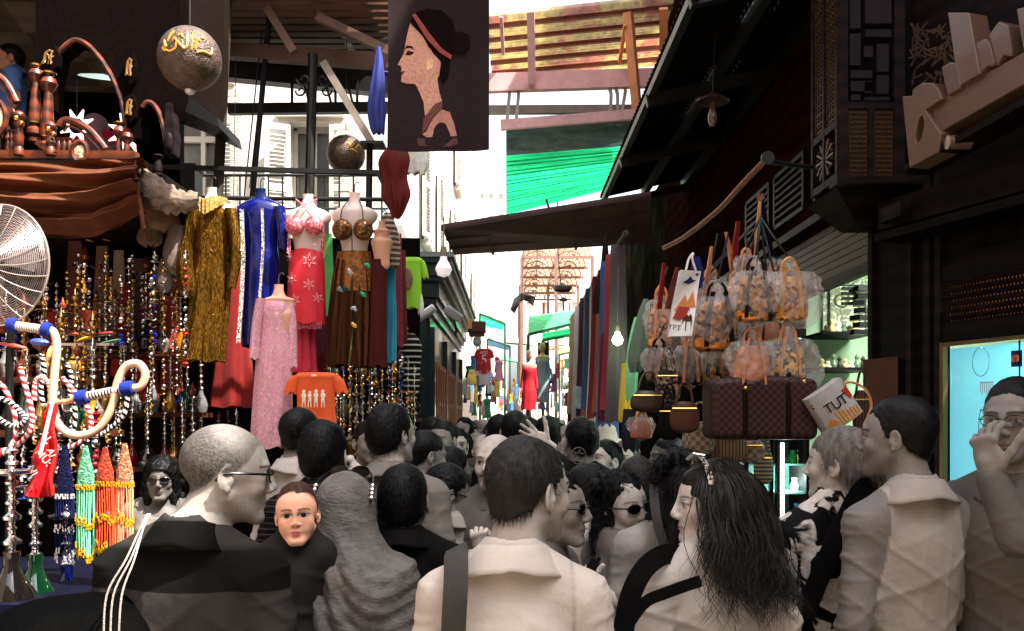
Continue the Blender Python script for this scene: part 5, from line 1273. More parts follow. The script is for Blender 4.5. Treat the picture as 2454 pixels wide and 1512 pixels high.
for i, (u, v, cc) in enumerate(((878, 634, (30, 160, 120)), (868, 704, (30, 170, 110)), (836, 650, (180, 190, 200)), (812, 692, (120, 130, 140)), (846, 738, (170, 176, 190)), (826, 690, (14, 60, 50)), (846, 778, (224, 186, 80)))):
    mb = MB(); mb.ball(P(u, v, 5.99), (.020, .005, .012), 10, 6, RY(40*i)); mb.ball(P(u+5, v+3, 5.99), (.012, .005, .018), 8, 6, RY(-50)); mb.build('sequin_motif', M('motif%d' % i, C(*cc), rough=.2, metal=.5), r)
r = mann(915, 530, 6.1, 'peach mannequin half hidden behind the bronze skirt, in dark maroon', .62, peach, 30)
body('skirt', 908, [(622, 16), (660, 19), (760, 20, -2), (878, 22, -2)], 6.1, M('maroon_cloth', C(74, 26, 26), rough=.6), r, .7, .1, 7, 40, 6, 12)
r = mann(938, 540, 6.4, 'narrow mannequin in a turquoise dress beside the maroon one', .5, man, 40)
body('dress', 936, [(566, 12), (600, 15), (680, 12), (760, 15, 0), (868, 18, -4)], 6.35, M('turquoise_cloth', C(36, 132, 164), rough=.35, var=.2, sheen=.2), r, .8, .08, 6, 40, 6, 13)
pnkm = M('pink_sequin', C(232, 158, 176), rough=.3, metal=.15, var=.14, vs=20, pat='sequin', ps=420, c2=C(255, 214, 222), pw=.75, stretch=(1, 1, .25))
r = mann(668, 682, 5.6, 'headless mannequin in a long pale pink sequinned gown, lowest in the row', .92, peach, 40)
body('dress', 655, [(722, 38, 4, .5), (745, 40, 4), (790, 36, 4), (850, 42, 2), (930, 46, 0), (1010, 48, -3), (1072, 46, -8)], 5.6, pnkm, r, .6, .06, 9, 72, 6, 14)
body('sleeve', 617, [(716, 11, 8, 1), (780, 12, -2, 1), (860, 12, -8, 1)], 5.55, pnkm, r, 1, .03, 5, 20, 4, 15); body('sleeve', 700, [(716, 10, -8, 1), (780, 11, 0, 1), (880, 11, 2, 1)], 5.6, pnkm, r, 1, .03, 5, 20, 4, 16)
for i, (u, v0, v1, w0, w1, Y, cc, lb) in enumerate(((560, 640, 975, 24, 52, 6.9, (132, 22, 18), 'long brick-red skirt hanging behind the gold and blue dresses'), (412, 640, 945, 14, 26, 6.9, (150, 40, 30), 'rust-red cloth hanging left of the gold dress'), (700, 600, 700, 8, 10, 6.8, (150, 30, 26), 'narrow red sash between the blue and coral dresses'), (768, 640, 850, 10, 16, 6.9, (70, 18, 26), 'dark wine cloth between the coral and bronze dresses'), (948, 560, 830, 14, 16, 6.6, (120, 36, 44), 'reddish patterned gown hanging right of the turquoise dress'), (962, 600, 820, 10, 13, 6.8, (96, 24, 30), 'dark red shiny gown, outermost on the stall corner'), (880, 640, 880, 9, 12, 6.5, (48, 16, 18), 'almost black gown behind the bronze skirt'))):
    tag(body('hanging_dress', u, [(v0, w0), ((v0*2+v1)/3, (w0*2+w1)/3), (v1, w1)], Y, M('gown%d' % i, C(*cc), rough=.55, var=.2, sheen=.2), None, .35, .16, 7, 48, 6, 20+i), lb, 'dress', 'garments hung round the stall')
tag(body('hanging_dress', 985, [(800, 10), (830, 26), (880, 22), (930, 20), (965, 10)], 6.9, M('striped_black', C(20, 18, 18), rough=.3, pat='stripe', c2=C(190, 184, 176), ps=22, pax='Z', pw=.72), None, .5, .05, 6, 40, 6, 30), 'black gown with pale slanting stripes hanging by the kiosk', 'dress', 'garments hung round the stall')
mb = MB(); mb.tube([P(430, 474, 6.45), P(925, 478, 6.45)], .016, 8); tag(mb.build('hanging_rail', blk), 'horizontal rail the high mannequins hang from', 'rail')
# draped dark garments at the corner of the stall
for i, (cu, lv, Y, cc, lb) in enumerate(((908, [(112, 4), (150, 11), (210, 17, -3), (260, 20, -6), (300, 17, -4), (320, 12, -1)], 5.6, (42, 52, 128), 'blue cloth hanging beside the portrait hanging'), (948, [(355, 24), (385, 34, -4), (430, 28, -2), (470, 30, 2), (505, 16, 4), (522, 8)], 6.0, (96, 28, 24), 'dark red and brown shawl draped below the portrait hanging'), (930, [(510, 8), (540, 18), (590, 22, 6), (640, 12, 10)], 6.3, (88, 66, 56), 'zebra-patterned brown shawl hanging at the stall corner'), (998, [(350, 20), (390, 24), (416, 20)], 6.3, (206, 200, 190), 'white cloth tucked behind the dark red shawl'))):
    m = M('shawl%d' % i, C(*cc), rough=.6, var=.35, vs=9, **({'pat': 'stripe', 'c2': C(190, 170, 150), 'ps': 26, 'pax': 'Z', 'pw': .6} if i == 2 else {}))
    tag(body('shawl', cu, lv, Y, m, None, .5, .2, 7, 56, 6, 40+i, p0=-.3, wob=.1), lb, 'shawl')
# shirts
def tee(u, v, w_, h, Y, m, label, cat='shirt', yawd=0, name='t_shirt', pr=None):
    r = root(name, P(u, v+h, Y), label, cat, 'shirts hung for sale')
    body('cloth', u, [(v+h*.02, w_*.16), (v+h*.03, w_*.30), (v+h*.10, w_*.40), (v+h*.2, w_*.36), (v+h*.6, w_*.34), (v+h, w_*.36)], Y, m, r, .28, .05, 5, 44, 5, int(u))
    for s in (-1, 1): body('sleeve', u+s*w_*.40, [(v+h*.08, w_*.08, -s*w_*.06, 1), (v+h*.2, w_*.11, 0, .8), (v+h*.42, w_*.12, s*w_*.06, .7)], Y, m, r, 1, .05, 4, 20, 4, 3)
    return r
orm = M('orange_cotton', C(232, 92, 38), rough=.75, var=.07, bump=.25, bs=12, bd=.02)
r = tee(757, 890, 134, 124, 5.5, orm, 'orange t-shirt with a row of four pale printed figures')
pm_ = M('print_pale', C(240, 226, 200), rough=.7, var=.3, vs=90)
for u in (728, 742, 757, 774):
    mb = MB(); yy = 5.5-.086; h = 1 if u != 742 else .8
    for dv, a, b_ in ((-12, 4.2, 4.5), (-2, 6, 7), (8, 4.5, 7)): mb.ball(P(u+rnd.uniform(-1, 1), 950+dv*h, yy), (a*h*yy/F, .003, b_*h*yy/F), 10, 6)
    for d in (-1, 1): mb.beam(P(u+d*2.5, 958, yy), P(u+d*3.5, 976*1.0, yy), .005, .003)
    mb.build('printed_figure', pm_, r)
mb = MB(); mb.box(P(752, 899, 5.42), (.03, .004, .012)); mb.build('neck_label', M('label_white', C(236, 226, 214)), r)
lim = M('lime_cotton', C(150, 208, 52), rough=.7, var=.1)
r = tee(985, 614, 74, 124, 7.0, lim, 'lime green t-shirt hung sideways at the stall corner')
mb = MB(); mb.ball(P(976, 670, 6.91), (.045, .006, .09), 12, 8); mb.build('print', M('print_brown', C(120, 96, 70), var=.6, vs=60), r)
body('white_edge', 1008, [(700, 2), (730, 8), (752, 6)], 7.0, M('white_cotton', C(236, 234, 230)), r, .6, .1, 4, 20, 4)
# ---------------------------------------------------------------- hookahs
glassc = {'cobalt': (10, 22, 110), 'green': (8, 60, 34), 'amber': (170, 100, 12), 'clear': (130, 128, 126), 'red': (110, 10, 12), 'smoky': (30, 26, 25), 'gold': (190, 140, 40)}
protos = {}
def hookah_mesh(cn, style):
    key = (cn, style)
    if key in protos: return protos[key]
    r = root('hookah', (0, 0, -20), 'x y z w', 'hookah', 'hookahs crowded on the stall shelves')
    g = M('glass_'+cn, C(*glassc[cn]), rough=.06, var=.15, vs=20, coat=1, metal=.35 if cn in ('gold', 'clear', 'smoky') else .1)
    z0 = -20
    mb = MB(); b = [(.0, 0), (.045, 0), (.05, .02), (.055, .06), (.04, .11), (.02, .15), (.017, .18), (.024, .185)] if style % 2 else [(.0, 0), (.035, 0), (.036, .02), (.048, .05), (.052, .09), (.03, .13), (.022, .16), (.018, .19), (.026, .195)]
    mb.lathe(b, (0, 0, z0), 18); mb.build('glass_base', g, r)
    mb = MB(); z = .18; pr = [(.0, z)]; rs = random.Random(style*7+len(cn)); met = silver if style != 2 else brass
    while z < .46:
        a = rs.choice((.012, .016, .021, .026)); pr += [(.008, z), (a, z+.012), (a*.8, z+.022), (.008, z+.032), (.007, z+.045)]; z += .045
    pr += [(.0, z)]; mb.lathe(pr, (0, 0, z0), 14); mb.build('stem', met, r)
    mb = MB(); mb.lathe([(0, .455), (.03, .452), (.058, .458), (.064, .464), (.03, .46), (0, .462)], (0, 0, z0), 20); mb.build('tray', met, r)
    mb = MB(); mb.lathe([(0, .46), (.012, .46), (.012, .49), (.022, .5), (.026, .52), (.014, .53), (.006, .56), (0, .575)], (0, 0, z0), 14); mb.build('bowl', M('clay_bowl', C(130, 52, 34), rough=.4, coat=.4) if style == 1 else met, r)
    protos[key] = r; return r
tiers = [('top shelf at the back', 6.9, 845, [(202, 1.3, 'clear'), (226, .95, 'smoky'), (256, 1.0, 'green'), (281, .8, 'gold'), (308, 1.12, 'cobalt'), (329, .8, 'clear'), (350, 1.22, 'smoky'), (376, .9, 'red'), (402, 1.05, 'clear'), (428, .9, 'amber')]),
  ('second shelf at the back', 6.7, 988, [(205+i*25, .8+.25*((i*7) % 3)/2, ('smoky', 'clear', 'green', 'cobalt', 'gold', 'clear')[(i*5) % 6]) for i in range(12)]),
  ('third shelf at the back', 6.5, 1115, [(190+i*25, .75+.2*((i*5) % 4)/3, ('cobalt', 'amber', 'clear', 'red', 'gold', 'smoky')[(i*4+1) % 6]) for i in range(12)]),
  ('near left shelf', 5.4, 905, [(2, 1.0, 'smoky'), (28, 1.0, 'clear'), (60, .8, 'red'), (88, .9, 'gold'), (118, .75, 'clear'), (146, .8, 'smoky'), (172, .9, 'gold')]),
  ('lower near left shelf', 5.0, 1030, [(-6+i*27, .85+.12*(i % 3), ('clear', 'green', 'gold', 'smoky', 'clear')[(i*3) % 5]) for i in range(10)]),
  ('upper shelf by the kiosk', 7.2, 902, [(800+i*24, .7+.15*(i % 2), ('clear', 'gold', 'smoky', 'cobalt')[(i*3) % 4]) for i in range(8)]),
  ('middle shelf by the kiosk', 7.0, 1000, [(795+i*24, .75+.1*(i % 3), ('smoky', 'clear', 'clear', 'smoky')[i % 4]) for i in range(9)]),
  ('low shelf by the kiosk', 6.8, 1085, [(790+i*24, .7+.1*(i % 2), ('smoky', 'clear', 'gold')[i % 3]) for i in range(9)]),
  ('shelf below the red skirt', 6.9, 1110, [(420+i*25, .7+.1*(i % 3), ('gold', 'clear', 'smoky')[i % 3]) for i in range(7)])]
order = ('first', 'second', 'third', 'fourth', 'fifth', 'sixth', 'seventh', 'eighth', 'ninth', 'tenth', 'eleventh', 'twelfth')
hn = 0
for nm, Y, v, L in tiers:
    for i, (u, s, cn) in enumerate(L):
        hn += 1; u += 5*math.sin(hn*2.7); s *= 1+.12*math.sin(hn*1.9); pz = hookah_mesh(cn, hn % 3); p = P(u, v, Y)
        place(pz, (p.x, Y-.06+.06*(hn*7 % 3), p.z), hn*40, '%s glass hookah on the %s, %s from its left end' % (cn, nm, order[i]), None, s)
for q in protos.values():
    for ch in list(q.children): D.objects.remove(ch)
    D.objects.remove(q)
def nth(i): return order[i] if i < 12 else ('%d%s' % (i+1, {1: 'st', 2: 'nd', 3: 'rd'}.get((i+1) % 10, 'th') if (i+1) not in (11, 12, 13) else 'th'))
def glintstring(u, v0, v1, Y, sd, label, group):
    rs = random.Random(sd); r = root('ornament_string', P(u, v1, Y), label, 'ornament', group); mb = MB(); m2 = MB(); v = v0
    mb.tube([P(u, v0-14, Y), P(u, v1, Y)], .0018, 4)
    while v < v1:
        k_ = rs.random(); s = rs.uniform(.012, .026); c = P(u+rs.uniform(-2, 2), v, Y); tgt = mb if rs.random() < .6 else m2
        if k_ < .4: tgt.lathe([(0, -s*1.4), (s*.7, -s), (s, -s*.2), (s*.3, s*.5), (s*.5, s*.9), (0, s*1.2)], c, 10)
        elif k_ < .7: tgt.ball(c, s*.8, 8, 6)
        else: tgt.lathe([(0, -s*.3), (s*1.3, -s*.1), (s*1.4, 0), (s*.2, s*.3), (0, s*.9)], c, 10)
        v += rs.uniform(12, 22)
    mb.build('silver_drops', silver, r)
    if m2.v: m2.build('coloured_drops', rs.choice((brass, gold, brass, MC['glass_cobalt'], MC['glass_red'], gold)), r)
for i in range(26): glintstring(8+i*17.5+5*math.sin(i*2), 640+(60 if i < 9 else 0)+30*math.sin(i*1.7), 900+90*math.sin(i*2.9), 5.9+.45*math.sin(i*5), i, 'string of metal ornaments at the left of the stall, %s from the left' % nth(i), 'ornament strings in the stall')
for i in range(14): glintstring(792+i*15.5, 880+20*math.sin(i), 1060+30*math.sin(i*2), 6.5, 50+i, 'string of metal ornaments between the orange shirt and the kiosk, %s from the left' % nth(i), 'ornament strings by the kiosk')
for i in range(9): glintstring(56+i*29, 1000+30*math.sin(i*3), 1200+40*math.sin(i*2), 4.3+.5*math.sin(i*4), 80+i, 'string of metal ornaments low in the stall, %s from the left' % nth(i), 'low ornament strings in the stall')
# big foreground hookahs
def bighook(u, vt, vb, Y, s, cn, label, bowl=True):
    p = P(u, vb, Y); h = (vb-vt)*Y/F; r = root('hookah', (p.x, p.y, p.z-.25), label, 'hookah', 'large hookahs standing at the near corner'); rs = random.Random(int(u)+3)
    mb = MB(); z = 0; pr = [(0, 0)]
    while z < h-.04:
        a = s*rs.choice((.018, .024, .030, .034)); L = a*1.7; pr += [(.010*s, z), (a*.9, z+L*.15), (a, z+L*.35), (a*.55, z+L*.55), (.011*s, z+L*.7), (.013*s, z+L*.85)]; z += L
    pr += [(.008, z), (0, z+.01)]; mb.lathe(pr, p, 24); mb.build('stem', silver, r)
    mb = MB(); zt = h*.66; mb.lathe([(.012, zt), (.05*s, zt+.006), (.075*s, zt+.012), (.082*s, zt+.02), (.074*s, zt+.018), (.02, zt+.012), (.012, zt+.02)], p, 28); mb.build('tray', silver, r)
    mb = MB(); mb.lathe([(.0, -.26), (.075*s, -.26), (.085*s, -.22), (.08*s, -.12), (.04*s, -.06), (.026*s, -.03), (.03*s, .01), (0, .01)], p, 26); mb.build('glass_base', M('bigglass_'+cn, C(*glassc[cn]), rough=.05, trans=.6, coat=1, var=.3), r)
bighook(28, 1045, 1330, 2.7, .85, 'smoky', 'tall silver hookah at the bottom left corner of the stall'); bighook(84, 1100, 1335, 2.8, .8, 'green', 'silver hookah with a green glass base by the red bag')
bighook(160, 1190, 1360, 3.0, .7, 'cobalt', 'silver hookah with a dark blue base behind the beaded scarves')
mb = MB(); mb.box((-1.75, 3.05, .6), (1.3, .9, 1.2)); tag(mb.build('stall_table', M('table_cloth_blue', C(9, 11, 26), rough=.5, var=.3)), 'low stall table under a dark blue cloth at the left', 'table')
# hoses
cream = M('cream_rubber', C(226, 184, 152), rough=.45, var=.06); foam = M('blue_foam', C(22, 42, 134), rough=.9, var=.15, bump=.5, bs=200); coil = M('white_coil', C(224, 206, 196), rough=.3)
hs_ = root('hookah_hose', P(240, 1000, 3.0), 'thick cream hookah hose with blue foam grips looping in front of the stall', 'hose')
HP = lambda L, Y: [P(u, v, Y) for u, v in L]
mb = MB(); mb.tube(cpath(HP([(108, 790), (128, 796), (136, 830), (131, 890), (126, 950), (130, 1000), (160, 1036), (200, 1043), (240, 1024), (268, 975), (282, 915), (302, 878), (332, 872), (348, 896), (338, 925), (318, 930)], 3.0), 8), .0135, 14); mb.build('tube', cream, hs_)
def grip(a, c, Y, tipu=None):
    A, B_ = P(*a, Y), P(*c, Y); dd = (B_-A)
    for t in (0.1, .9): mb = MB(); mb.tube([A+dd*(t-.12), A+dd*(t-.09), A+dd*t, A+dd*(t+.09), A+dd*(t+.12)], [.012, .0235, .026, .0235, .012], 14); mb.build('foam_grip', foam, hs_)
    mb = MB(); mb.tube([A+dd*.12, A+dd*.88], .012, 12)
    mb.build('grip_core', M('core_navy', C(22, 26, 50), rough=.4), hs_); mb = MB()
    for i in range(11): t = .22+.56*i/10; mb.lathe([(.0, -.003), (.0155, -.002), (.0155, .002), (0, .003)], A+dd*t, 14, dd.to_track_quat('Z', 'Y').to_matrix())
    mb.build('coil', coil, hs_)
grip((183, 955), (318, 928), 3.0); grip((20, 778), (122, 792), 3.0)
mb = MB(); mb.tube(cpath(HP([(190, 954), (160, 962), (130, 966), (104, 974)], 3.0), 5), [.013, .012, .009, .012, .009, .008, .011, .008, .007, .009, .007, .006, .006, .009, .006, .006], 10); mb.build('mouthpiece', M('wood_tip', C(206, 140, 100), rough=.35), hs_)
wht = M('rope_white', C(232, 220, 212), rough=.5); rdm = M('rope_red', C(196, 30, 38), rough=.5); bkm = M('rope_black', C(22, 18, 20), rough=.4)
for i, (L, Y, m, lb) in enumerate((([(48, 880), (62, 930), (76, 985), (74, 1025), (50, 1060), (0, 1090), (-30, 1102)], 3.1, rdm, 'red and white twisted hose falling past the red bag'),
    ([(82, 960), (84, 920), (95, 905), (112, 912), (120, 935), (119, 980)], 3.25, rdm, 'red and white twisted hose bent into a hook'),
    ([(150, 905), (180, 940), (205, 968), (218, 1005), (210, 1045), (168, 1074)], 3.3, rdm, 'red and white twisted hose curling behind the cream hose'),
    ([(306, 950), (296, 995), (270, 1022), (245, 1040), (215, 1043)], 3.2, bkm, 'black and white twisted hose right of the cream loop'),
    ([(-20, 950), (20, 962), (48, 985), (60, 1005), (40, 1022), (10, 1012), (-20, 990)], 3.0, bkm, 'black and white twisted hose coiled at the left edge'),
    ([(100, 850), (106, 890), (98, 930), (104, 975)], 3.4, bkm, 'short black and white twisted hose above the red bag'),
    ([(-20, 1080), (30, 1070), (36, 1000), (10, 930), (-20, 910)], 3.3, rdm, 'red and white twisted hose looped at the left edge'),
    ([(160, 870), (172, 905), (168, 940), (180, 985), (176, 1040)], 3.5, bkm, 'black and silver twisted hose hanging inside the cream loop'))):
    tag(twist('hookah_hose', HP(L, Y), .0088, m, wht), lb, 'hose', 'twisted hookah hoses')
# small things laid on the trays
for i, (u, v, Y, cc, r3, lb) in enumerate(((205, 812, 5.2, (236, 170, 30), (.06, .03, .012), 'yellow beaded purse on the tray'), (262, 820, 5.2, (60, 110, 84), (.07, .03, .01), 'green beaded purse on the tray'), (248, 800, 5.3, (180, 30, 44), (.06, .02, .012), 'crimson wrapped hose end on the tray'), (170, 800, 5.2, (170, 60, 30), (.05, .02, .01), 'orange lacquered pipe on the tray'), (95, 820, 4.6, (70, 90, 180), (.05, .03, .02), 'blue cellophane packet by the hose'), (30, 828, 4.6, (200, 90, 80), (.08, .03, .012), 'pink ribbon packet at the left edge'), (118, 848, 4.2, (236, 176, 110), (.012, .01, .04), 'orange pendant fob hanging from the hose'), (210, 765, 5.4, (120, 40, 26), (.035, .035, .04), 'terracotta pipe bowl standing above the tray'), (6, 770, 4.6, (130, 44, 28), (.035, .035, .03), 'terracotta pipe bowl at the left edge'))):
    mb = MB(); p = P(u, v, Y)
    if 'bowl' in lb: mb.lathe([(0, -.06), (.018, -.06), (.022, -.03), (.03, 0), (.05, .04), (.052, .05), (.04, .045), (0, .02)], p, 18)
    else: mb.ball(p, r3, 16, 8, RY(6*i-20))
    tag(mb.build('trinket', M('trinket%d' % i, C(*cc), rough=.35, var=.3, vs=60, bump=.6, bs=90)), lb, 'trinket', 'small goods on the hookah trays')
mb = MB(); a, c = P(150, 826, 5.2), P(300, 832, 5.2); mb.box(((a.x+c.x)/2, 5.2, a.z-.01), (c.x-a.x, .3, .015)); tag(mb.build('metal_tray', silver), 'long silver tray holding beaded purses', 'tray')
# red bag with white letters
rb_ = root('plastic_bag', P(90, 1200, 2.75), 'red plastic bag with white letters hanging from a stick', 'bag')
def bagf(s, t):
    u = (118-72*t*(1-.1*t))*(1-s)+(126+6*t)*s; v = 968+(228*(1-s)*(.86+.0*s)+s*222*.98)*t+12*math.sin(s*3.1)*t*1.4
    return P(u, v, 2.75)+Vector((0, .03*math.sin(s*9+t*2)*t-.012*math.sin(t*12+s*5), 0))
mb = MB(); mb.sheet(bagf, 24, 30, .02); mb.build('bag_skin', M('red_plastic', C(206, 26, 34), rough=.28, var=.12, bump=.5, bs=14, bd=.02), rb_, 80)
def text(s, p, size, m, parent, R, name='lettering', ext=.001):
    cu = D.curves.new('t', 'FONT'); cu.body = s; cu.size = size; cu.extrude = ext; cu.align_x = 'CENTER'; cu.align_y = 'CENTER'
    ob = D.objects.new('t', cu); me = D.meshes.new_from_object(ob); D.objects.remove(ob); mb = MB()
    vs = [Vector(p)+R@v.co for v in me.vertices]; mb.add(vs, [tuple(f.vertices) for f in me.polygons]); D.meshes.remove(me); return mb.build(name, m, parent, 0)
UP = RX(90)
text('AL', P(110, 1048, 2.70), .034, wht, rb_, RY(58)@UP); text('NU:', P(104, 1096, 2.69), .034, wht, rb_, RY(50)@UP); text('NI', P(78, 1128, 2.70), .03, wht, rb_, RY(60)@UP); text('Al', P(122, 1085, 2.70), .03, wht, rb_, RY(70)@UP)
mb = MB(); mb.tube([P(126, 962, 2.7), P(96, 1090, 2.66)], .0055, 8); mb.build('stick', wht, rb_)
# beaded crochet scarves
def bscarf(u, vt, w_, v1, v2, Y, cc, bc, label, sd):
    r = root('beaded_scarf', P(u, v2, Y), label, 'scarf', 'beaded crochet scarves'); m = M('crochet%d' % sd, C(*cc), rough=.8, var=.45, vs=120, bump=1, bs=160, bd=.01, pat='cells', c2=tuple(x*.35 for x in C(*cc)), ps=150, pw=.3)
    body('crochet', u, [(vt, w_*.25), (vt+(v1-vt)*.3, w_*.55), (vt+(v1-vt)*.7, w_*.95), (v1, w_)], Y, m, r, .5, .06, 6, 40, 6, sd)
    mb = MB(); mt = MB(); rs = random.Random(sd)
    for i in range(22):
        a = i/21*math.pi*2; x = math.cos(a)*w_*.95; yo = math.sin(a)*w_*.45*Y/F; L = v2-rs.random()*30+x*.3
        p0, p1 = P(u+x, v1-4, Y)+Vector((0, yo, 0)), P(u+x+rs.uniform(-3, 3), L, Y)+Vector((0, yo, 0)); mt.tube([p0, p0.lerp(p1, .5)+Vector((rs.uniform(-.004, .004), 0, 0)), p1], .0022, 4)
        for t in (.0, .04, .46+rs.random()*.06, .52, .56, .93, .97, 1.0): mb.ball(p0.lerp(p1, t)+Vector((rs.uniform(-.003, .003), -.002, 0)), (.0035, .0035, .0055), 6, 4)
    mt.build('fringe', M('fringe%d' % sd, C(*[min(255, q*1.02) for q in cc]), rough=.7), r); mb.build('beads', M('bead_'+bc, C(240, 190, 40) if bc == 'gold' else C(226, 226, 236), rough=.15, metal=.6), r)
bscarf(155, 1066, 22, 1190, 1350, 3.0, (20, 24, 64), 'silver', 'navy beaded scarf with silver beads', 1); bscarf(205, 1068, 21, 1168, 1345, 2.9, (120, 214, 160), 'gold', 'mint green beaded scarf with gold beads', 2)
bscarf(252, 1072, 21, 1160, 1335, 2.95, (222, 70, 24), 'gold', 'orange-red beaded scarf with gold beads', 3); bscarf(299, 1062, 21, 1162, 1340, 2.85, (244, 148, 104), 'gold', 'salmon beaded scarf with gold beads', 4)
# black bag at the very front
bb = root('leather_bag', P(230, 1500, 2.0), 'black leather bag with pale lining open at the bottom left', 'bag')
S = SDF(*[np.arange(a, b_, .012) for a, b_ in ((-1.25, -.68), (1.75, 2.35), (.75, 1.5))])
S.ell(P(235, 1590, 2.05), (.20, .16, .165), RY(-8), .03); S.ell(P(90, 1580, 2.0), (.14, .15, .13), RY(-24), .05); pass
V, Q = S.nets(); npmesh('skin', V, Q, M('black_leather', C(3, 3, 3), rough=.7, var=.4, bump=.4, bs=40, spec=.02), bb)
# ---------------------------------------------------------------- right hand goods and the far alley
rk = ((72, 58, 66), (150, 40, 46), (60, 84, 130), (150, 90, 60), (120, 30, 40), (214, 206, 196), (60, 90, 130), (196, 120, 80), (70, 66, 80), (170, 40, 60), (230, 224, 214), (40, 90, 120), (200, 170, 120), (110, 30, 36))
names = ('slate purple', 'crimson', 'denim blue', 'tan', 'wine red', 'off-white', 'steel blue', 'ochre', 'slate', 'raspberry', 'white', 'teal', 'sand', 'dark red')
Y = 6.2
for i in range(14):
    X = .74+.012*math.sin(i*3); u = CX+X*F/Y; vt = V0-(2.93-EYE)*F/Y; vb = V0-(1.72+.12*math.sin(i*2.3)-EYE)*F/Y; w_ = .085*F/Y
    tag(body('long_scarf', u, [(vt, w_*.35), (vt+8, w_*.62), ((vt+vb)/2, w_*.75), (vb, w_*.95)], Y, M('scarf%d' % i, C(*rk[i]), rough=.75, var=.2, vs=12, stretch=(1, 1, .3), sheen=.2), None, .5, .2, 7, 40, 4, i),
        '%s long scarf hanging from the right alley rack, %s from the near end' % (names[i], ('first', 'second', 'third', 'fourth', 'fifth', 'sixth', 'seventh', 'eighth', 'ninth', 'tenth', 'eleventh', 'twelfth', 'thirteenth', 'last')[i]), 'scarf', 'long scarves racked along the alley')
    Y += .34
mb = MB(); mb.tube([(.76, 5.9, 2.98), (.74, 11.2, 2.98)], .018, 8);
tag(mb.build('scarf_rail', steel), 'rail the long scarves hang from on the right', 'rail')
tag(body('hanging_cloth', 1452, [(560, 4), (640, 10, -4), (700, 14, -14), (752, 8, -22)], 6.9, M('dark_net', C(40, 34, 32), rough=.9, var=.5, vs=30, bump=1, bs=40), None, .6, .2, 6, 32, 5, 3, wob=.2), 'dark ragged cloth tied at the top of the scarf rack', 'cloth')
# market roof far off: rows of barrel vaults with fanlight trusses
mr = root('vaulted_market_roof', (1, 23, 5.4), 'tan iron market roof of twin barrel vaults with fanlight trusses far down the alley', 'roof')
tan = M('tan_sheet', C(206, 176, 152), rough=.6, var=.2, thin=.3); brn = M('brown_iron', C(128, 96, 84), rough=.6, var=.2)
for ci, cx in enumerate((.62, 1.40)):
    mb = MB(); mb.sheet(lambda s, t: Vector((cx-.39*math.cos(s*math.pi), 20.2+8*t, 5.42+.40*math.sin(s*math.pi)+.008*math.sin(t*150))), 22, 260); mb.build('vault_sheet', tan, mr)
for k_ in range(6):
    Yk = 20.1+k_*1.45; mb = MB(); mb.beam((.2, Yk, 5.38), (1.85, Yk, 5.38), .05, .06)
    for cx in (.62, 1.40):
        for r in (.38, .26, .14): mb.tube([(cx-r*math.cos(a), Yk, 5.41+r*math.sin(a)) for a in [i*math.pi/14 for i in range(15)]], .011, 5)
        for i in range(1, 8): a = i*math.pi/8; mb.beam((cx, Yk, 5.41), (cx-.38*math.cos(a), Yk, 5.41+.38*math.sin(a)), .012, .012)
    mb.build('fanlight_truss', brn, mr)
mb = MB()
for x in (.22, 1.0, 1.82):
    for Yk in (20.1, 24.5, 28): mb.beam((x, Yk, 0), (x, Yk, 5.36), .07, .07)
mb.build('posts', brn, mr)
pl2 = root('hanging_lamp', P(1348, 690, 12), 'dark disc shaped lamp hanging in front of the vaulted roof', 'lamp')
mb = MB(); mb.lathe([(0, -.05), (.1, -.04), (.13, 0), (.11, .04), (.0, .06)], P(1348, 691, 12), 20, RX(15)); mb.build('shade', M('lamp_brown', C(70, 52, 48), rough=.5), pl2)
mb = MB(); mb.tube([P(1344, 685, 12), P(1337, 600, 12), P(1336, 480, 12)], .008, 5); mb.lathe([(.0, .0), (.05, .0), (.06, .03), (0, .06)], P(1350, 722, 12), 12); mb.tube([P(1350, 722, 12), P(1350, 745, 12)], .01, 5); mb.build('cord', brn, pl2)
for (pts, lb) in ((((1223, 742), (1232, 715), (1251, 702), (1262, 712), (1246, 726), (1233, 750)), 'grey torn paper scrap dangling over the alley, the left one'), (((1251, 706), (1266, 704), (1284, 712), (1278, 734), (1264, 722), (1252, 720)), 'grey torn paper scrap dangling over the alley, the right one')):
    mb = MB(); mb.poly([P(u, v, 9)+Vector((0, .03*math.sin(u*.2), 0)) for u, v in pts], (0, .01, 0)); mb.tube([P(pts[2][0], pts[2][1], 9), P(pts[2][0]+3, 590, 9)], .003, 4); tag(mb.build('paper_scrap', M('grey_paper', C(150, 138, 134), rough=.8), None, 0), lb, 'paper')
# far green awnings
def awn(pts, Y0, Y1, m, label, n=14):
    r = root('market_awning', P(pts[0][0], pts[0][1], Y0), label, 'awning', 'small awnings down the alley'); mb = MB()
    corr(mb, P(*pts[0], Y0), P(*pts[1], Y0), P(*pts[2], Y1), P(*pts[3], Y1), n, .02); mb.build('sheet', m, r)
    mb = MB(); mb.beam(P(*pts[0], Y0), P(*pts[1], Y0), .04); 
    for q in (0, 1): mb.beam(P(*pts[q], Y0), P(pts[q][0], 1040, Y0), .04)
    mb.build('frame', M('green_iron', C(40, 86, 60), rough=.5), r)
gr2 = M('pale_green_sheet', C(110, 210, 150), rough=.5, thin=.5, var=.25)
awn(((1266, 802), (1390, 772), (1385, 744), (1268, 758)), 13, 15.5, gr2, 'pale green awning across the middle of the alley'); awn(((1300, 816), (1388, 800), (1385, 784), (1300, 800)), 15.5, 17, grn, 'darker green awning under the pale green one')
awn(((1150, 752), (1210, 776), (1205, 790), (1150, 778)), 16, 18, grn, 'narrow green awning beyond the kiosk'); awn(((1210, 822), (1262, 826), (1262, 812), (1210, 808)), 26, 28, pale, 'white awning far down the alley centre')
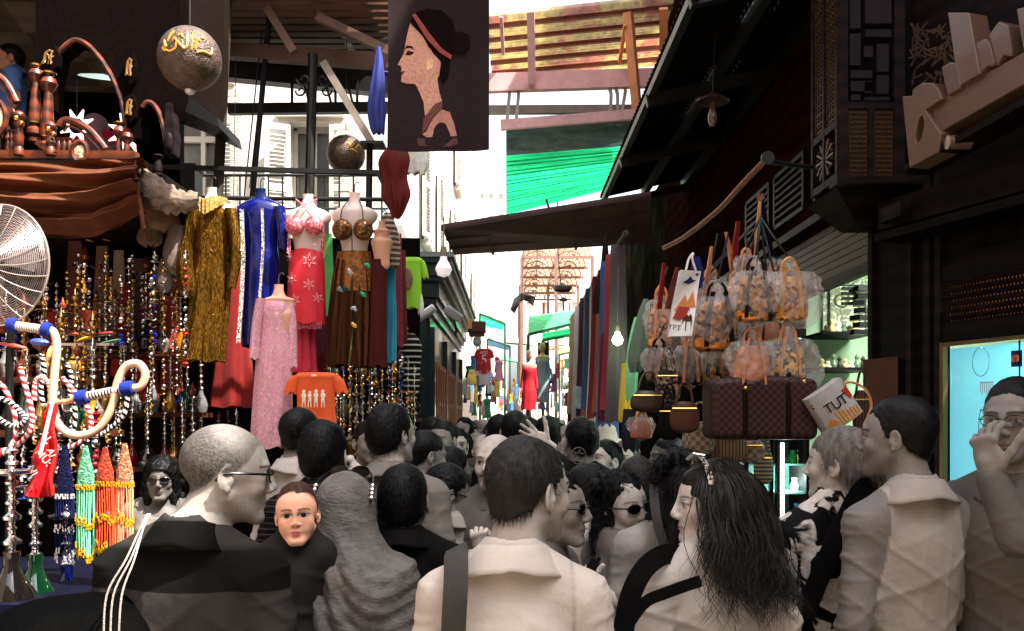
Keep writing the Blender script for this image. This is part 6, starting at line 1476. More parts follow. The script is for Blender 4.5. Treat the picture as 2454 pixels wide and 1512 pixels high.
sb = root('wooden_sign_box', P(1143, 785, 11), 'brown wooden lantern box with an orange strip beyond the kiosk', 'sign box')
mb = MB(); mb.box(P(1143, 784, 11), (.22, .2, .13)); mb.box(P(1143, 800, 11), (.19, .17, .06)); mb.build('box', M('brown_box', C(96, 58, 50), rough=.5), sb)
mb = MB(); mb.box(P(1126, 776, 10.88), (.05, .02, .12)); mb.build('orange_strip', M('orange_paint', C(226, 150, 90)), sb); mb = MB(); mb.ball(P(1144, 820, 11), .055); mb.build('globe', M('bluewhite', C(210, 218, 230)), sb)
awn(((1340, 850), (1400, 838), (1394, 826), (1340, 836)), 19, 21, M('tan_awning', C(190, 160, 120), rough=.8, thin=.3), 'tan awning on the right far down the alley'); awn(((1168, 812), (1222, 830), (1218, 838), (1168, 826)), 21, 23, M('blue_awning', C(110, 150, 190), rough=.8, thin=.3), 'blue awning on the left far down the alley')
awn(((1196, 862), (1240, 868), (1240, 860), (1196, 852)), 30, 32, gr2, 'tiny green awning at the far end of the alley'); awn(((1290, 842), (1340, 836), (1338, 828), (1290, 832)), 30, 32, M('rust_awning', C(180, 110, 90), rough=.8, thin=.3), 'tiny rust-coloured awning at the far end of the alley')
# football shirts
tr = tee(1160, 834, 44, 58, 11, M('football_red', C(206, 40, 52), rough=.6), 'red football shirt with white number five beyond the kiosk')
text('5', P(1160, 862, 10.86), .16, wht, tr, UP); text('GERRAD'[:0] or 'ARD', P(1160, 845, 10.86), .05, wht, tr, UP)
tee(1160, 886, 40, 36, 11, M('shorts_white', C(226, 216, 216)), 'white shorts below the red football shirt', 'shorts')
mb = MB(); mb.ball(P(1143, 818, 11.2), (.05, .06, .07)); mb.tube([P(1143, 825, 11.2), P(1143, 900, 11.2)], .01, 6); tag(mb.build('display_head', M('peach_head', C(206, 150, 130))), 'small peach display head above the football shirts', 'display head')
# far mannequins
for i, (u, v, Y, cc, lb) in enumerate(((1268, 850, 13, (206, 30, 44), 'distant mannequin in a red dress, left of the pair'), (1300, 832, 13.4, (150, 170, 176), 'distant mannequin in a grey-blue dress, right of the pair'))):
    r = root('dress_mannequin', P(u, 980, Y), lb, 'mannequin', 'mannequins far down the alley'); s = .45
    mb = MB(); mb.ball(P(u, v, Y), (.05, .06, .075)); mb.tube([P(u, v+8, Y), P(u, v+20, Y)], .02, 8); mb.build('head', peach, r)
    torso_m(u, v+8, .36, Y, r, peach, 50); body('dress', u, [(v+28, 12), (v+36, 17), (v+60, 13), (v+90, 17), (v+132, 17, -2)], Y, M('fardress%d' % i, C(*cc), rough=.6), r, .6, .08, 5, 32, 4, i)
    body('sleeve', u-17, [(v+32, 4, 4, 1), (v+80, 4, -1, 1)], Y, MC['fardress%d' % i], r, 1, n=12); body('sleeve', u+17, [(v+32, 4, -4, 1), (v+80, 4, 1, 1)], Y, MC['fardress%d' % i], r, 1, n=12)
mb = MB(); mb.box(P(1302, 836, 13.7), (.17, .05, .2)); tag(mb.build('dark_poster', M('poster_dark', C(60, 34, 30))), 'dark framed poster behind the grey-blue mannequin', 'poster')
# the jumble of hanging goods, each its own piece
cols = [(226, 60, 60), (240, 170, 60), (250, 226, 120), (80, 130, 200), (240, 240, 236), (230, 150, 170), (60, 160, 110), (120, 60, 120), (210, 110, 60), (40, 44, 70), (200, 214, 226), (170, 30, 50)]
cn = ['red', 'orange', 'yellow', 'blue', 'white', 'pink', 'green', 'purple', 'rust', 'navy', 'pale blue', 'crimson']
rs = random.Random(11); k_ = 0; seen = {}
slots = [('left wall of goods past the kiosk', 1112, 1196, 850, 1000, 10.5, 16, 40), ('hanging display across the alley', 1196, 1262, 900, 1000, 18, 26, 34), ('display around the two distant mannequins', 1262, 1372, 850, 1000, 14, 22, 58), ('right wall of goods by the scarf rack', 1376, 1480, 850, 1010, 8.4, 14, 30)]
for nm, u0, u1, v0, v1, ya, yb, n_ in slots:
    for i in range(n_):
      for _try in range(200):
        u = u0+(u1-u0)*(i+.5)/n_+rs.uniform(-3, 3); v = rs.uniform(v0, v1-36); Yk = rs.uniform(ya, yb); h = rs.uniform(24, 56)*13/Yk; w_ = rs.uniform(5, 11)*13/Yk; c = rs.randrange(12); kind = rs.choice(('garment', 'bag', 'scarf', 'dress', 'shawl'))
        lab = '%s %s in the %s' % (cn[c], kind, nm)+(', %s' % ('left end', 'left', 'middle', 'right', 'right end')[int(5*i/n_)])
        if lab not in seen: break
      if 1:
        seen[lab] = 1
        if kind == 'bag': lv = [(v, w_*.25), (v+h*.12, w_*.6), (v+h*.6, w_), (v+h*.8, w_*.8)]
        elif kind in ('scarf', 'shawl'): lv = [(v, w_*.3), (v+h*.5, w_*.4), (v+h, w_*.5)]
        else: lv = [(v, w_*.3), (v+h*.1, w_*.9), (v+h*.4, w_*.7), (v+h, w_)]
        o = body('hanging_'+kind, u, lv, Yk, M('jumble%d_%d' % (c, k_ % 3), C(*cols[c]), rough=.7, var=.3, vs=14, **({'pat': 'cells', 'c2': C(*cols[(c*5+3) % 12]), 'ps': 14, 'pw': .6} if k_ % 3 == 0 else {})), None, .4, .12, 5, 20, 3, k_); k_ += 1
        tag(o, lab, kind, 'goods hung down the alley')
# bare bulbs
def bulb(u, v, r_, Y, m, label, top):
    r = root('light_bulb', P(u, v, Y), label, 'light bulb'); s = r_*Y/F; c = P(u, v, Y)
    mb = MB(); mb.lathe([(0, -s), (s*.7, -s*.75), (s, 0), (s*.8, s*.55), (s*.45, s*1.1), (s*.4, s*1.5), (0, s*1.5)], c, 20); mb.build('glass', m, r)
    mb = MB(); mb.lathe([(0, s*1.5), (s*.42, s*1.5), (s*.42, s*2.3), (s*.3, s*2.7), (0, s*2.8)], c, 14); mb.tube([c+Vector((0, 0, s*2.7)), P(u+1, top, Y)], .003, 5); mb.build('socket', M('socket_grey', C(110, 100, 92)), r)
bulb(1063, 645, 20, 4.2, M('frost_bulb', C(236, 226, 232), rough=.2, var=0, emit=C(250, 240, 240), es=.12), 'large frosted bulb dangling in front of the kiosk cornice', 520)
bulb(1480, 815, 13, 6.0, M('green_lit_bulb', C(200, 255, 200), emit=C(190, 255, 190), es=14, var=0), 'glowing greenish bulb at the end of the scarf rack', 640)
gl = D.lights.new('green_bulb_light', 'POINT'); gl.energy = 1.1; gl.color = (.6, 1, .5); gl.shadow_soft_size = .04; go = D.objects.new('green_bulb_light', gl); COL.objects.link(go); go.location = P(1480, 815, 5.95)
# cloths near the bulb; green light is put into the mint sheet's colour
for i, (u, lv, Y, cc, lb) in enumerate(((1500, [(870, 10), (930, 14), (1010, 16)], 5.8, (220, 186, 50), 'yellow cloth hanging under the green bulb'), (1528, [(760, 8), (820, 14, -8), (900, 14, -14), (960, 10, -16)], 5.2, (140, 226, 160), 'sheet edged in painted mint light curving beside the wrapped bags'), (1548, [(716, 6), (760, 16, -6), (850, 22, -20), (890, 12, -26)], 4.9, (90, 110, 90), 'grey-green cloth bundle behind the wrapped bags'), (1452, [(800, 12), (900, 16), (1010, 18)], 6.6, (96, 40, 60), 'plum cloth right of the scarf rack'), (1512, [(980, 18), (1040, 22), (1080, 16)], 5.0, (40, 36, 44), 'dark speckled cloth above the smiling man'))):
    tag(body('hanging_cloth', u, lv, Y, M('bulbcloth%d' % i, C(*cc), rough=.6, var=.2), None, .5, .15, 6, 36, 5, i), lb, 'cloth')
# pole and rope
mb = MB(); mb.tube(cpath([P(1590, 594, 5.2), P(1640, 568, 5.0), P(1720, 505, 4.6), P(1780, 440, 4.3), P(1838, 380, 4.1)], 5), .014, 8); tag(mb.build('bamboo_pole', M('bamboo', C(120, 78, 56), rough=.6, var=.4, vs=20)), 'thin crooked bamboo pole slanting up under the black roof', 'pole')
mb = MB(); mb.tube([P(1838, 385, 4.1), P(1900, 396, 4.3), P(1950, 400, 4.6)], .012, 6); mb.lathe([(.0, 0), (.03, 0), (.03, .02), (0, .02)], P(1838, 380, 4.1), 14, RX(90)); tag(mb.build('iron_hook_bar', blk), 'iron bar holding the bamboo pole to the wall', 'bar')
# ---- bags
cel = M('cellophane', C(236, 224, 216), rough=.06, var=0, alpha=.26, bump=1.0, bs=22, bd=.05, coat=1, spec=1.0)
gdn = M('gold_pattern', C(206, 130, 60), rough=.25, metal=.5, var=.5, vs=30, pat='cells', c2=C(30, 18, 18), ps=46, pw=.6)
gd2 = M('gold_pattern2', C(226, 160, 96), rough=.25, metal=.4, var=.5, vs=30, pat='cells', c2=C(120, 50, 24), ps=60, pw=.55)
sand = M('strap_tan', C(206, 132, 84), rough=.4); 
def crumple(u, v, w_, h, Y, seed, parent, flare=0, top=.35):
    n, m = 40, 26; mb = MB(); V = []; 
    for j in range(m+1):
        t = j/m; a0 = math.sin(math.pi*min(1, t*1.0+.02))**.6
        for i in range(n):
            a = 2*math.pi*i/n; r = a0*(1+.10*math.sin(3*a+seed+t*5)+.08*math.sin(7*a-t*9+seed)+.07*math.sin(12*a+t*23)+.05*math.sin(19*a-t*31+seed))
            if t < .2: r = .16+.3*t
            p = P(u+w_*r*math.cos(a)+flare*max(0, math.cos(a))*t*w_*1.2, v-h+2*h*t, Y); V.append(p+Vector((0, math.sin(a)*r*w_*.62*Y/F, 0)))
    mb.add(V, [(i+j*n, (i+1) % n+j*n, (i+1) % n+(j+1)*n, i+(j+1)*n) for j in range(m) for i in range(n)]); return mb.build('cellophane', cel, parent, 25)
def wrapped(u, v, w_, h, Y, m, label, sd, flare=0, up=(1822, 520)):
    u += 4*math.sin(sd*2.3)
    r = root('wrapped_handbag', P(u, v, Y), label, 'handbag', 'handbags wrapped in clear plastic')
    body('bag', u, [(v-h*.5, w_*.5, 0, .5), (v-h*.2, w_*.72), (v+h*.4, w_*.85), (v+h*.75, w_*.8), (v+h*.82, w_*.3)], Y, m, r, .45, .0, 5, 36, 5, sd, wob=.05)
    sm2 = (sand, M('strap_black', C(24, 18, 18), rough=.35), M('strap_gold', C(214, 150, 70), rough=.3, metal=.5), sand)[sd % 4]
    for s in (-1, 1): strip('strap', [(u+s*w_*(.2+.02*(sd % 3)), v-h*.75), (u+s*w_*.42, v), (u+s*w_*.5, v+h*.7)], w_*(.05+.02*(sd % 3)), Y, sm2, r, .012, yo=-w_*.42*Y/F)
    mb = MB()
    for s in (-1, 1): mb.tube(cpath([P(u+s*w_*.4, v-h*.45, Y), P(u+s*w_*.3, v-h*.9, Y), P(u, v-h*1.08, Y)], 5), .007, 6)
    mb.build('handle', sm2, r); crumple(u, v-h*.05, w_*1.05, h*1.05, Y, sd, r, flare)
    mb = MB(); mb.tube(cpath([P(u, v-h*1.05, Y), P((u+up[0])/2, (v-h+up[1])/2, Y), P(up[0], up[1], Y+.05)], 4), .005, 5); mb.build('hanging_cord', blk, r)
wrapped(1808, 705, 56, 84, 3.9, gdn, 'clear-wrapped handbag with tan straps at the front centre of the bag cluster', 1); wrapped(1895, 705, 52, 82, 4.0, gd2, 'clear-wrapped handbag whose plastic flares right, upper right of the cluster', 2, .75)
wrapped(1800, 868, 54, 78, 3.95, M('bag_copper', C(206, 120, 66), rough=.35, metal=.3, var=.4, vs=12), 'copper toned clear-wrapped handbag below the front one', 3); wrapped(1888, 862, 50, 78, 4.0, M('bag_floral', C(70, 60, 70), rough=.4, pat='cells', c2=C(226, 170, 70), ps=60, pw=.55, var=.4), 'flower patterned clear-wrapped handbag, lower right of the cluster', 4, .85)
wrapped(1722, 770, 62, 90, 4.1, gdn, 'gold patterned clear-wrapped handbag left of the front one', 5, up=(1745, 560)); wrapped(1700, 700, 38, 56, 4.4, M('bag_greypink', C(176, 150, 140), rough=.5, var=.4), 'pinkish grey wrapped pouch high in the cluster', 6, up=(1720, 560))
wrapped(1586, 770, 38, 80, 4.5, gd2, 'tall clear-wrapped bag at the left edge of the cluster', 7, up=(1600, 640)); wrapped(1655, 870, 36, 66, 4.3, M('bag_black', C(30, 26, 28), rough=.3), 'black wrapped bag under the pyramid tote', 8, up=(1660, 800))
wrapped(1575, 870, 36, 56, 4.4, M('bag_brown', C(110, 72, 54), rough=.5), 'brown wrapped bag low at the left edge of the cluster', 9, up=(1590, 780)); wrapped(1540, 1022, 30, 36, 4.6, M('bag_pinkred', C(190, 100, 80), rough=.4), 'reddish wrapped parcel at the bottom left of the cluster', 10, up=(1560, 950))
for i, (u, v, w_, h, Y, m, lb) in enumerate(((1760, 715, 40, 60, 4.2, gd2, 'orange patterned wrapped bag squeezed behind the front centre bag'), (1850, 780, 46, 50, 4.25, MC['bag_copper'], 'copper wrapped bag in the gap at the heart of the cluster'), (1745, 850, 42, 64, 4.25, gdn, 'gold patterned wrapped bag just above the travel bag'), (1660, 770, 34, 70, 4.35, MC['bag_greypink'], 'pinkish wrapped bag hiding behind the pyramid tote'), (1620, 800, 30, 66, 4.5, MC['bag_black'], 'black wrapped bag left of the pyramid tote'), (1845, 650, 34, 44, 4.3, gdn, 'small gold wrapped bag high between the two upper bags'), (1700, 880, 30, 50, 4.4, MC['bag_floral'], 'dark flowered wrapped bag above the left end of the travel bag'))): wrapped(u, v, w_, h, Y, m, lb, 20+i)
wrapped(1785, 640, 28, 42, 4.2, M('bag_dim', C(96, 76, 66), rough=.4, var=.4), 'small dim wrapped bag at the top of the cluster', 12)
for i, (pts, w_, cc, lb) in enumerate((([(1826, 470), (1836, 540), (1850, 615)], 6, (22, 24, 40), 'black strap bundle at the top of the bag cluster'), ([(1822, 480), (1816, 560), (1812, 650)], 5, (214, 160, 110), 'tan leather straps hanging from the top knot'), ([(1770, 530), (1762, 600), (1758, 640)], 8, (130, 26, 30), 'dark red strap loop above the cluster'), ([(1740, 556), (1750, 600), (1756, 650)], 5, (206, 140, 96), 'tan strap loop above the pinkish pouch'), ([(1706, 590), (1700, 640), (1694, 680)], 5, (196, 130, 90), 'tan strap loop left of the pinkish pouch'), ([(1592, 630), (1586, 690), (1580, 740)], 6, (150, 30, 34), 'red strap loop at the left of the cluster'), ([(1624, 640), (1612, 690), (1600, 740)], 7, (120, 60, 44), 'brown strap loop at the left of the cluster'), ([(1668, 615), (1672, 660), (1668, 690)], 15, (26, 40, 104), 'navy cloth handle loop behind the pyramid tote'))):
    tag(strip('bag_strap', pts, [w_*.6, w_, w_], 4.25, M('strap%d' % i, C(*cc), rough=.5, var=.2), None, .012, .006), lb, 'strap', 'straps above the bag cluster')
mb = MB()
for a in range(6): mb.tube([P(1822, 482, 4.2), P(1822+9*math.cos(a*1.05), 472-9*abs(math.sin(a)), 4.2+.02*math.sin(a*2))], .005, 5)
tag(mb.build('cord_knot', M('cord_brown', C(150, 96, 66), rough=.7)), 'knotted brown cord ends at the very top of the bag cluster', 'knot')
# tote with pyramids and a camel
tt = root('printed_tote', P(1640, 810, 4.0), 'white tote bag printed with pyramids, a camel and black letters', 'bag'); ty = 3.97
TQ = lambda x, y: P(1643+x*26+(y-.5)*-26, 648+y*158, ty)+Vector((0, .02*math.sin(y*4+x), 0))
mb = MB(); mb.sheet(lambda s, t: TQ(s*2-1, t), 10, 20, .05); mb.build('cloth', M('tote_white', C(232, 226, 222), rough=.7, var=.06), tt, 60)
def tq(name, pts, cc, o=.004): mb = MB(); mb.poly([TQ(x, y)-Vector((0, o, 0)) for x, y in pts], (0, .003, 0)); mb.build(name, M('tote_'+name, C(*cc), rough=.7, var=.2, vs=80), tt, 0)
tq('pyramid', [(-.9, .60), (-.1, .36), (.5, .60)], (196, 120, 60)); tq('pyramid', [(.0, .56), (.55, .30), (.98, .56)], (160, 90, 44), .002); tq('red_field', [(-.95, .72), (-.5, .54), (.4, .56), (.2, .7), (-.3, .75)], (150, 34, 26), .008)
tq('bird', [(-.6, .18), (-.2, .14), (.1, .08), (.3, .13), (.7, .14), (.3, .18), (.0, .20), (-.2, .19)], (30, 40, 90)); tq('bird', [(.5, .05), (.9, .03), (.7, .08)], (30, 40, 90))
tq('camel', [(-.1, .82), (.0, .74), (-.1, .67), (.0, .66), (.15, .70), (.3, .66), (.45, .70), (.6, .66), (.75, .70), (.8, .78), (.75, .9), (.7, .78), (.35, .77), (.35, .92), (.28, .92), (.25, .77), (.1, .76)], (70, 44, 30))
text('EGYPT', TQ(-.1, .86)-Vector((.05, .006, 0)), .034, M('ink', C(20, 20, 24)), tt, RY(8)@UP)
mb = MB()
for s in (-1, 1): mb.tube(cpath([TQ(s*.5, 0), P(1655+s*4, 620, ty), P(1662, 606, ty)], 5), .005, 6)
mb.build('handle', M('tote_white', C(232, 226, 222)), tt)
# checked duffel
du = root('checked_duffel', P(1818, 1050, 4.0), 'wide brown chequered travel bag with dark piping', 'bag'); S = SDF(*[np.arange(a, b_, .008) for a, b_ in ((.8, 1.5), (3.75, 4.3), (1.5, 2.0))])
ctr = P(1818, 980, 4.02); S.d[:] = 0
X, Y_, Z = S.grid((slice(None),)*3); q = [np.abs(X-ctr.x)-.205, np.abs(Y_-ctr.y)-.08, np.abs(Z-ctr.z)-.105]
S.d = (np.sqrt(sum(np.maximum(a, 0)**2 for a in q))+np.minimum(np.maximum(np.maximum(q[0], q[1]), q[2]), 0)-.032).astype(np.float32)
V, Q = S.nets(); V[:, 2] += .012*np.sin((V[:, 0]-ctr.x)*9+1.5)*(V[:, 2] > ctr.z); npmesh('shell', V, Q, M('brown_check', C(74, 52, 48), rough=.45, pat='check', c2=C(50, 32, 32), ps=56, var=.15), du)
mb = MB()
for x in (-.09, .1): mb.tube(cpath([ctr+Vector((x, -.112, -.12)), ctr+Vector((x, -.118, 0)), ctr+Vector((x, -.10, .12)), ctr+Vector((x+.03, 0, .2)), ctr+Vector((0, 0, .3))], 5), .011, 8)
mb.tube([ctr+Vector((x, -.105, .105+.01*math.sin(x*9))) for x in (-.22, -.1, 0, .1, .22)], .006, 6); mb.build('handle', M('dark_piping', C(26, 20, 20), rough=.4), du)
mb = MB(); mb.ball(ctr+Vector((-.09, -.12, .09)), .012); mb.ball(ctr+Vector((.17, -.11, .12)), .01); mb.build('buckle', gold, du)
# TUT bag
M('tote_grey', C(190, 184, 180), rough=.75, var=.15, vs=20)
tu = root('printed_tote', P(2000, 1020, 3.85), 'white Egyptian print bag with blue and gold stripes and three black letters', 'bag'); uy = 3.85
UQ = lambda x, y: P(2000+x*41+y*27, 972+y*41-x*27, uy)+Vector((0, .03*(x*x)-.03, 0))
mb = MB(); mb.sheet(lambda s, t: UQ(s*2-1, t*2-1), 14, 14, .09); mb.build('cloth', MC['tote_grey'], tu, 60)
def uq(name, pts, cc, o=.005): mb = MB(); mb.poly([UQ(x, y)-Vector((0, o, 0)) for x, y in pts], (0, .004, 0)); mb.build(name, M('tut_'+name, C(*cc), rough=.7, var=.2, vs=80), tu, 0)
uq('blue_band', [(-1, -.62), (1, -.72), (1, -.5), (-1, -.42)], (30, 44, 100)); uq('gold_band', [(-1, -.56), (1, -.64), (1, -.58), (-1, -.5)], (206, 160, 80), .009)
for i in range(7): uq('stripe', [(-.3+i*.19, .2+.05*i), (-.22+i*.19, .2+.05*i), (-.1+i*.17, .95), (-.2+i*.17, .95)], (40, 56, 110) if i % 2 else (224, 160, 76))
uq('red_patch', [(.6, -.5), (.95, -.5), (.98, .0), (.8, .1)], (190, 40, 36)); uq('gold_patch', [(-.95, .7), (-.6, .4), (-.3, .7), (-.4, .98), (-.9, .98)], (206, 140, 60))
for i, ch in enumerate('TUT'): text(ch, UQ(-.42+i*.42, -.08-.0*i)-Vector((0, .008, 0)), .062, MC['ink'], tu, RY(-34)@UP)
mb = MB(); mb.tube(cpath([P(2000+0, 925, uy), P(2040, 916, uy), P(2075, 935, uy), P(2088, 975, uy), P(2070, 1020, uy)], 6), .006, 6); mb.build('handle', sand, tu)
body_ = body
def plainbag(u, v, w_, h, Y, m, label, sd, up=40, hm=None):
    r = root('handbag', P(u, v+h, Y), label, 'handbag', 'plain handbags hung at the doorway'); body('bag', u, [(v-h, w_*.5, 0, .4), (v-h*.7, w_*.85), (v, w_), (v+h*.7, w_*.9), (v+h, w_*.4)], Y, m, r, .4, 0, 5, 36, 5, sd, wob=.06)
    mb = MB()
    for o in (-.015, .02): mb.tube(cpath([P(u-w_*.6, v-h*.8, Y+o), P(u-w_*.2, v-h-up, Y+o), P(u+w_*.3, v-h-up, Y+o), P(u+w_*.6, v-h*.8, Y+o)], 6), .006, 6)
    mb.build('handle', hm or m, r); mb = MB(); mb.tube([P(u-w_*.8, v-h*.55, Y-w_*.38*Y/F), P(u+w_*.8, v-h*.55, Y-w_*.38*Y/F)], .004, 6); mb.build('zip', gold, r)
lb_ = M('dark_brown_leather', C(58, 38, 32), rough=.35, var=.3, coat=.2)
plainbag(1552, 962, 42, 26, 4.2, lb_, 'dark brown slouchy handbag at the lower left of the cluster', 1); plainbag(1640, 1000, 36, 38, 4.0, M('mid_brown_leather', C(84, 52, 38), rough=.35, var=.3), 'brown leather pouch bag left of the chequered travel bag', 2); plainbag(1600, 925, 30, 44, 4.3, M('floral_dark', C(50, 40, 40), rough=.5, pat='cells', c2=C(190, 150, 120), ps=70, pw=.7), 'dark floral handbag above the brown pouch', 3)
plainbag(1603, 1010, 28, 44, 4.2, M('black_leather2', C(24, 20, 22), rough=.35), 'black handbag between the brown pouch and the wrapped parcel', 4)
pla = M('plaid', C(206, 180, 150), rough=.6, pat='check', c2=C(150, 120, 100), ps=44, var=.3); pla2 = M('plaid2', C(190, 150, 110), rough=.6, pat='stripe', c2=C(70, 56, 66), ps=60, pax='X', pw=.7)
plainbag(1675, 1050, 40, 40, 4.3, pla, 'pale plaid handbag under the chequered travel bag', 5); plainbag(1745, 1070, 44, 34, 4.35, pla2, 'tan and navy plaid handbag hanging lowest under the travel bag', 6); plainbag(1800, 1082, 34, 26, 4.4, pla, 'small plaid handbag at the right under the travel bag', 7)
plainbag(1830, 1120, 24, 40, 4.5, M('striped_teal', C(60, 90, 100), pat='stripe', c2=C(200, 170, 110), ps=50, pax='Z', pw=.6), 'teal and gold striped bag low beside the display cabinet', 8)
plainbag(2064, 985, 22, 50, 4.2, M('woven_brown', C(96, 62, 48), rough=.8, pat='stripe', c2=C(50, 30, 26), ps=70, pax='X'), 'woven brown bag behind the Egyptian print bag', 9)
# doorway interior goods
pf = root('framed_plate', P(2030, 740, 6.95), 'arched pale metal plate framed with engraved script inside the lit shop', 'wall plaque'); PY = 6.98
ivory = M('ivory_inlay', C(214, 214, 180), rough=.4, var=.35, vs=60, bump=.8, bs=80, pat='cells', c2=C(120, 120, 90), ps=60, pw=.3)
mb = MB(); mb.poly([P(u, v, PY) for u, v in ((1973, 668), (2000, 664), (2028, 636), (2055, 660), (2086, 668), (2088, 796), (1973, 800))], (0, .04, 0)); mb.build('frame', M('pale_frame', C(190, 196, 170), rough=.5, pat='cells', c2=C(110, 110, 90), ps=80, pw=.3), pf, 0)
mb = MB(); mb.poly([P(u, v, PY-.02) for u, v in ((1986, 682), (2076, 682), (2076, 786), (1986, 788))], (0, .02, 0)); mb.build('border', blk, pf, 0)
mb = MB(); mb.poly([P(u, v, PY-.035) for u, v in ((1990, 686), (2072, 686), (2072, 782), (1990, 784))], (0, .02, 0)); mb.build('plate', ivory, pf, 0)
mb = MB(); mb.tube(cpath([P(2016, 705, PY-.04), P(2004, 712, PY-.04), P(2004, 728, PY-.04), P(2020, 736, PY-.04), P(2032, 726, PY-.04), P(2034, 708, PY-.04)], 5), .008, 5); mb.build('script', M('olive_ink', C(90, 86, 50)), pf)
for k_, (v, u0, u1, lb) in enumerate(((800, 1960, 2090, 'upper'), (885, 1950, 2090, 'lower'))):
    a, c = P(u0, v, 6.6), P(u1, v, 6.6); mb = MB(); mb.box(((a.x+c.x)/2, 6.75, a.z), (c.x-a.x, .5, .02)); tag(mb.build('shop_shelf', dwood), '%s shelf inside the lit shop' % lb, 'shelf')
    for i in range(8):
        mb = MB(); p = P(u0+20+i*14, v-1, 6.6); h = .06+.05*((i*3+k_) % 4)/3; mb.lathe([(0, 0), (.02, 0), (.026, h*.3), (.012, h*.6), (.018, h*.8), (.006, h), (0, h)], p, 12); tag(mb.build('ornament', M('orn%d' % ((i+k_) % 4), C(*((60, 50, 40), (210, 190, 120), (200, 210, 190), (90, 110, 80))[(i+k_) % 4]), rough=.3)), 'small %s ornament on the %s shop shelf, %s from its left' % (('dark', 'gilt', 'white', 'green')[(i+k_) % 4], lb, order[i]), 'ornament', 'ornaments on the shop shelves')
mb = MB(); c = P(2058, 796, 6.2)
for i in range(7): mb.box(c+Vector((.0+.02*(i % 2), 0, .05*i)), (.09+.03*(i > 3), .08, .035), RZ(i*17))
for i in range(4): mb.beam(c+Vector((-.02, 0, .2+.035*i)), c+Vector((-.12, 0, .2+.035*i)), .02)
tag(mb.build('carved_figure', M('ebony', C(28, 24, 24), rough=.3)), 'black stacked carving standing on the upper shop shelf', 'carving')
cab = root('glass_cabinet', P(1900, 1400, 4.8), 'narrow shop display cabinet with a glowing white tube and glass shelves', 'cabinet'); CY = 4.85
def cbox(mb, u0, u1, v0, v1, y0=0, th=.03): a, c = P(u0, v0, CY), P(u1, v1, CY); mb.box(((a.x+c.x)/2, CY+y0+th/2, (a.z+c.z)/2), (c.x-a.x, th, a.z-c.z))
mb = MB(); cbox(mb, 1790, 1940, 1055, 1700, .3, .03); mb.build('back', M('cab_back', C(60, 84, 78), rough=.4, var=.4), cab)
mb = MB()
for u in (1850, 1866, 1936, 1790): cbox(mb, u-4, u+4, 1050, 1700, 0, .3 if u == 1936 else .04)
cbox(mb, 1790, 1940, 1044, 1054, 0, .33); mb.build('frame', dwood, cab)
for v in (1112, 1180, 1240):
    mb = MB(); cbox(mb, 1796, 1932, v, v+4, .02, .27); mb.build('shelf', M('glass_edge', C(150, 226, 210), rough=.1, coat=1), cab)
mb = MB(); mb.tube([P(1875, 1062, CY), P(1875, 1262, CY)], .010, 10); mb.build('tube_lamp', M('tube_glow', C(240, 255, 245), emit=C(225, 255, 245), es=6, var=0), cab)
tl = D.lights.new('cabinet_light', 'POINT'); tl.energy = 2.5; tl.color = (.7, 1, .95); to = D.objects.new('cabinet_light', tl); COL.objects.link(to); to.location = P(1885, 1140, CY+.1)
for i, (u, v, cc) in enumerate(((1900, 1110, (30, 120, 50)), (1918, 1111, (240, 220, 120)), (1905, 1178, (220, 226, 230)), (1922, 1178, (230, 150, 60)), (1820, 1111, (226, 226, 220)), (1812, 1178, (120, 170, 160)), (1910, 1238, (60, 130, 170)), (1840, 1238, (236, 236, 230)))):
    mb = MB(); mb.lathe([(0, 0), (.022, 0), (.028, .03), (.014, .06), (.02, .075), (0, .08)], P(u, v, CY+.15), 12); tag(mb.build('ornament', M('cabo%d' % i, C(*cc), rough=.2)), '%s ornament in the glowing cabinet' % ('green', 'pale yellow', 'silver', 'orange', 'chalk white', 'sea green', 'blue', 'ivory')[i], 'ornament', 'ornaments in the cabinet')
mb = MB(); mb.tube([P(1955, 1055, 4.4), P(1955, 1500, 4.4)], .02, 6)
mb = MB(); c = f1pt(2120, 1.9)-n1*.03; mb.box(c, (.004, .26, .34), Matrix.Rotation(math.atan2(.348, 1), 3, 'Z')); tag(mb.build('notice_board', M('notice_brown', C(84, 46, 34), rough=.6)), 'plain brown notice board on the dark pier', 'board')
# ---------------------------------------------------------------- people
def pmat(name, *a, **k): return M(name, *a, **k)
dk_hair = G(22); br_hair = G(62)
# the man with short brown hair and white polo, centre
person('person in a cream polo with a broad dark strap, back turned at the centre', 1268, 1058, 1.95, hs=.95, yaw=133, byaw=178, hair='short', hc=G(58), skin='g', top=G(196), kind='polo', bw=.84, topm=M('cream_pique', vcol=True, rough=.88, var=.08, vs=8, bump=.5, bs=11, bd=.03), collm=M('cream_collar', G(196), rough=.85, bump=.3, bs=12), colf=lambda lv, kz: np.array(G(196))*(1-.45*np.exp(-((np.abs(lv[:, 0])-.128-.02*(1.4*kz-lv[:, 2]))/.0028)**2))[:, None], lean=(-.035, 0), ht=1.70, strands=2600, res=.0030, face=dict(stubble=.5, hc=G(40)), seed=1, hlen=.022, pitch=4)
# bald man with glasses
bald, bi = person('person with shaved head and dark glasses in a banded dark polo, back turned', 545, 1019, 2.12, yaw=114, byaw=172, hair='none', hc=G(14), skin='g', kind='polo', bw=.98, lean=(-.07, 0), ht=1.735, face=dict(buzz=.95, balding=1, stubble=.4, fuzz=5000), acc=('sunglasses',), pitch=5, seed=2, collm=M('black_collar', G(12), rough=.9, spec=.05),
    topm=M('banded_polo', G(20), rough=.9, var=.1, pat='stripe', c2=G(50), ps=5.15, pax='Z', bump=.35, bs=14, bd=.02), res=.0030, arms={})
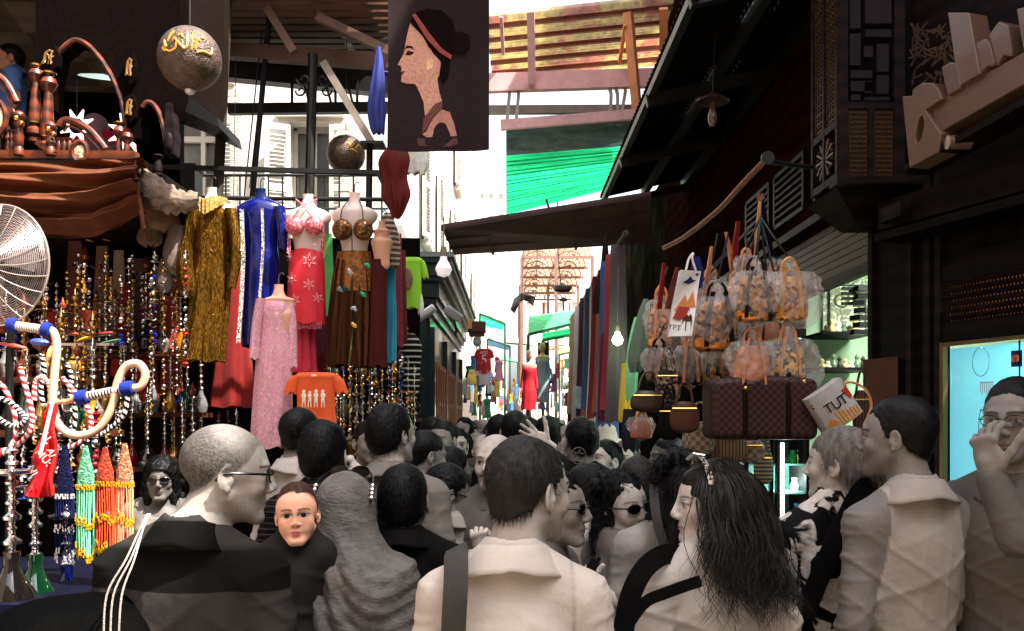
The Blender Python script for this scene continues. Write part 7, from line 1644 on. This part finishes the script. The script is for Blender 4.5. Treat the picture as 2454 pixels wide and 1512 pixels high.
# boy looking at the camera
boy, yi = person('small child with cropped brown hair looking back at the camera over a shoulder', 712, 1163, 2.66, yaw=9, hair='child', vol=1.025, strands=3000, hlen=.009, hw=.0006, hc=C(92, 54, 44), skin='boy', top=G(40), kind='tee', child=True, bw=.42, ht=1.08, face=dict(buzz=.8, hlz=-.018, ek=1.28, lw=.0185, lip=C(200, 96, 92), brow=C(96, 58, 48), flush=(1.05, .86, .82)), base=tuple(P(712, 1163, 2.66)), res=.0023, seed=3, pitch=-2, roll=-3, hs=.90)
# woman in the head scarf holding him
wom, wi = person('person in a patterned grey head scarf with black sunglasses pushed up, carrying the child', 828, 1140, 2.85, yaw=176, hs=.93, hair='hijab', skin='gd', top=G(36), kind='tee', sleeve='long', fem=True, ht=1.55, seed=4, acc=('noears',))
def hijab(T, B, parent, m, R, sc=1, drape=True):
    T = np.array(T); S = SDF(*[np.arange(T[i]-(.42, .36, .62)[i], T[i]+(.42, .3, .2)[i], .008) for i in range(3)])
    t = lambda p: T+R@(np.array(p)*sc)
    S.ell(t((0, .008, .022)), (.094, .112, .104), R, .02); S.ell(t((0, .02, -.06)), (.09, .10, .10), R, .05)
    S.cone(t((0, .03, -.08)), t((0, .03, -.2)), .085, .13, .06)
    for s in (-1, 1): S.cone(t((s*.03, .03, -.17)), t((s*.16, .03, -.25)), .11, .10, .06)
    S.ell(t((-.05, .06, -.32)), (.2, .13, .2), R, .06)
    if drape:
        S.cone(T+np.array((.04, -.11, -.22)), T+np.array((.14, -.12, -.6)), .085, .10, .07); S.cone(T+np.array((-.08, -.10, -.2)), T+np.array((-.02, -.12, -.6)), .08, .1, .06); S.cone(T+np.array((-.05, -.11, -.2)), T+np.array((-.13, -.15, -.40)), .06, .085, .05); S.cone(T+np.array((-.13, -.15, -.40)), T+np.array((-.1, -.14, -.58)), .085, .1, .05)
    V, Q = S.nets(); N = normals(V, Q); L = V-T
    f = np.clip((-.03-L[:, 2])/.15, 0, 1); a = .7*L[:, 0]+.75*L[:, 2]+.12*np.sin(L[:, 0]*9+1)
    V = V+N*(f*(.010*np.sin(a*62+2*np.sin(L[:, 2]*14)+1.4*np.sin(L[:, 0]*17))+.006*sn(L, 24, 2)+.003*np.sin(a*170)))[:, None]+N*(.0015*sn(L, 60, 1))[:, None]
    return npmesh('head_scarf', V, Q, m, parent)
hijab(wi['T'], wi['B'], wom, M('scarf_grey', G(98), rough=.7, var=.35, vs=26, stretch=(1, 1, 2), bump=.5, bs=60), wi['R'])
sg = D.objects.new('sunglasses', None); COL.objects.link(sg); sg.parent = wom; sg.location = (0, 0, 0)
h = wi['h']; fm = MC['black_plastic']
mb = MB()
for s in (-1, 1): mb.poly([h((s*(.037)+.034*math.cos(a), -.062+.0*s, .128+.022*math.sin(a))) for a in [i*math.pi/9 for i in range(18)]], Vector((0, .006, .0)))
mb.tube([h((-.01, -.062, .13)), h((0, -.062, .134)), h((.01, -.062, .13))], .004, 6); mb.build('lenses', M('dark_lens', C(14, 12, 12)), sg)
mb = MB()
for s in (-1, 1): mb.tube([h((s*.07, -.062, .128)), h((s*.092, -.02, .11)), h((s*.103, .03, .07)), h((s*.104, .06, .04))], .0045, 6)
mb.build('temple_arm', fm, sg)
for s in (-1, 1):
    mb = MB()
    for i in range(4): mb.ball(h((s*(.099+.001*i), .018+.011*i, .085-.013*i)), .0075, 8, 6)
    mb.build('studs', M('diamante', C(240, 236, 230), rough=.1, metal=.8), sg)
# the others round them
person('person with short black hair in a pale shirt standing by the pink gown', 722, 983, 4.1, yaw=152, byaw=140, hair='short', hc=G(24), skin='gd', top=G(176), kind='shirt', sleeve='long', seed=5, bw=1.05, ht=1.76)
phn, pi_ = person('person with thick black hair in a thin-striped dark polo holding a phone to one ear', 778, 1013, 3.45, hs=1.08, yaw=172, hair='low', hc=G(18), skin='gl', kind='polo', ht=1.73, seed=6, strands=1400,
    topm=M('pin_polo', G(22), rough=.85, pat='stripe', c2=G(74), ps=46, pax='Z', pw=.86, bump=.3, bs=14, bd=.02),
    arms={-1: (P(930, 1290, 3.6), P(866, 1145, 3.5), (-.55, -.15, 1), (-.9, 0, -.2), 1, (.9, .9, .95, 1.0), 'pinch')})
mb = MB(); mb.box(P(822, 1103, 3.45), (.012, .03, .10), RY(-24)); tag(mb.build('mobile_phone', M('phone_silver', G(170), rough=.3, metal=.4)), 'slim phone held to the ear of the thick-haired person', 'phone')
person('person with a moustache glancing sideways beyond the phone user', 884, 1012, 5.0, yaw=28, hair='short', hc=G(22), skin='gd', top=G(60), kind='shirt', seed=7, face=dict(stache=1, stubble=.4))
tall, _ = person('tall person with glossy black hair in a plain grey shirt', 940, 973, 3.6, yaw=142, byaw=165, hair='low', hc=G(20), skin='g', top=G(120), kind='shirt', seed=8, strands=1200, ht=1.79)
person('person with cropped black hair in an all-black jacket in front of the grey shirt', 968, 1118, 3.0, yaw=176, hair='low', hc=G(16), skin='gd', top=G(14), kind='shirt', seed=9, ht=1.60, strands=1400)
person('person with short dark hair and a visible ear behind the black jacket', 1022, 1038, 4.5, yaw=120, hair='short', hc=G(20), skin='gd', top=G(96), kind='shirt', seed=10, pitch=10)
person('person with a fringe and half hidden face seen beyond the hair clip', 1094, 1028, 6.3, yaw=8, hair='low', hc=G(16), skin='g', top=G(190), kind='shirt', seed=11)
cl, ci = person('person with dark hair pinned up in a shiny claw clip', 1086, 1074, 4.9, yaw=130, hair='bun', hc=G(18), skin='gd', top=G(70), kind='tee', fem=True, seed=12)
mb = MB()
for i in range(7): a = -.9+i*.3; mb.tube([Vector(ci['h']((a*.05, .075, .09-.01*abs(i-3)))), Vector(ci['h']((a*.06, .115, .05))), Vector(ci['h']((a*.05, .12, .01)))], .0035, 6)
mb.build('hair_clip', M('clip_gloss', G(120), rough=.1, metal=.6), cl)
person('person in a pale grey shirt bowing a dark-haired head to the right', 1074, 1118, 3.8, yaw=112, byaw=176, hair='low', hc=G(18), skin='gd', top=G(158), kind='shirt', seed=13, pitch=16, acc=('sunglasses',))
ms, mi = person('bald person with a moustache in an open grey jacket talking at the centre', 1186, 1042, 3.75, yaw=-22, byaw=-10, hair='none', hc=G(40), skin='gl', top=G(104), kind='jacket', sleeve='long', seed=14, face=dict(buzz=.2, stache=1.0, goatee=.5, stubble=.45, brow=G(30)), smile=.5, ht=1.69,
    arms={1: (P(1240, 1430, 3.6), P(1165, 1330, 3.45), (-.4, -.1, 1), (.3, 1, .1), 1, (1.2, 1.25, 1.3, 1.35), 'up')})
# waving hand
person('person in black whose open hand is raised over the crowd', 1236, 988, 5.0, yaw=172, hair='short', hc=G(16), skin='gl', top=G(30), kind='tee', seed=15, ht=1.76,
    arms={-1: (P(1340, 1130, 4.8), P(1312, 1064, 4.5), (-1, -.1, .62), (.1, -1, .1), 1, (.12, .1, .14, .2), 'spread')})
person('person with close cropped black hair left of the raised hand', 1196, 996, 6.0, yaw=178, hair='short', hc=G(14), skin='gdd', top=G(60), kind='tee', seed=16)
person('person with close cropped black hair right of the raised hand', 1311, 1000, 5.6, yaw=-170, hair='short', hc=G(14), skin='gdd', top=G(22), kind='tee', seed=17)
bj, bji = person('person in a black jacket with a round white emblem on its back', 1392, 1004, 4.4, yaw=-165, hair='short', hc=G(14), skin='gd', top=G(13), kind='jacket', sleeve='long', seed=18, bw=1.1, ht=1.77)
mb = MB(); c = P(1386, 1092, 4.22); mb.tube([c+Vector((.035*math.cos(a), -.012, .04*math.sin(a))) for a in [i*math.pi/8 for i in range(17)]], .003, 6)
for a in (.3, 1.2, 2.4, 4): mb.tube([c+Vector((.025*math.cos(a), -.014, .03*math.sin(a))), c+Vector((.012*math.cos(a+1), -.014, .014*math.sin(a+1)))], .003, 5)
mb.build('emblem', M('emblem_grey', G(90)), bj)
person('smiling person with slicked black hair and stubble looking up to the left', 1447, 1056, 5.0, yaw=-52, hair='short', hc=G(18), skin='gl', top=G(40), kind='shirt', seed=19, smile=.6, pitch=-12, face=dict(stubble=.6, goatee=.4))
person('person with a moustache in profile under the hanging bags', 1598, 1050, 5.3, yaw=-78, hair='short', hc=G(18), skin='gd', top=G(50), kind='shirt', seed=20, face=dict(stache=1))
person('person in sunglasses and a dark cap seen past the cream polo', 1330, 1128, 2.75, yaw=72, hair='low', hc=G(18), skin='gd', top=G(96), kind='tee', fem=True, seed=21, acc=('sunglasses',))
person('pale person with short wavy dark hair turned away to the left', 1400, 1118, 3.5, yaw=-112, hair='low', hc=G(20), skin='gl', top=G(196), kind='scoop', fem=True, seed=22, strands=1200)
sw, swi = person('laughing person with curly black hair, sunglasses and a grey top', 1492, 1136, 3.15, yaw=36, byaw=110, hair='curly', hc=G(14), skin='gl', top=G(112), kind='tee', sleeve='short', fem=True, seed=23, acc=('sunglasses',), smile=.9, roll=-4, face=dict(teeth=1), strands=2600, hlen=.05, hwave=.012, hw=.0014,
    arms={-1: (P(1462, 1440, 2.9), P(1400, 1440, 2.75), (-.2, -.2, 1), (1, -.4, .2), 1, (1.0, 1.05, 1.1, 1.1), 'pinch')})
mb = MB(); mb.box(P(1410, 1372, 2.72), (.03, .02, .09), RY(30)); mb.box(P(1426, 1352, 2.71), (.012, .012, .05), RY(35)); tag(mb.build('small_camera', M('device_black', C(22, 20, 22), rough=.3)), 'small black device gripped by the laughing person in sunglasses', 'device')
person('person with long curly dark hair seen from behind with a pale strap', 1618, 1082, 3.0, yaw=-168, hair='curly', hc=G(16), skin='g', top=G(150), kind='tee', fem=True, seed=24, ht=1.6, strands=2200, hlen=.05, hwave=.012, hw=.0014)
person('person with brushed grey-brown hair from behind by the sunglasses wearer', 1528, 1098, 4.2, yaw=176, hair='low', hc=G(70), skin='g', top=G(70), kind='tee', seed=25)
# long haired woman, right foreground
lw, li = person('person with long wavy dark hair, dotted hairband and cream top, in profile', 1702, 1112, 2.6, yaw=-86, byaw=-158, hair='long', hc=G(46), skin='gl', top=G(186), kind='scoop', sleeve='short', fem=True, seed=26, strands=0, ht=1.60, res=.0030, vol=1.04, face=dict(flush=(1, .9, .88)), pitch=2, bw=1.08)
def longhair(inf, parent, n, m, seed, L=.46):
    T, R, sc = inf['T'], inf['R'], inf['sc']; rs = np.random.RandomState(seed); V = []; Q = []; st = 13
    gi = 0
    while gi < n//15:
        th = rs.uniform(-1, 1)*2.35; ph = rs.uniform(.0, 1.3); gi += 1
        LL0 = L*rs.uniform(.6, 1.1); K = rs.uniform(6, 13, 2).tolist()+rs.uniform(0, 6.3, 2).tolist(); am0 = rs.uniform(.008, .024)
        for ch_ in range(15):
         p = np.array((math.sin(th)*math.cos(ph)*.083, math.cos(th)*math.cos(ph)*.105+.018, math.sin(ph)*.095+.038)); jit = rs.normal(0, .0065, 3); p = p+jit*np.array((1, 1, .6))
         if (p[1] < -.05 and p[2] < .085) or (p[1] < -.015 and p[0] > 0 and p[2] < .10): continue
         out = np.array((p[0]*1.5, p[1]-.0, 0.)); out /= np.linalg.norm(out)+1e-6
         LL = LL0*rs.uniform(.85, 1.1); k1, k2, a1, a2 = K; a1 += rs.normal(0, .25); am = am0*rs.uniform(.8, 1.2); w0 = rs.uniform(.0013, .0023)
         q = p.copy(); pts = [q.copy()]; d = out*.2+np.array((0, .22, -.2 if ph < .7 else .0)); ds = (LL+ph*.1)/st
         for j in range(st):
            z = q[2]; g = np.array((0, 0, -1.)); d = d*.68+g*.36
            e_ = (q[0]/.088)**2+((q[1]-.018)/.11)**2+((q[2]-.036)/.098)**2
            if e_ < 1.04: d = d+np.array((q[0]/.088, (q[1]-.018)/.11, max(0, q[2]-.04)*2))*.9*(1.10-e_)*3
            if z < -.12: d[0] += q[0]*.3; d[1] += .10 if q[1] > 0 else .02
            d /= np.linalg.norm(d); q = q+d*ds-jit*.05; pts.append(q.copy())
         lockrow(pts, k1, k2, a1, a2, am, w0, V, Q, T, R, sc, st)
    return npmesh('loose_hair', np.array(V), np.array(Q), m, parent)
def lockrow(pts, k1, k2, a1, a2, am, w0, V, Q, T, R, sc, st):
        pts = np.array(pts); t = np.linspace(0, 1, st+1)
        wob = am*t*(1+t); pts[:, 0] += np.sin(t*k1*1.3+a1)*wob; pts[:, 1] += np.cos(t*k2*1.3+a2)*wob
        W = T+(pts@R.T)*sc; sd = np.array((math.cos(a1), math.sin(a1)*.6, .1)); b = len(V)
        for j in range(st+1): w = w0*(1-.75*t[j]); V.append(W[j]-sd*w); V.append(W[j]+sd*w)
        for j in range(st): Q.append((b+2*j, b+2*j+1, b+2*j+3, b+2*j+2))
longhair(li, lw, 6000, hairm(G(64)), 5, .35)
h = li['h']; mb = MB(); mb.tube(cpath([h((s*.093*math.cos(a), -.018-.01*math.sin(a), .045+.098*math.sin(a))) for s, a in [(1, .2), (1, .6), (1, 1.0), (1, 1.4), (-1, 1.4), (-1, 1.0), (-1, .6), (-1, .2)]], 5), .010, 8, flat=.5); mb.build('hairband', M('dotted_band', G(40), rough=.4, pat='cells', c2=G(210), ps=170, pw=.62), lw)
mb = MB()
for a in (.5, .9, 1.3): mb.tube([h((.03*a, -.07, .135)), h((.035*a+.01, -.055, .152)), h((.05*a, -.03, .147))], .0042, 6)
mb.build('hairband_knot', M('diamante', C(240, 236, 230)), lw)
# blonde woman
blp = M('paisley', G(16), rough=.6, pat='blotch', c2=G(196), ps=13, pw=.52, var=.25, vs=70, bump=.2, bs=60)
bl_, bli = person('person with fair hair pinned up in a black and white swirl-patterned top', 2010, 1028, 2.9, yaw=-128, byaw=-160, hair='bun', hc=G(158), skin='gl', kind='scoop', sleeve='none', fem=True, seed=27, lean=(-.05, 0), ht=1.71, strands=2200, topm=blp, hlen=.035)
mb = MB(); h = bli['h']
for i in range(5): mb.tube([h((.03-.01*i, .125, .0-.016*i)), h((.0-.01*i, .14, -.006-.016*i)), h((-.035-.006*i, .115, -.0-.018*i))], .008, 6)
mb.build('hair_clip', M('clip_cream', G(206), rough=.25), bl_)
# man with short hair in beige shirt, right foreground
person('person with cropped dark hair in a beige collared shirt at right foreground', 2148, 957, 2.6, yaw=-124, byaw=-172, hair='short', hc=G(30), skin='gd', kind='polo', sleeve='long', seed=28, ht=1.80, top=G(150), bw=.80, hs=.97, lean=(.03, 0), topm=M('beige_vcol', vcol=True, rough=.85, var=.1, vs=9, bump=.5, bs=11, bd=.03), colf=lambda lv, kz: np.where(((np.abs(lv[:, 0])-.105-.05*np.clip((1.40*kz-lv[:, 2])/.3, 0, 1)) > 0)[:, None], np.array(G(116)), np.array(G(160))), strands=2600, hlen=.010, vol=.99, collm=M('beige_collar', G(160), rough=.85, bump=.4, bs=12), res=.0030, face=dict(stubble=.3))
# man at far right with glasses and a hand over the mouth
person('person with thin glasses pressing a hand over the mouth at the right edge', 2432, 912, 2.5, yaw=-48, byaw=-50, hair='short', hc=G(20), skin='gd', kind='shirt', sleeve='long', seed=29, ht=1.85, top=G(96), acc=('glasses',), face=dict(stubble=.25, brow=G(24)), strands=1600, hlen=.014, res=.0030,
    arms={1: (P(2440, 1290, 2.2), P(2374, 1140, 2.24), (-.12, .12, 1), (.9, .45, .1), -1, (.62, .68, .75, .85))})
person('person with big dark hair and sunglasses in the shade of the stall', 386, 1100, 5.0, yaw=12, hair='curly', hc=G(12), skin='gdd', top=G(110), kind='scoop', fem=True, seed=30, acc=('sunglasses',), group='people crowding the alley', vol=1.15)  # darkest skin tone paints in the shade of the stall
# two on the balcony
person('person in a blue shirt leaning at the rail of the cafe balcony', 22, 108, 7.2, yaw=-60, hair='short', hc=C(40, 26, 22), skin='tan', top=C(96, 128, 190), kind='shirt', base=tuple(P(22, 108, 7.2)), ht=1.4, seed=31, group='people on the cafe balcony')
pb, pbi = person('person in a grey scarf and pink robe seated on the cafe balcony', 232, 276, 7.2, yaw=170, hair='hijab', skin='tan', top=C(150, 30, 60), kind='tee', sleeve='long', base=tuple(P(232, 276, 7.2)), ht=1.0, fem=True, seed=32, group='people on the cafe balcony', acc=('noears',))
hijab(pbi['T'], pbi['B'], pb, M('scarf_pinkgrey', C(120, 84, 90), rough=.8, var=.3), pbi['R'], 1, False)
# straps
def strap(name, pts, w_, m, label, th=.006, flat=True):
    mb = MB(); pp = cpath(pts, 6); K = len(pp)-1
    def fn(s, t):
        i = min(K, int(round(t*K))); d = (pp[min(i+1, K)]-pp[max(i-1, 0)]).normalized(); sd = d.cross(Vector((0, -1, .15))).normalized(); return pp[i]+sd*(s-.5)*w_
    mb.sheet(fn, 3, K, th); tag(mb.build(name, m, None, 60), label, 'strap')
def onback(inf, x, z, o=.0):
    B = inf['B']; return B
wb = M('webbing', G(64), rough=.7, bump=.3, bs=300); wbk = M('webbing_black', G(14), rough=.8)
strap('shoulder_strap', [P(1092, 1310, 1.93), P(1093, 1330, 1.845), P(1092, 1400, 1.80), P(1088, 1480, 1.79), P(1082, 1600, 1.80)], .05, wb, 'broad dark grey strap over the cream polo')
sbg = root('shoulder_bag', P(262, 1520, 1.9), 'small pale bag on three thin cords behind the banded polo', 'bag')
for u0, u1 in ((344, 252), (350, 268), (348, 288)):
    mb = MB(); mb.tube(cpath([P(u0+10, 1232, 2.04), P(u0, 1250, 1.97), P((u0+u1)/2+4, 1340, 1.92), P(u1+4, 1425, 1.90), P(u1-4, 1536, 1.90)], 6), .0022, 6); mb.build('cord', M('cord_white', G(170), rough=.7, bump=.5, bs=300), sbg)
body('pouch', 270, [(1534, 20, 0, .5), (1540, 34), (1555, 34), (1570, 30), (1580, 12)], 1.9, M('pouch_pale', G(150), rough=.8, bump=.4, bs=60), sbg, .4, 0, 5, 30)
strap('shoulder_strap', [P(1640, 1330, 2.55), P(1590, 1330, 2.44), P(1540, 1370, 2.38), P(1505, 1450, 2.36), P(1490, 1560, 2.36)], .055, wbk, 'black padded strap over the cream top of the long haired person')
strap('shoulder_strap', [P(1680, 1392, 2.36), P(1600, 1420, 2.33), P(1540, 1450, 2.32), P(1480, 1540, 2.32)], .03, wbk, 'narrow black strap beside the padded one')
strap('shoulder_strap', [P(2095, 1180, 2.85), P(2070, 1170, 2.76), P(2020, 1260, 2.70), P(1975, 1360, 2.68), P(1925, 1480, 2.68)], .06, wbk, 'black strap crossing the swirl-patterned top')
strap('shoulder_strap', [P(1566, 1160, 2.92), P(1572, 1230, 2.86), P(1590, 1300, 2.84), P(1625, 1350, 2.84)], .03, wb, 'pale grey strap over the curly haired back')
# the packed crowd
protos = []
spec = [('short', G(20), 'gd', G(60), 'shirt', 0, {}), ('short', G(30), 'g', G(150), 'tee', 0, {}), ('none', G(50), 'gl', G(190), 'shirt', 0, dict(buzz=.5, balding=1)), ('low', G(24), 'g', G(90), 'tee', 1, {}), ('low', G(110), 'gl', G(200), 'tee', 1, {}), ('hijab', G(60), 'g', G(70), 'tee', 1, {}), ('short', G(140), 'gl', G(176), 'shirt', 0, {}), ('long', G(40), 'gl', G(130), 'tee', 1, {})]
dsc = ('black-haired', 'dark-haired pale-shirted', 'bald', 'bobbed', 'fair-haired', 'head-scarfed', 'grey-haired', 'long-haired')
for i, (hr, hc, sk, tp, kd, fm_, fc) in enumerate(spec):
    r, inf = person('far crowd', 0, 0, 5, base=(0, -8-i, 1.74), yaw=0, hair=hr, hc=hc, skin=sk, top=tp, kind=kd, fem=bool(fm_), face=fc, res=.007, strands=0, seed=40+i, ht=1.74, acc=('noears',) if hr == 'hijab' else ())
    if hr == 'hijab': hijab(inf['T'], inf['B'], r, M('scarf_white', G(206), rough=.8), inf['R'], 1, False)
    protos.append(r)
rs = random.Random(5); n_ = 0; used_l = {}
rows = [(5.4, 4), (6.2, 5), (7.0, 6), (7.9, 6), (8.8, 7), (9.9, 7), (11, 7), (12.3, 8), (13.8, 8), (15.5, 8), (17.5, 8), (20, 8), (23, 8), (27, 8)]
bandn = ('nearest', 'second', 'third', 'fourth', 'fifth', 'sixth', 'seventh', 'eighth', 'ninth', 'tenth', 'eleventh', 'twelfth', 'thirteenth', 'farthest')
for ri, (Y, n) in enumerate(rows):
    x0, x1 = (-1.35, .9) if Y < 8.5 else (-.62, .72) if Y < 15 else (-.8, .95)
    if Y < 8.5: x0 = -.82*Y/7
    for i in range(n):
        x = x0+(x1-x0)*(i+.5)/n+rs.uniform(-.05, .05); y = Y+rs.uniform(-.2, .2); k_ = rs.randrange(8); s = rs.uniform(.91, 1.005)
        if Y < 6 and abs(x) < .3: continue
        away = rs.random() < .6; yawd = (180 if away else 0)+rs.uniform(-50, 50)
        place(protos[k_], (x, y, 0), yawd, '%s person %s, %s row of the far crowd, %s from the left' % (dsc[k_], 'turned away' if away else 'facing the camera', bandn[ri], order[i]), 'people packed far down the alley', s)
for q in protos:
    def rm_(o):
        for ch in list(o.children): rm_(ch)
        D.objects.remove(o)
    rm_(q)
